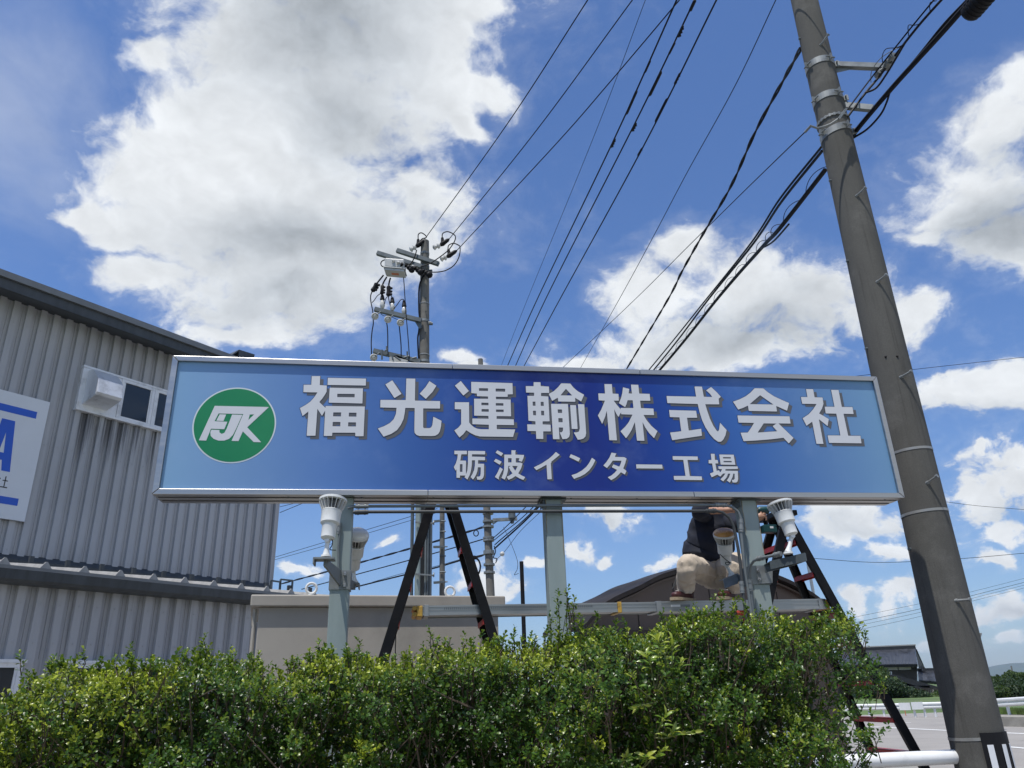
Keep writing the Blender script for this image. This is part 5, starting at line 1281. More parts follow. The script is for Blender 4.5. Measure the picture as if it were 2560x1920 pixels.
# ------------------------------------------------------------------ wires
def wire(label, pts, r, cat='cable', ext=0.6, m=None, name='cable', n=10, twist=None, ext0=0.0):
    P_ = [at(p[0], p[1], p[3]) if p[2] == 'Y' else atz(p[0], p[1], p[3]) for p in pts]
    if ext: P_.append(P_[-1] + (P_[-1] - P_[-2]) * ext)
    if ext0: P_.insert(0, P_[0] + (P_[0] - P_[1]) * ext0)
    S_ = spline(P_, n)
    b = MB()
    if twist:
        dense = spline(S_, 6) if len(S_) < 80 else S_; L = 0; tw = []
        for ph in (0, math.pi):
            L = 0; q = []
            for i, p in enumerate(dense):
                if i: L += (p - dense[i - 1]).length
                a = L / twist * 2 * math.pi + ph; d = (dense[min(i + 1, len(dense) - 1)] - dense[max(0, i - 1)]).normalized(); s1 = d.cross(Zv).normalized(); s2 = d.cross(s1)
                q.append(p + (s1 * math.cos(a) + s2 * math.sin(a)) * r)
            b.tube(q, r, 5)
    else: b.tube(S_, r, 6)
    o = b.build(name, m or M_cable, smooth=True, label=label, cat=cat); return o, S_
PP = 16.5
z1h = at(*p1(840, 190), PP).z
# high voltage wires from the transformer pole overhead
wire('left high voltage wire rising from the transformer pole', [(*p1(830, 185), 'Y', PP), (*ws(590, 690), 'z', z1h - .25), (*ws(1038, 0), 'z', z1h - .2)], .011)
wire('middle high voltage wire rising from the transformer pole', [(*p1(1120, 172), 'Y', PP - .1), (*ws(740, 740), 'z', z1h - .4), (*ws(1285, 0), 'z', z1h - .3)], .011)
wire('right high voltage wire rising from the transformer pole, crossing a thin wire', [(*p1(1210, 303), 'Y', PP - .2), (*ws(850, 810), 'z', z1h - .75), (*ws(1160, 455), 'z', z1h - .8), (*ws(1545, 0), 'z', z1h - .7)], .011)
P3Y = 23.0
z3 = at(1262, 930, P3Y).z
wire('hair thin wire rising steeply among the overhead wires', [(1247, 930, 'Y', P3Y), (*ws(703, 1659), 'z', z3 - .3), (*ws(1070, 760), 'z', z3 - .5), (*ws(1357, 0), 'z', z3 - .2)], .005)
W3 = [wire('left one of the three heavy overhead wires with black sleeves', [(1262, 930, 'Y', P3Y), (*ws(757, 1659), 'z', z3 - .4), (*ws(1170, 800), 'z', z3 - .75), (*ws(1530, 0), 'z', z3 - .5)], .014),
      wire('middle one of the three heavy overhead wires with black sleeves', [(1282, 930, 'Y', P3Y), (*ws(803, 1659), 'z', z3 - .4), (*ws(1285, 710), 'z', z3 - .75), (*ws(1630, 0), 'z', z3 - .5)], .014),
      wire('right one of the three heavy overhead wires with black sleeves', [(1302, 930, 'Y', P3Y), (*ws(882, 1659), 'z', z3 - .4), (*ws(1330, 840), 'z', z3 - .75), (*ws(1750, 0), 'z', z3 - .5)], .014)]
def sleeve(a, c, zz, r, lab, bump=False):
    r *= .72
    A, C_ = atz(*ws(*a), zz), atz(*ws(*c), zz); d = C_ - A; b = MB()
    b.tube([A, A + d * .06, A + d * .94, C_], [.012, r, r, .012], 8)
    if bump:
        for k in (.2, .5, .8): b.sphere(A + d * k - Vector((0, 0, r * .8)) + SU * r * .6, r * .75, 8, 6)
    b.build('wire_sleeve', M_black, smooth=True, label=lab, cat='wire sleeve')
zz = z3 - .66
sleeve((1252, 632), (1310, 500), zz, .034, 'long black sleeve low on the left heavy wire'); sleeve((1355, 400), (1384, 335), zz, .026, 'short black sleeve higher on the left heavy wire')
sleeve((1170, 815), (1190, 768), zz, .026, 'knobbly black clamp at the bottom of the left heavy wire', True)
sleeve((1380, 530), (1445, 395), zz, .036, 'long black sleeve on the middle heavy wire'); sleeve((1487, 300), (1520, 235), zz, .026, 'short black sleeve on the middle heavy wire')
sleeve((1540, 205), (1565, 142), zz, .030, 'knobbly black clamp high on the middle heavy wire', True); sleeve((1604, 60), (1632, 0), zz, .036, 'thick black sleeve at the top edge on the middle heavy wire'); sleeve((1282, 725), (1305, 680), zz, .034, 'knobbly black clamp low on the middle heavy wire', True)
sleeve((1412, 675), (1478, 545), zz, .034, 'long black sleeve on the right heavy wire'); sleeve((1518, 465), (1548, 405), zz, .026, 'short black sleeve high on the right heavy wire', True); sleeve((1315, 860), (1338, 820), zz, .026, 'knobbly black clamp low on the right heavy wire', True)
wire('single thin wire with faint kinks right of the heavy wires', [(1440, 940, 'Y', 21), (*ws(1210, 1659), 'z', 8.6), (*ws(1400, 1310), 'z', 8.4), (*ws(1590, 950), 'z', 8.3), (*ws(1850, 480), 'z', 8.3), (*ws(2078, 0), 'z', 8.5)], .006)
wire('twisted black cable running down from behind the large pole', [(*q1(345, 400), 'Y', 6.4), (*ws(2100, 480), 'Y', 7.4), (*ws(1960, 740), 'Y', 8.4), (*ws(1830, 1030), 'Y', 9.8), (*ws(1690, 1270), 'Y', 11.2), (*ws(1560, 1500), 'Y', 12.8), (*ws(1480, 1659), 'Y', 14), (1568, 920, 'Y', 17)], .013, twist=1.1)
wire('thin stay wire clamped to the large pole running down left', [(*q1(425, 1060), 'Y', PY - .25), (*ws(1900, 1060), 'Y', 8.2), (*ws(1586, 1370), 'Y', 10.8), (*ws(1296, 1659), 'Y', 14), (1406, 920, 'Y', 18)], .006)
wire('upper communication cable running down left from the large pole', [(*q1(520, 1225), 'Y', PY + .15), (*ws(2100, 1100), 'Y', 7.4), (*ws(1940, 1345), 'Y', 9.0), (*ws(1690, 1659), 'Y', 11.6), (1618, 930, 'Y', 15), (1345, 1255, 'Y', 21), (1236, 1350, 'Y', P3Y)], .013, ext=0)
wire('second communication cable close beside the upper one', [(*q1(520, 1265), 'Y', PY + .15), (*ws(2110, 1115), 'Y', 7.4), (*ws(1950, 1352), 'Y', 9.0), (*ws(1703, 1659), 'Y', 11.6), (1630, 930, 'Y', 15), (1349, 1260, 'Y', 21), (1237, 1362, 'Y', P3Y)], .016, ext=0)
o, S_ = wire('thick lashed cable bundle sagging left from the large pole', [(*q1(545, 1425), 'Y', PY + .1), (*ws(2100, 1262), 'Y', 7.2), (*ws(2000, 1370), 'Y', 8.4), (*ws(1765, 1640), 'Y', 10.6), (1645, 930, 'Y', 14), (1352, 1262, 'Y', 21), (1236, 1372, 'Y', P3Y)], .024, ext=0)
hel = []; Lh = 0
for i, p in enumerate(spline(S_, 3)):
    if i: Lh += (p - prv).length
    prv = p; hel.append(p + Vector((math.cos(Lh * 11) * .035, 0, .045 + math.sin(Lh * 11) * .045)))
b = MB(); b.tube(hel[:150], .004, 5); b.build('lashing_wire', M_cable, smooth=True, label='thin lashing wire looping round the thick cable bundle', cat='wire')
wire('loose strand hanging below the thick cable bundle', [(*ws(2150, 1240), 'Y', 6.9), (*ws(2080, 1320), 'Y', 7.5), (*ws(2040, 1352), 'Y', 8), (*ws(1995, 1375), 'Y', 8.4)], .011, ext=0)
# right of the large pole
zr_ = at(*q1(760, 1160), PY).z
wire('thick cable climbing right from the large pole to the splice case', [(*q1(765, 1155), 'Y', PY + .1), (*q1(850, 1040), 'z', zr_ + .02), (*q1(1095, 750), 'z', zr_ + .03), (*q1(1320, 500), 'z', zr_ + .03), (*q1(1530, 270), 'z', zr_ + .02), (*q1(1740, 30), 'z', zr_)], .023)
wire('second cable running beside the thick one up right', [(*q1(990, 880), 'z', zr_ + .06), (*q1(1330, 470), 'z', zr_ + .07), (*q1(1540, 210), 'z', zr_ + .07), (*q1(1735, 5), 'z', zr_ + .05)], .015)
wire('slack drop cable hanging under the thick cable', [(*q1(775, 1160), 'Y', PY + .05), (*q1(900, 1080), 'z', zr_ - .03), (*q1(1010, 960), 'z', zr_ - .03), (*q1(1060, 860), 'z', zr_ - .01), (*q1(1085, 780), 'z', zr_ + .02)], .010, ext=0)
zr2 = at(*q1(1045, 562), PY - .2).z
wire('messenger cable bundle running through the upper bracket arm', [(*q1(730, 985), 'Y', PY - .1), (*q1(880, 785), 'z', zr2 - .25), (*q1(1000, 640), 'z', zr2 - .05), (*q1(1190, 390), 'z', zr2), (*q1(1350, 190), 'z', zr2 + .02), (*q1(1520, 0), 'z', zr2 + .03)], .012)
wire('thin upper cable beside the messenger cable', [(*q1(735, 915), 'Y', PY - .2), (*q1(935, 650), 'z', zr2 - .05), (*q1(1180, 340), 'z', zr2 + .03), (*q1(1300, 190), 'z', zr2 + .05), (*q1(1440, 20), 'z', zr2 + .06)], .008)
wire('curved slack cable below the upper bracket arm', [(*q1(880, 780), 'z', zr2 - .25), (*q1(975, 735), 'z', zr2 - .22), (*q1(1060, 620), 'z', zr2 - .15), (*q1(1150, 470), 'z', zr2 - .08), (*q1(1215, 360), 'z', zr2)], .010, ext=0)
for i, (pa, lab) in enumerate((([(930, 690), (935, 600), (1000, 500), (1080, 440), (1190, 385)], 'pale preformed grip wire looping over the bracket end'), ([(1030, 540), (1025, 470), (1058, 410), (1140, 400), (1195, 378)], 'small wire loop above the bracket end'), ([(1245, 300), (1243, 215), (1290, 212), (1345, 200)], 'bent tie wire higher on the messenger cable'), ([(1425, 95), (1425, 25), (1480, 5)], 'small forked tie wire at the top edge'))):
    wire(lab, [(*q1(*p), 'z', zr2 + .02) for p in pa], .004, ext=0, name='tie_wire', m=M_galv if i == 0 else M_cable)
t = thing('insulator_clamp', 'grey metal clamp and turnbuckle at the end of the upper bracket arm', 'clamp', loc=E1)
b = MB(); 
for (a, c, r_) in (((985, 640), (1010, 590), .035), ((1010, 600), (1065, 560), .022), ((1060, 570), (1085, 510), .040), ((1085, 510), (1120, 465), .022), ((1105, 490), (1120, 460), .034)):
    b.tube([atz(*q1(*a), zr2), atz(*q1(*c), zr2)], r_, 8)
b.build('clamp_body', M_galv, t, smooth=True)
t = thing('dead_end_clamp', 'steel dead end clamps of the stay wire on the large pole', 'clamp', loc=at(*q1(600, 1020), PY - .25))
b = MB(); b.tube([at(*q1(x, y), PY - .27) for x, y in ((425, 1055), (480, 1075), (540, 1060), (590, 1040), (650, 1000))], .010, 8); b.bar(at(*q1(655, 1000), PY - .27), at(*q1(720, 915), PY - .24), .03, .02); b.tube([at(*q1(375, 1110), PY - .2), at(*q1(430, 1050), PY - .26)], .012, 6); b.build('clamp_body', M_galv, t, smooth=True)
# ribbed splice case at the top right
A, C_ = atz(*q1(1740, 130), zr_ - .03), atz(*q1(1870, -20), zr_ - .03); t = thing('splice_case', 'black ribbed cable splice case at the upper right edge', 'splice case', loc=A)
d = (C_ - A).normalized(); b = MB(); b.tube([A, A + d * .02, C_, C_ + d * .15], [.06, .078, .078, .06], 14); b.build('case_body', M_black, t, smooth=True)
for k in range(9): 
    b = MB(); p = A + d * (.05 + k * .035); b.tube([p, p + d * .010], .084, 14); b.build('rib', M_black, t)
# far wires
def far(lab, pts, r=.012): return wire(lab, [(x, y, 'Y', Y) for x, y, Y in pts], r, ext=.5)
far('thin far wire crossing behind the large pole above the sign corner', [(2100, 945, 32), (2290, 923, 34), (2560, 893, 37)])
far('faint far wire right of the large pole at the level of the sign base', [(2330, 1250, 45), (2440, 1264, 45), (2560, 1274, 45)], .012)
far('sagging far wire passing behind the large pole below the sign', [(2034, 1396, 42), (2200, 1406, 42), (2395, 1397, 42), (2560, 1383, 42)], .014)
for i, (o1, o2, wd) in enumerate(((-14, -10, 'topmost'), (0, 0, 'second'), (9, 7, 'third'), (20, 14, 'lowest'))):
    far(f'{wd} of the four far wires rising right near the tiled house', [(2112, 1562 + o1, 60), (2301, 1522 + o1 * .8 + o2 * .2, 62), (2430, 1489 + o2, 64), (2560, 1456 + o2, 66)], .016 if i == 1 else .011)
far('upper one of two thin wires under the left end of the sign', [(*r5(0, 130), 30), (*r5(90, 108), 29), (*r5(160, 90), 28)], .010); far('lower one of two thin wires under the left end of the sign', [(*r5(0, 170), 30), (*r5(150, 108), 28), (*r5(220, 78), 28)], .012)
far('upper thin wire crossing between the factory and the far poles', [(*r5(-80, 492), 34), (*r5(290, 380), 32), (*r5(560, 300), 30), (*r5(900, 198), 28)], .010)
far('second thin wire crossing just below the upper one', [(*r5(-80, 508), 34), (*r5(290, 405), 32), (*r5(580, 320), 30), (*r5(900, 225), 28)], .009)
wire('wavy twisted cable running to the far pole', [(*r5(0, 665), 'Y', 32), (*r5(330, 577), 'Y', 30), (*r5(530, 522), 'Y', 28), (*r5(895, 420), 'Y', 26), (*r5(1200, 333), 'Y', 24.5), (*r5(1400, 272), 'Y', 23.2)], .018, ext=0, twist=1.6)
wire('straight dark cable running to the far pole', [(*r5(150, 700), 'Y', 32), (*r5(335, 650), 'Y', 30), (*r5(520, 600), 'Y', 28), (*r5(890, 500), 'Y', 26), (*r5(1230, 405), 'Y', 24.5), (*r5(1400, 355), 'Y', 23.2)], .018, ext=0)
wire('lashed cable bundle running low to the far pole', [(*r5(480, 695), 'Y', 29), (*r5(850, 603), 'Y', 27), (*r5(1060, 555), 'Y', 25.5), (*r5(1250, 500), 'Y', 24.3), (*r5(1410, 462), 'Y', 23.2)], .026, ext=0)
wire('thin lashing wire along the low cable bundle', [(*r5(640, 650), 'Y', 28), (*r5(850, 590), 'Y', 27), (*r5(1060, 545), 'Y', 25.5), (*r5(1250, 492), 'Y', 24.3)], .008, ext=0)
wire('slack cable rising right from the far pole', [(*r5(1475, 345), 'Y', 23), (*r5(1560, 270), 'Y', 22), (*r5(1700, 130), 'Y', 20)], .013, ext=.3)
wire('thin stay rising right past the far pole to a white knob', [(*r5(1490, 500), 'Y', 22.5), (*r5(1560, 430), 'Y', 22), (*r5(1660, 300), 'Y', 21), (*r5(1800, 165), 'Y', 20)], .007, ext=.3)
wire('thin drop wire curling down to the black pipe', [(*r5(1545, 270), 'Y', 20), (*r5(1600, 390), 'Y', 19), (*r5(1640, 500), 'Y', 18.2), (*r5(1640, 560), 'Y', 18), (*r5(1620, 600), 'Y', 18), (*r5(1650, 590), 'Y', 18)], .006, ext=0)

# ------------------------------------------------------------------ transformer pole
t = thing('utility_pole', 'weathered concrete pole with crossarms and a switch box rising above the sign', 'pole', loc=at(*r5(990, 900), PP) * 1)
pa, pb = at(*p1(840, 200), PP), at(*r5(985, 740), PP); dz = pa.z - pb.z
pcx = lambda z: Vector((pa.x + (pb.x - pa.x) * (pa.z - z) / dz, PP, z))
b = MB(); zs = [pa.z - i * pa.z / 14 for i in range(15)]; b.tube([pcx(z) for z in zs], [.105 + (pa.z - z) * .0062 for z in zs], 20); b.build('shaft', M_conc2, t, smooth=True)
A1 = lambda x, y, dY=0.0: at(*p1(x, y), PP + dY)
for lab, a, c, w_, dY in (('', (517, 305), (1000, 462), .10, -.16), ('', (290, 335), (800, 492), .10, -.18), ('', (262, 982), (800, 1115), .10, -.20), ('', (250, 1462), (790, 1588), .10, -.20)):
    b = MB(); b.bar(A1(*a, dY), A1(*c, dY), w_, w_); b.build('crossarm', M_galvd, t)
b = MB(); b.prism([A1(725, 1125, -.2), A1(800, 1125, -.2), A1(800, 1200, -.2), A1(770, 1200, -.2)], (0, .03, 0)); b.build('arm_brace', M_galvd, t)
for y_ in (345, 500, 1125, 1590, 925, 1515):
    z = A1(840, y_).z; b = MB(); R = .105 + (pa.z - z) * .0062
    b.tube([pcx(z - .03 if y_ not in (925, 1515) else z - .012), pcx(z + (.03 if y_ not in (925, 1515) else .012))], R + .008, 20, caps=True); b.build('pole_band', M_galv if y_ not in (925, 1515) else M_strap, t)
b = MB()
for y_ in (850, 1010, 1250): b.tube([A1(850, y_, -.12), A1(850, y_, -.16)], .02, 6)
for x, y_ in ((915, 540), (920, 1150), (905, 1140)): b.tube([A1(880, y_, -.1), A1(x + 10, y_, -.1)], .035, 6)
b.build('bolt', M_galvd, t)
def insul(a, c, lab, grp='white porcelain insulators on the transformer pole', r=.075, n=2, dY=-.1):
    A, C_ = A1(*a, dY), A1(*c, dY); d = (C_ - A); L = d.length; d.normalize(); o_ = thing('insulator', lab, 'insulator', loc=A, group=grp)
    prof = [(.02, 0)]; 
    for k in range(n): f = k / n; prof += [(.04, L * (f + .05)), (r, L * (f + .15 / n * 2)), (r * .92, L * (f + .55 / n)), (.045, L * (f + .8 / n))]
    prof.append((.02, L)); b = MB(); b.lathe(A, d, prof, 14); b.build('porcelain_shed', M_porc, o_, smooth=True); return o_, A, d, C_
def strain(a, c, e, k, lab):
    o_, A, d, C_ = insul(a, c, lab); b = MB(); E = A1(*e, -.1); d2 = (E - C_); b.tube([C_, C_ + d2 * .2, C_ + d2 * .5, C_ + d2 * .8, E], [.04, .065, .055, .05, .02], 10); b.tube([C_ + d2 * .25, A1(*k, -.1)], [.05, .035], 8); b.build('black_cover', M_black, o_, smooth=True)
strain((665, 300), (740, 262), (830, 190), (762, 180), 'strain insulator with a black cover left of the pole top'); strain((930, 275), (1020, 245), (1120, 172), (1040, 160), 'strain insulator with a black cover right of the pole top'); strain((1015, 408), (1095, 380), (1208, 305), (1110, 295), 'strain insulator with a black cover at the right end of the crossarm')
for k, (x, yt, yb, bl) in enumerate(((350, 870, 975, 820), (465, 905, 1000, 850), (601, 950, 1040, 885))):
    w_ = ('left', 'middle', 'right')[k]; o_, A, d, C_ = insul((x, yb), (x, yt), f'{w_} upright porcelain insulator with a black cap on the middle arm', r=.065, n=1, dY=-.2); b = MB(); b.tube([C_, A1(x, bl, -.2)], [.06, .035], 10); b.build('black_cap', M_black, o_, smooth=True)
for k, (x, y_) in enumerate(((265, 1062), (413, 1100), (558, 1137), (250, 1538))):
    w_ = ('left one of three round insulators under the middle arm', 'middle one of three round insulators under the middle arm', 'right one of three round insulators under the middle arm', 'single round insulator under the lowest arm')[k]
    o_ = thing('insulator', w_, 'insulator', loc=A1(x, y_, -.3), group='white porcelain insulators on the transformer pole'); c_ = A1(x, y_, -.3); ax_ = Vector((.25, -.9, -.3)).normalized()
    b = MB(); b.lathe(c_, ax_, [(.03, -.06), (.085, -.03), (.09, 0), (.075, .02), (.07, .0), (.045, .0), (.04, .03), (.02, .035)], 16); b.build('porcelain_shed', M_porc, o_, smooth=True)
    b = MB(); b.tube([c_ + ax_ * .03, c_ + Vector((.12, .05, .14))], .018, 6); b.build('pin', M_galvd, o_)
sw_ = thing('switch_box', 'pale grey switch box hanging from the upper crossarm with three cables below', 'switch box', loc=A1(490, 560, -.25))
b = MB(); bx = [A1(x, y_, -.05) for x, y_ in ((385, 430), (430, 392), (620, 465), (625, 540))]
c0 = A1(500, 500, -.2); dirx = (A1(640, 545, -.2) - A1(390, 470, -.2)); dirx.z *= .35; dirx.normalize(); diry = dirx.cross(Zv).normalized()
b.box(c0 + Zv * .03, (.245, .17, .13), (dirx, diry, Zv)); b.build('body', M_swbox, sw_, bevel=.03)
b = MB(); b.box(c0 - Zv * .115, (.27, .19, .012), (dirx, diry, Zv)); b.box(c0 - Zv * .16, (.245, .165, .030), (dirx, diry, Zv)); b.build('base_tray', M_swbox, sw_, bevel=.008)
b = MB(); b.box(c0 - Zv * .1915, (.09, .05, .001), (dirx, diry, Zv)); b.build('orange_marking', M_orange, sw_)
for k, (x, y_) in enumerate(((490, 450), (545, 470), (590, 490))):
    b = MB(); b.lathe(A1(x - 20, y_ + 10, -.3), Vector((.2, -.75, .35)), [(.05, 0), (.055, .05), (.03, .08), (.045, .10), (.03, .13)], 12); b.build('bushing', M_porc if k < 2 else M_black, sw_, smooth=True)
b = MB()
for k in range(9): b.sphere(A1(620 + k * 34, 478 + k * 10 + 14 * ((k * 7) % 3), -.25), .045 + .02 * (k % 3), 8, 6)
b.build('black_fittings', M_black, sw_, smooth=True)
b = MB(); b.sphere(A1(705, 488, -.32), .05, 8, 6, (1.6, 1, .6)); b.build('shiny_clamp', M_alu, sw_, smooth=True)
def jw(lab, pts, r=.014, dY=-.25): 
    b = MB(); b.tube(spline([A1(x, y_, dY) for x, y_ in pts], 6), r, 6); return b.build('jumper_cable', M_cable, smooth=True, label=lab, cat='cable')
def fat(lab, pts, r=.05, dY=-.25):
    P_ = [A1(x, y_, dY) for x, y_ in pts]; b = MB(); b.tube([P_[0], P_[0].lerp(P_[-1], .15), P_[0].lerp(P_[-1], .5), P_[0].lerp(P_[-1], .85), P_[-1]], [r * .4, r, r * .8, r, r * .4], 8)
    for k in (.25, .55, .8): b.sphere(P_[0].lerp(P_[-1], k) + Xv * r * 1.1, r * .55, 6, 5)
    b.build('cable_joint', M_black, smooth=True, label=lab, cat='cable joint')
jw('jumper loop over the left strain insulator', [(762, 180), (765, 120), (800, 102), (845, 130), (855, 155), (810, 170), (785, 195)]); jw('jumper loop over the right strain insulator', [(1038, 160), (1045, 110), (1095, 88), (1150, 105), (1190, 140), (1185, 190), (1150, 250), (1090, 320), (940, 430), (860, 470), (790, 490)])
jw('jumper sweeping right and down round to the pole', [(1105, 285), (1115, 245), (1165, 222), (1220, 240), (1245, 270), (1235, 370), (1180, 470), (1090, 530), (1000, 552), (900, 555)]); jw('jumper from the left insulator down to the box', [(745, 300), (725, 370), (690, 440), (650, 475)])
jw('short loop left of the switch box', [(400, 405), (350, 425), (332, 455), (345, 485), (375, 492)]); jw('left cable dropping from the switch box', [(362, 590), (330, 630), (290, 680)], .02); jw('middle cable dropping from the switch box', [(400, 612), (370, 660), (352, 700)], .02); jw('right cable dropping from the switch box', [(443, 622), (430, 665), (422, 710)], .02)
fat('left black cable joint below the switch box', [(292, 680), (232, 780)], .065); fat('middle black cable joint below the switch box', [(352, 700), (343, 815)], .05); fat('right black cable joint below the switch box', [(425, 710), (418, 835)], .06)
jw('left cable hanging down past the arm', [(228, 785), (215, 830), (218, 900), (235, 980), (242, 1050), (245, 1150), (232, 1230), (222, 1350), (225, 1500)]); jw('small jumper to the left capped insulator', [(330, 800), (290, 830), (255, 880), (230, 905)], .010)
jw('jumper from the right joint to the middle insulator', [(420, 840), (428, 890), (440, 935)], .013); jw('small jumper between middle insulators', [(405, 838), (385, 870), (375, 920)], .010); jw('small jumper to the middle capped insulator', [(440, 820), (455, 830), (462, 850)], .012); jw('jumper looping to the right capped insulator', [(600, 885), (590, 868), (560, 875), (520, 930), (485, 975)], .010)
jw('second cable hanging between the arms', [(398, 1130), (408, 1200), (412, 1300), (412, 1480)]); jw('third cable hanging between the arms', [(543, 1165), (555, 1280), (565, 1400), (567, 1520)]); jw('brown rod hanging beside the pole', [(593, 615), (600, 690), (610, 850), (628, 1100), (645, 1300), (662, 1540)], .012)
jw('small sagging wires under the middle arm', [(330, 1035), (370, 1058), (420, 1055), (500, 1090), (560, 1105), (620, 1075)], .008); jw('cable running down the left side of the pole', [(900, 545), (850, 570), (800, 640), (775, 730), (770, 850), (772, 1000), (780, 1110), (770, 1240), (758, 1320), (765, 1500), (775, 1640)], .022, -.12)
b = MB(); pr_ = [A1(x, y_, -.25) for x, y_ in ((430, 1530), (520, 1510), (640, 1560), (640, 1700), (430, 1700))]; b.prism(pr_, (0, .25, 0)); o_ = b.build('transformer_box', M_swbox, label='pale equipment box on the lowest arm just above the sign edge', cat='switch box')
b = MB()
for x, y_, x2, y2 in ((345, 1450, 345, 1560), (400, 1410, 402, 1500), (636, 1470, 640, 1560), (380, 1460, 410, 1445), (600, 1540, 660, 1520), (690, 1550, 745, 1535), (500, 1530, 560, 1570), (460, 1500, 470, 1560)): b.tube([A1(x, y_, -.3), A1(x2, y2, -.3)], .022, 6)
b.build('arm_fittings', M_galvd, t)
# conduits clamped round the lower part of the transformer pole
for k, (xa, w_, m_, lab, dY) in enumerate(((916, 22, M_galvd, 'dark square duct left of the pole group', -.1), (957, 36, M_post, 'wide pale conduit on the pole group', -.3), (1010, 13, M_cond, 'slim conduit in the middle of the pole group', -.3), (1026, 13, M_galvd, 'second slim conduit on the pole group', -.3), (1044, 22, M_cond, 'right conduit on the pole group', -.2))):
    a, c = at(*r5(xa, 110), PP + dY), at(*r5(xa - 8, 745), PP + dY); r_ = w_ / 2.765 / 1897 * 17.5 / 2; top_ = a + (a - c) * .25; bot_ = c + (c - a) * (c.z / (a.z - c.z)); b = MB(); b.tube([top_, bot_], r_, 14); b.build('riser_conduit', m_, smooth=True, label=lab, cat='conduit', group='conduits strapped to the transformer pole')
b = MB()
for y_ in (240, 600): b.bar(at(*r5(935, y_ - 5), PP - .42), at(*r5(1065, y_ + 5), PP - .36), .05, .03); b.tube([at(*r5(1060, y_), PP - .45), at(*r5(1066, y_), PP - .45)], .05, 8)
b.build('conduit_strap', M_galv, t)

# ------------------------------------------------------------------ other far poles
def fpole(lab, top, bot, Y, d0, d1, m, parts=(), name='utility_pole'):
    A, C_ = at(*top, Y), at(*bot, Y); k = C_.z / (A.z - C_.z); G_ = C_ + (C_ - A) * k; o_ = thing(name, lab, 'pole', loc=G_)
    b = MB(); b.tube([A, A.lerp(G_, .5), G_], [d0 / 2, (d0 + d1) / 4, d1 / 2], 16); b.build('shaft', m, o_, smooth=True); return o_
o2 = fpole('thin plain concrete pole between the ladder legs, right of the conduits', r5(1121, 100), r5(1121, 740), 20, .13, .17, M_conc2)
b = MB(); B5 = lambda x, y_, Y=20: at(*r5(x, y_), Y)
for a, c, th in (((1062, 232), (1112, 226), .07), ((1060, 408), (1140, 406), .08), ((1062, 655), (1142, 648), .10)): b = MB(); b.bar(B5(*a, 19.85), B5(*c, 19.85), th, .05); b.build('standoff_bracket', M_galvd, o2)
for y_ in (228, 300, 405, 470, 580, 648): b = MB(); b.tube([B5(1085 if y_ == 648 else 1104, y_, 19.9), B5(1158 if y_ in (405, 648) else 1146, y_, 19.9)], .018, 6); b.build('step_bolt', M_galvd, o2)
o3 = fpole('far concrete pole with many cable clamps seen under the sign between ladder and middle post', (1201, 898), r5(1456, 750), P3Y, .16, .30, M_conc2)
for y_ in (175, 232, 268, 345, 362, 440, 452, 530, 585):
    b = MB(); c_ = B5(1438 + (y_ - 175) * .022, y_, P3Y); b.tube([c_ - Zv * .03, c_ + Zv * .03], .17, 14); b.build('cable_clamp', M_galv, o3)
b = MB(); b.bar(B5(1470, 222, P3Y - .1), B5(1640, 213, P3Y - .1), .09, .09); b.bar(B5(1470, 250, P3Y - .1), B5(1510, 222, P3Y - .1), .04, .04); b.build('side_arm', M_galv, o3)
b = MB(); b.tube([B5(1602, 160, P3Y - .1), B5(1604, 210, P3Y - .1)], [.11, .12], 10); b.tube([B5(1604, 210, P3Y - .1), B5(1606, 245, P3Y - .1)], [.08, .05], 8); b.build('arm_insulator', M_galvd, o3, smooth=True)
for k, (cx, cy, rx, ry, n_, lab) in enumerate(((1355, 312, 16, 20, 2, 'small cable coil ring left of the far pole'), (1352, 545, 30, 55, 4, 'large slack cable coil hanging behind the ladder leg'))):
    b = MB(); pts = []
    for i in range(n_ * 16 + 1): a = 2 * math.pi * i / 16; pts.append(B5(cx + math.cos(a) * rx * (1 + .06 * (i // 16)), cy + math.sin(a) * ry * (1 + .05 * (i // 16)), 23.0 - .02 * (i // 16)))
    b.tube(pts, .014, 5); b.build('cable_coil', M_cable, smooth=True, label=lab, cat='cable coil')
wire('tangled jumper right of the far pole clamps', [(*r5(1480, 400), 'Y', 22.8), (*r5(1490, 440), 'Y', 22.8), (*r5(1475, 480), 'Y', 22.8), (*r5(1500, 490), 'Y', 22.8), (*r5(1490, 520), 'Y', 22.8)], .016, ext=0)
wire('small slack jumper left of the far pole clamps', [(*r5(1400, 470), 'Y', 22.8), (*r5(1360, 480), 'Y', 22.8), (*r5(1345, 470), 'Y', 22.8), (*r5(1300, 480), 'Y', 23)], .016, ext=0)
fpole('slim black steel pipe standing alone right of the hut', r5(1669, 508), r5(1690, 1100), 18, .092, .10, M_black, name='steel_pipe_pole')
b = MB(); c_ = at(*r5(1536, 455), 22); b.sphere(c_, .07, 8, 6); b.build('insulator', M_porc, smooth=True, label='small white egg insulator on the thin stay by the far pole', cat='insulator')

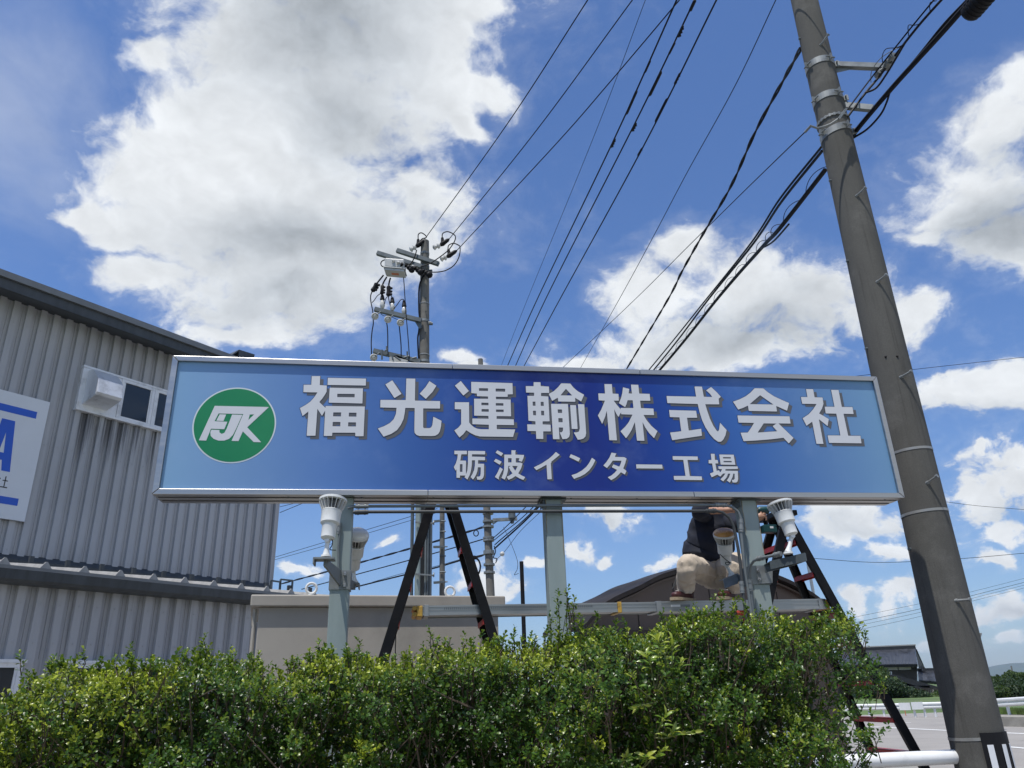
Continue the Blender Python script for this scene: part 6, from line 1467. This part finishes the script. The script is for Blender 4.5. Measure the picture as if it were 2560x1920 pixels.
# ------------------------------------------------------------------ tiled farmhouse
HY = 108.0
hs = thing('farmhouse', 'traditional house with black tiled roofs beyond the road', 'house', loc=Vector(at(*r7(700, 1000), HY)[:2] + (0,)))
F7 = lambda x, y_, Y=HY: at(*r7(x, y_), Y)
GZ = -.5
def roofpiece(e0, e1, r0, r1, name, m, nt=None, Yb=6.0, tilt=0.0):
    """front slope from eave px e0-e1 to ridge px r0-r1, ridge further back"""
    E0, E1, R0, R1 = F7(*e0, HY), F7(*e1, HY), F7(*r0, HY + Yb), F7(*r1, HY + Yb)
    b = MB(); b.prism([E0, E1, R1, R0], (0, .1, -.25)); o_ = b.build(name, m, hs)
    return E0, E1, R0, R1
E0, E1, R0, R1 = roofpiece((20, 650), (925, 640), (130, 515), (900, 482), 'roof', M_tile)
b = MB(); n_ = 62
for k in range(n_): b.tube([E0.lerp(E1, (k + .5) / n_) + Zv * .04, R0.lerp(R1, (k + .5) / n_) + Zv * .04], .10, 5)
M_tile2 = mat('glossy roof tile rows', (0.045, 0.048, 0.056), 0.32, 0, 0.45, 1.2)
o_ = b.build('roof_tile_rows', M_tile2, hs, kind='stuff')
b = MB(); b.bar(R0 + Zv * .2, R1 + Zv * .2, .5, .5); b.build('ridge', M_tile, hs)
b = MB()
for k in range(48): c_ = R0.lerp(R1, k / 47) + Zv * .5; b.box(c_, (.12, .2, .10))
b.build('ridge_tile', M_tileg, hs, kind='stuff')
b = MB(); b.prism([F7(900, 480, HY + 6), F7(985, 645, HY + 10), F7(930, 650, HY)], (0, 0, -.4)); b.prism([F7(905, 462, HY + 5.8), F7(912, 500, HY + 5.8), F7(890, 500, HY + 5.8), F7(890, 468, HY + 5.8)], (0, .5, 0)); b.build('gable', M_timber, hs)
b = MB(); b.prism([F7(900, 486, HY + 6.1), F7(916, 486, HY + 6.1), F7(986, 645, HY + 9), F7(975, 652, HY + 9)], (0, .5, -.2)); b.build('verge_board', M_tile, hs)
def wallq(pts, Y, m, name, th=.3): b = MB(); b.prism([F7(x, y_, Y) for x, y_ in pts], (0, th, 0)); return b.build(name, m, hs)
wallq([(100, 645), (920, 645), (920, 1030), (100, 1030)], HY + 1.2, M_timber, 'wall')
wallq([(600, 652), (725, 650), (730, 690), (600, 692)], HY + 1.0, M_plaster, 'plaster_panel'); wallq([(738, 650), (858, 648), (860, 686), (740, 690)], HY + 1.0, M_plaster, 'plaster_panel'); wallq([(870, 642), (905, 638), (912, 660), (872, 664)], HY + 1.0, M_plaster, 'plaster_panel')
for pts in ([(660, 780), (640, 740), (700, 735), (1120, 855), (1125, 870), (980, 865)], [(740, 850), (1040, 845), (1050, 870), (740, 880)]): wallq(pts, HY - 3, M_tile, 'lower_roof', 2.0)
wallq([(655, 785), (720, 745), (830, 800), (700, 812)], HY - 1, M_plaster, 'plaster_panel'); wallq([(800, 885), (910, 880), (915, 925), (800, 928)], HY - 1, M_plaster, 'plaster_panel'); wallq([(922, 880), (985, 878), (988, 922), (925, 925)], HY - 1, M_plaster, 'plaster_panel')
wallq([(740, 880), (1160, 860), (1160, 1040), (740, 1040)], HY - .6, M_timber, 'wall')
for x in (1010, 1030, 1050, 1075): wallq([(x, 885), (x + 8, 885), (x + 10, 1020), (x + 2, 1020)], HY - 1.2, M_tileg, 'lattice_bar', .1)
wallq([(612, 708), (670, 706), (672, 742), (614, 744)], HY + .4, M_white, 'air_conditioner', .6)
c_ = F7(640, 724, HY + .35); b = MB(); b.lathe(c_, (0, -1, 0), [(.3, 0), (.3, .04), (.05, .05)], 14); b.build('fan_grille', M_galvd, hs)
E0, E1, R0, R1 = [F7(*q, HY + d) for q, d in (((940, 800), 2), ((1190, 820), 2), ((925, 705), 6), ((1180, 700), 6))]
b = MB(); b.prism([E0, E1, R1, R0], (0, .1, -.25)); b.build('side_roof', M_tile, hs)
b = MB()
for k in range(20): b.tube([E0.lerp(E1, (k + .5) / 20) + Zv * .05, R0.lerp(R1, (k + .5) / 20) + Zv * .05], .11, 5)
b.build('side_roof_tile_rows', M_tile2, hs, kind='stuff')
b = MB(); b.bar(R0 + Zv * .2, R1 + Zv * .2, .4, .4); b.prism([F7(975, 700, HY + 5), F7(990, 655, HY + 5), F7(1012, 698, HY + 5)], (0, .4, 0)); b.build('side_ridge', M_tile, hs)
for (x, yt_, r_, Y, lab, mt) in ((500, 662, 2.6, 100, 'broad green tree in front of the left part of the farmhouse', M_tleaf), (390, 690, 2.4, 101, 'bushy tree left of the farmhouse wall', M_tleaf), (690, 842, 2.6, 98, 'dark low pine in front of the farmhouse', M_pleaf), (860, 945, 2.6, 97, 'rounded shrub before the farmhouse lattice', M_pleaf),
        (1010, 985, 1.9, 97, 'low shrub by the farmhouse corner', M_tleaf), (600, 770, 2.2, 96, 'dense dark tree behind the guardrail', M_pleaf), (1140, 930, 1.5, 99, 'slim shrub half behind the large pole', M_tleaf)):
    g_ = F7(x, yt_, Y); kd_ = 'tree' if yt_ < 800 else 'shrub'; tree((g_.x, g_.y, -.3), g_.z + .3, r_, lab, kd_, kd_, mt, per=520, leaf=.17, trunk=.14, n=14)
# guardrail beyond the road
def grail(a, c, zt, lab, h=.28, n=4):
    A, C_ = P2(*a), P2(*c); t_ = thing('guardrail', lab, 'guardrail', loc=A); d = (C_ - A).normalized(); nrm = Vector((d.y, -d.x, 0))
    prof = [(0, 0), (.06, .05), (.06, .10), (0, .14), (0, .17), (.06, .20), (.06, .25), (0, .30)]
    b = MB(); vs, fs = [], []
    for P_ in (A, C_):
        for o_, z in prof: vs.append(P_ + nrm * o_ + Zv * (zt - .30 + z)); vs.append(P_ + nrm * (o_ - .012) + Zv * (zt - .30 + z))
    m_ = len(prof) * 2
    for i in range(len(prof) - 1):
        for s_i in (0, 1): k_ = i * 2 + s_i; fs.append((k_, k_ + 2, m_ + k_ + 2, m_ + k_))
    b.add(vs, fs); b.build('beam', M_rail, t_)
    for k in range(n): p = A.lerp(C_, (k + .15) / n); b = MB(); b.tube([p - nrm * .07 - Zv * .1, p - nrm * .07 + Zv * zt], .06, 8); b.build('post', M_rail, t_)
    for P_, s_e in ((A, 1), (C_, -1)): b = MB(); b.box(P_ + d * (.24 * s_e) + Zv * (zt - .15) + nrm * .02, (.26, .07, .17), (d, nrm, Zv)); b.build('end_plate', M_rail, t_)
    return t_
grail(r7(150, 1168), r7(875, 1160), .66, 'white guardrail ending left of the gap beyond the road', n=5)
grail(r7(892, 1160), r7(1300, 1152), .68, 'white guardrail starting right of the gap beyond the road', n=4)
A_, C__ = at(*r7(1640, 1062), 33), at(*r7(2500, 1015), 29)
t = thing('guardrail', 'thick white guardrail on the grass verge right of the large pole', 'guardrail', loc=A_); d = (C__ - A_).normalized(); nrm = Vector((d.y, -d.x, 0)).normalized()
for i, (z0, z1) in enumerate(((.0, .14), (.17, .31))):
    b = MB(); b.prism([A_ + Zv * z0, A_ + Zv * z0 + nrm * .07 + Zv * .05, A_ + Zv * z0 + nrm * .07 + Zv * .10, A_ + Zv * z1], C__ - A_); b.build('beam', M_rail, t)
b = MB(); b.prism([A_ + Zv * .145 - nrm * .01, A_ + Zv * .165 - nrm * .01, A_ + Zv * .165 - nrm * .03, A_ + Zv * .145 - nrm * .03], C__ - A_); b.build('beam_web', M_rail, t)
for k in range(3): p = A_.lerp(C__, .2 + .3 * k); b = MB(); b.tube([Vector((p.x, p.y, .3)) - nrm * .08, p - nrm * .08 + Zv * .2], .06, 8); b.build('post', M_rail, t)
b = MB(); c_ = P2(*r7(788, 1150)); c_ = at(*r7(788, 1040), c_.y); b.lathe(c_, (0, -1, 0), [(.12, 0), (.12, .03), (.05, .035)], 12); b.tube([c_ - Zv * .1, c_ - Zv * .5], .02, 6); b.build('reflector', M_orange, label='small orange reflector on top of the far guardrail', cat='reflector')

# scenery beyond on the right
for (x, yt_, r_, Y, lab, mt) in ((1880, 712, 2.6, 150, 'tall bright green tree left of the far right edge', M_tleaf), (1838, 690, 2.2, 155, 'green tree beside the thin far pole', M_tleaf), (1935, 720, 2.6, 146, 'green tree right of the thin far pole', M_tleaf), (1700, 762, 3.6, 160, 'olive tree with a flat crown right of the large pole', M_tleaf),
        (1706, 728, 1.0, 165, 'small pointed conifer above the olive tree', M_pleaf), (1632, 768, 2.2, 158, 'green tree just right of the large pole', M_tleaf), (1858, 832, 3.6, 80, 'wide dark green bush on the plain at the right', M_pleaf), (1960, 838, 3.0, 77, 'dark green bush at the right edge', M_pleaf),
        (1690, 888, 1.7, 78, 'low bright bush right of the large pole', M_tleaf), (1780, 925, 1.4, 84, 'low bush in the middle of the right gap', M_tleaf), (1730, 905, 2.0, 100, 'dark hedge clump before the grey roofed low house', M_pleaf)):
    g_ = at(*r7(x, yt_), Y); kind_ = 'bush' if Y < 110 else 'tree'; tree((g_.x, g_.y, -.2), max(.7, g_.z + .2), r_, lab, kind_, kind_, mt, per=330, leaf=.26 if Y > 110 else .14, trunk=.12, n=12, conic='conifer' in lab)
for x0_, y0_, x1_, y1_, Y, lab in ((1655, 875, 1790, 925, 105, 'grey roofed low house far right of the large pole'), (1775, 800, 1940, 850, 175, 'long grey shed far away at the right')):
    A = at(*r7(x0_, y1_), Y); E = at(*r7(x1_, y1_), Y); top_ = at(*r7(x0_, y0_), Y).z; mid = at(*r7(x0_, (y0_ + y1_) / 2), Y).z
    t = thing('far_house', lab, 'house', loc=(A.x, A.y, -1))
    b = MB(); b.bb((A.x, Y, -1), (E.x, Y + 8, mid)); b.build('wall', M_plaster if Y < 130 else M_hut, t); b = MB(); b.prism([(A.x - .6, Y - .6, mid), (E.x + .6, Y - .6, mid), (E.x + .6, Y + 4, top_), (A.x - .6, Y + 4, top_)], (0, 4, -.1)); b.build('roof', M_tile if Y < 130 else M_flash, t)
for xa, ya, xb, yb, Y, lab in ((1848, 650, 1885, 840, 210, 'thin leaning far pole before the mountains'), (1664, 760, 1690, 895, 190, 'thin far pole just right of the large pole')): fpole(lab, r7(xa, ya), r7(xb, yb), Y, .35, .5, M_conc2)
# street lamp half hidden behind the large pole
t = thing('street_lamp', 'grey lamp head poking out behind the right side of the large pole', 'street lamp', loc=Vector((at(*r7(1500, 600), 28).x, 28, 0)))
b = MB(); b.prism([at(*r7(x, y_), 28) for x, y_ in ((1505, 325), (1563, 325), (1540, 415), (1518, 395))], (0, .25, 0)); b.build('lamp_head', M_galv, t, bevel=.01)
b = MB(); q = at(*r7(1500, 380), 28.1); b.tube([Vector((q.x - .1, 28.1, 0)), Vector((q.x - .1, 28.1, q.z))], .06, 10); b.build('lamp_post', M_galv, t)
t = thing('steel_mast', 'slim pale mast rising behind the ladder steps', 'pole', loc=Vector((at(*r6(1590, 960), 22).x, 22, 0)))
b = MB(); b.tube([at(*r6(1548, 700), 22), at(*r6(1598, 968), 22), Vector((at(*r6(1598, 968), 22).x, 22, 0))], .045, 8); b.build('shaft', M_alu, t)
# branch of a tree at the right edge
tr_ = at(2590, 1640, 24); tree((tr_.x + .75, 24, 0), tr_.z + .9, .95, 'green tree whose outer leaves show at the right edge', mtl=M_tleaf, per=900, leaf=.07, n=10, trunk=.55)

# ------------------------------------------------------------------ hedge
HN0, HN1 = -1.62, -.62
sil = [(-60, 1520), (0, 1508), (40, 1490), (75, 1462), (130, 1444), (175, 1458), (230, 1452), (290, 1440), (340, 1452), (400, 1432), (470, 1420), (530, 1440), (590, 1452), (640, 1440), (720, 1418), (800, 1432), (860, 1440), (930, 1398), (1000, 1400), (1060, 1395), (1130, 1402), (1200, 1398),
       (1270, 1375), (1340, 1385), (1400, 1385), (1450, 1360), (1520, 1332), (1600, 1330), (1660, 1350), (1720, 1368), (1780, 1345), (1820, 1340), (1850, 1362), (1872, 1410), (1890, 1450), (1905, 1500)]
hs_ = []
for x, y in sil:
    p = sg(x * s_, y * s_, -1.3); hs_.append((p.x, p.z))
hu = np.array([p[0] for p in hs_]); hz = np.array([p[1] for p in hs_])
uR = sg(1852 * s_, 1500 * s_, -1.5).x
def ztop(u): return np.interp(u, hu, hz) - .040 + .050 * noise.noise(Vector((float(u) * 2.6, .3, 8))) + .034 * noise.noise(Vector((float(u) * 9, .3, 3)))
hedge = thing('hedge', 'clipped evergreen hedge with small glossy leaves along the bottom of the picture', 'hedge', SM @ Matrix.Translation((.6, -1.1, 0)))
lump = lambda p: noise.noise(Vector(p))
tipP, tipA, tipS, tipT = [], [], [], []
def addsprig(u, n, z, ax, L, tint): tipP.append((u, n, z)); tipA.append(ax); tipS.append(L); tipT.append(tint)
NS = 13000
for i in range(NS):
    u = rng.uniform(-2.35, uR + .06); k = rng.random()
    zt = float(ztop(u)); clump = lump((u * 2.3, 1.7, 0)) * .5
    if k < .60:      # front face
        z = zt - abs(rng.gauss(0, 1)) * .02 - rng.random() ** .85 * .62
        h = (zt - z)
        n = HN0 + .12 + .26 * lump((u * 2.0, z * 2.6, 5)) + .28 * lump((u * 6.5, z * 7, 9)) + rng.random() ** 1.8 * .20 + max(0, .16 - h) * 1.1
        gap = lump((u * 3.4, z * 4.4, 21))
        if gap < -.18 and rng.random() < .9: n += .26
        ax = Vector((rng.gauss(0, .42), -.65 + rng.gauss(0, .3), rng.uniform(.3, 1.4)))
    elif k < .90:    # top
        n = rng.uniform(HN0 + .12, HN1); z = zt - (.0 + .35 * ((n + 1.12) / .5) ** 2 * .35) + .03 * lump((u * 6, n * 6, 2)) + rng.gauss(0, .018)
        ax = Vector((rng.gauss(0, .35), rng.gauss(-.2, .4), 1.0))
    else:            # right end
        z = zt - rng.random() * .9 if u > uR - .5 else zt - rng.random() * .35; n = rng.uniform(HN0 + .1, HN1)
        u = uR - rng.random() * .12 + .05 * lump((n * 6, z * 6, 4)) if u > uR - 1.2 else u
        ax = Vector((rng.uniform(.1, 1.2), rng.gauss(-.4, .4), rng.uniform(0, 1.0)))
    # right end bulges in toward the foot
    if u > uR - .35 and z < 1.55: u -= (1.55 - z) * .36
    if u > uR - .45 and z > 1.62 and n > HN0 + .3: u += (z - 1.62) * .75
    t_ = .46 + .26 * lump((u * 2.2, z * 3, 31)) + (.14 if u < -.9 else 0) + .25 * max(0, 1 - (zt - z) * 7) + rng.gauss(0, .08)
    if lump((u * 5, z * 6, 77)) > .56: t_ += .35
    addsprig(u, n, z, ax.normalized(), rng.uniform(.030, .060), t_)
# upright shoots above the outline
shoots = [(440, 1385, 1420, 5), (280, 1405, 1440, 3), (180, 1418, 1440, 3), (45, 1425, 1450, 3), (690, 1398, 1425, 3), (775, 1392, 1432, 3), (930, 1368, 1410, 5), (1040, 1378, 1400, 3), (1005, 1384, 1402, 3), (1110, 1368, 1400, 4), (1150, 1382, 1402, 3), (1180, 1370, 1405, 3),
          (1205, 1288, 1400, 9), (1225, 1280, 1400, 10), (1240, 1300, 1400, 8), (1190, 1335, 1400, 6), (1255, 1340, 1400, 6), (1290, 1335, 1390, 5), (1350, 1350, 1388, 4), (1430, 1330, 1375, 4), (1500, 1318, 1345, 4), (1560, 1288, 1345, 6), (1540, 1300, 1345, 5), (1590, 1302, 1345, 5), (1640, 1322, 1350, 3), (1700, 1340, 1370, 4), (1730, 1352, 1370, 3), (1790, 1318, 1380, 7), (1810, 1322, 1385, 7), (1775, 1335, 1380, 6), (1835, 1350, 1400, 5), (1850, 1372, 1420, 4), (1870, 1440, 1475, 4), (1900, 1465, 1500, 4), (1910, 1480, 1500, 3), (1660, 1328, 1350, 3), (1610, 1310, 1345, 4), (120, 1430, 1450, 3), (560, 1425, 1445, 3), (1330, 1352, 1385, 4)]
tw = MB()
for i in range(150):
    xx = rng.uniform(20, 1870); yy = float(np.interp(xx, [p[0] for p in sil], [p[1] for p in sil])); hh = rng.choice((10, 14, 18, 24, 32)) * rng.uniform(.6, 1.1)
    for q in range(rng.choice((1, 1, 2, 3))): shoots.append((xx + rng.uniform(-14, 14), yy + 8 - hh * rng.uniform(.6, 1), yy + 16, 3))
for x, yt, yb, k in shoots:
    nn_ = rng.uniform(-1.35, -.95)
    A = sg(x * s_ + rng.uniform(-6, 6), yb * s_ + 12, nn_); E = sg(x * s_, yt * s_, nn_)
    mid = A.lerp(E, .5) + Vector((rng.gauss(0, .012), rng.gauss(0, .012), 0))
    tw.tube([SM @ A, SM @ mid, SM @ E], [.0028, .0022, .0012], 5)
    cnt = max(2, int((E - A).length / .020))
    for j in range(cnt):
        p = A.lerp(E, (j + 1) / cnt); a = j * 2.4; d = (E - A).normalized()
        addsprig(p.x, p.y, p.z, (d + Vector((math.cos(a), math.sin(a), 0)) * .35).normalized(), .030, .55 + rng.gauss(0, .1))
Pn = np.array(tipP); An = np.array([tuple(a) for a in tipA]); Ln = np.array(tipS); Tn = np.array(tipT)
NLF = 8
S_n = len(Pn)
ref = np.where(np.abs(An[:, 2:3]) > .9, np.array([[1., 0, 0]]), np.array([[0, 0, 1.]]))
B1 = np.cross(An, ref); B1 /= np.linalg.norm(B1, axis=1)[:, None]; B2 = np.cross(An, B1)
lv, lt_ = [], []
quads = np.array([(0, 1, 2, 3), (3, 2, 4, 4)])
ang0 = NR.uniform(0, 6.28, S_n)
def leafset(P0, ax, b1, b2, L, W_, ang, tilt, tint):
    """cupped obovate leaf: seven points"""
    ca, sa = np.cos(ang)[:, None], np.sin(ang)[:, None]
    rd_ = b1 * ca + b2 * sa; sd_ = -b1 * sa + b2 * ca
    ct, st = np.cos(tilt)[:, None], np.sin(tilt)[:, None]
    dr = ax * ct + rd_ * st; up = ax * st - rd_ * ct
    L = L[:, None]; W_ = W_[:, None]
    pts = [P0, P0 + dr * L * .45 + up * L * .00, P0 + dr * L * .98 - up * L * .10, P0 + dr * L * .40 + sd_ * W_ * .36 + up * L * .06, P0 + dr * L * .76 + sd_ * W_ * .50 + up * L * .06,
           P0 + dr * L * .40 - sd_ * W_ * .36 + up * L * .06, P0 + dr * L * .76 - sd_ * W_ * .50 + up * L * .06, P0 + dr * L * .74 - up * L * .01]
    return np.stack(pts, 1), tint
FQ = np.array([[0, 1, 3, 3], [1, 7, 4, 3], [7, 2, 4, 4], [0, 5, 1, 1], [1, 5, 6, 7], [7, 6, 2, 2]])
allp, allt = [], []
for j in range(NLF):
    f = j / (NLF - 1)
    keep = NR.random_sample(S_n) > (.12 if f > .4 else .35)
    P0 = Pn + An * (Ln * f)[:, None]
    L = NR.uniform(.017, .031, S_n) * (1.0 - .25 * f); Wd = L * NR.uniform(.52, .68, S_n)
    tilt = np.radians(NR.normal(68 - 34 * f, 10, S_n))
    q, t_ = leafset(P0, An, B1, B2, L, Wd, ang0 + j * 2.39996 + NR.normal(0, .2, S_n), tilt, np.clip(Tn + (f - .5) * .22 + NR.normal(0, .13, S_n), 0, 1))
    allp.append(q[keep]); allt.append(t_[keep])
V = np.concatenate(allp); T = np.concatenate(allt); nl = len(V)
def mesh_leaves(name, V, T, m, parent, kind):
    nl = len(V); V = V.reshape(-1, 3)
    if kind == 'local': pass
    loops, starts, tots = [], [], []
    base = (np.arange(nl) * 8)[:, None]
    tri = np.array([[0, 1, 3], [7, 2, 4], [0, 5, 1], [7, 6, 2]]); qd = np.array([[1, 7, 4, 3], [1, 5, 6, 7]])
    T3 = (base[:, :, None] + tri[None]).reshape(-1, 3); Q4 = (base[:, :, None] + qd[None]).reshape(-1, 4)
    lp = np.concatenate([T3.ravel(), Q4.ravel()]); tt = np.concatenate([np.full(len(T3), 3), np.full(len(Q4), 4)]); stt = np.concatenate([[0], np.cumsum(tt)[:-1]])
    me = bpy.data.meshes.new(name); me.vertices.add(len(V)); me.vertices.foreach_set('co', V.ravel().astype(np.float32))
    me.loops.add(len(lp)); me.loops.foreach_set('vertex_index', lp.astype(np.int32)); me.polygons.add(len(tt)); me.polygons.foreach_set('loop_start', stt.astype(np.int32)); me.polygons.foreach_set('loop_total', tt.astype(np.int32))
    a = me.attributes.new('tint', 'FLOAT', 'POINT'); a.data.foreach_set('value', np.repeat(T, 8).astype(np.float32))
    me.materials.append(m); me.update(); me.validate()
    o = bpy.data.objects.new(name, me)
    if parent: o.parent = parent
    link(o); return o
Voff = V - np.array((.6, -1.1, 0))            # hedge empty sits at (.6,-1.1,0) of the sign frame, same rotation
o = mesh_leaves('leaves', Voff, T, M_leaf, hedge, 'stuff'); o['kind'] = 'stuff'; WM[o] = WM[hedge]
print('hedge leaves', nl)
# twigs and dark woody inside
sel = NR.choice(len(Pn), 2600, replace=False)
for i in sel:
    p = Vector(Pn[i]); a = Vector(An[i]); q = p - a * rng.uniform(.05, .14) + Vector((0, .03, -.02)); tw.tube([SM @ q, SM @ p, SM @ (p + a * Ln[i])], [.0022, .0018, .0010], 4, caps=False)
for i in range(900):
    u = rng.uniform(-2.3, uR - .05); zt = float(ztop(u)); n = rng.uniform(HN0 + .22, HN1 - .1); z0 = rng.uniform(.5, zt - .2); p = Vector((u, n, z0)); q = p + Vector((rng.gauss(0, .10), rng.gauss(-.04, .08), rng.uniform(.1, .32)))
    tw.tube([SM @ p, SM @ p.lerp(q, .5) + Vector((rng.gauss(0, .01), 0, 0)), SM @ q], [.006, .004, .002], 5, caps=False)
for i in range(40):
    u = rng.uniform(-2.3, uR - .1); n = rng.uniform(HN0 + .35, HN1 - .15); tw.tube([SM @ Vector((u, n, 0)), SM @ Vector((u + rng.gauss(0, .05), n, .6)), SM @ Vector((u + rng.gauss(0, .1), n + rng.gauss(0, .05), 1.35))], [.016, .012, .006], 6)
o = tw.build('branches', M_twig, hedge, kind='stuff')
# inner mass of added leaves, gap shade put into their dark tint; blocks daylight
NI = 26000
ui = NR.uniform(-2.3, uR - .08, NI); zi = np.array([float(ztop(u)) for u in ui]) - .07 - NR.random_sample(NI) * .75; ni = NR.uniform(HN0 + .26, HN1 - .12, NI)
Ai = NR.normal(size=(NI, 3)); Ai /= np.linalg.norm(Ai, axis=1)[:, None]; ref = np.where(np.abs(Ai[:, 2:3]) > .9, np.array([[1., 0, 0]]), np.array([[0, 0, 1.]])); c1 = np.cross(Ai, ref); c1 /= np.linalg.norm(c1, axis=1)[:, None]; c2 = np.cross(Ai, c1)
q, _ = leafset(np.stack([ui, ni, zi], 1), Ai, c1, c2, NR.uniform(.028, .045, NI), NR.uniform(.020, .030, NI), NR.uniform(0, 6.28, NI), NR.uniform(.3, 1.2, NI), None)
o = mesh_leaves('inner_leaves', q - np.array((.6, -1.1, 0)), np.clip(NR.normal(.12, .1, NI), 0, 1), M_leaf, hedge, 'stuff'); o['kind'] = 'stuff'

# lime green laurel shoots growing through the hedge, every large leaf its own piece
lm = bpy.data.meshes.new('leaf')
def big_leaf_mesh():
    bm = bmesh.new(); rows = 7; prof = [0.02, .42, .80, 1.0, .92, .55, .03]; g_ = []
    for i in range(rows):
        t = i / (rows - 1); w_ = prof[i] * .15; y = t; z = -.20 * t * t + .06 * math.sin(t * 3)
        g_.append([bm.verts.new((-w_, y, z + w_ * .38 + (.015 if i % 2 else 0))), bm.verts.new((0, y, z)), bm.verts.new((w_, y, z + w_ * .38 + (0 if i % 2 else .015)))])
    for i in range(rows - 1):
        for k in range(2): bm.faces.new((g_[i][k], g_[i][k + 1], g_[i + 1][k + 1], g_[i + 1][k]))
    me = bpy.data.meshes.new('leaf'); bm.to_mesh(me); bm.free()
    a = me.attributes.new('tint', 'FLOAT', 'POINT'); return me
leafmeshes = []
for k in range(6):
    me = big_leaf_mesh(); v = [.30 + .12 * k + (.06 if i % 3 == 1 else 0) for i in range(len(me.vertices))]; me.attributes['tint'].data.foreach_set('value', v); me.materials.append(M_lime)
    me.polygons.foreach_set('use_smooth', [True] * len(me.polygons)); leafmeshes.append(me)
laur = thing('laurel_shrub', 'lime green laurel shoots with large toothed leaves poking through the right half of the hedge', 'shrub', SM @ Matrix.Translation((1.7, -1.7, 0)))
Wl = WM[laur]; Li = Wl.inverted()
def hx(x, y): return 1500 + x / 3.16, 1560 + y / 3.16
stems = [((440, 560), (470, 260), (450, 110), 1.0, 9), ((440, 560), (400, 330), (365, 250), .95, 7), ((440, 560), (560, 380), (570, 130), .95, 8), ((440, 560), (600, 420), (650, 290), .9, 6), ((440, 620), (300, 500), (250, 400), .8, 5),
         ((440, 620), (340, 640), (290, 660), .8, 5), ((430, 900), (480, 800), (520, 720), .9, 6), ((430, 900), (540, 900), (580, 850), .9, 6), ((520, 900), (680, 860), (740, 850), .8, 5), ((330, 1150), (420, 1060), (500, 990), 1.0, 8), ((330, 1150), (370, 1080), (360, 1040), .9, 6), ((160, 1130), (190, 1080), (210, 1050), .7, 5), ((440, 560), (520, 330), (500, 200), .9, 6), ((560, 700), (500, 560), (540, 480), .9, 5)]
for si_, (a, c, e, sc_, nlv) in enumerate(stems):
    nn_ = HN0 - .03 + .05 * rng.random()
    A, C_, E = sg(*hx(*a), nn_ + .10), sg(*hx(*c), nn_ + .03), sg(*hx(*e), nn_)
    pts = spline([SM @ A, SM @ C_, SM @ E], 6); pass
    sb = MB(); sb.tube(pts, [.0035 - .0018 * i / (len(pts) - 1) for i in range(len(pts))], 6); sb.build('stem', mat('green stem', (.12, .14, .05), .6), laur, smooth=True)
    tot = nlv + 3
    for j in range(tot):
        f = 1 - (j / tot) ** 1.15 * .62; p = pts[min(len(pts) - 1, int(f * (len(pts) - 1)))]
        d = (pts[-1] - pts[-4]).normalized()
        azl = j * 2.4 + si_; side = Vector((math.cos(azl), math.sin(azl), 0)); spread = rng.uniform(.5, 1.0) if j < 5 else rng.uniform(1.0, 1.35)
        y_ax = (d * math.cos(spread) + side * math.sin(spread) - SN * .15).normalized(); z_ax = (d - y_ax * d.dot(y_ax)).normalized(); x_ax = y_ax.cross(z_ax)
        L = rng.uniform(.046, .064) * sc_ * (.8 + .3 * min(1, j / 3))
        M = Matrix((x_ax * L * .95, y_ax * L, z_ax * L)).transposed().to_4x4(); M.translation = p
        o = bpy.data.objects.new('leaf', leafmeshes[rng.randrange(6) if j > 2 else 3 + rng.randrange(3)]); o.parent = laur; o.matrix_local = Li @ M; link(o)
# a withered leaf and cobweb-like dry bits are left as small dry leaves
for x, y, lab in ((1545, 770, 'dry brown dead leaf caught in the right part of the hedge'), (1790, 770, 'curled tan dead leaf hanging in the dark gap of the hedge')):
    p = SM @ sg(*hx((x - 1500 + 0) * 1.0 if x < 1700 else 880 - 0, 585 if x < 1700 else 755), HN0 - .02); o = bpy.data.objects.new('dead_leaf', leafmeshes[0].copy()); o.data.materials[0] = M_web; o.scale = (.03, .03, .03); o.location = p; o.rotation_euler = (rng.uniform(0, 3), rng.uniform(0, 3), rng.uniform(0, 3)); link(o); prop(o, lab, 'leaf')
for o in bpy.data.objects:
    if o.type == 'MESH' and o.data and o.name.startswith('leaf') : pass
print('objects', len(bpy.data.objects))
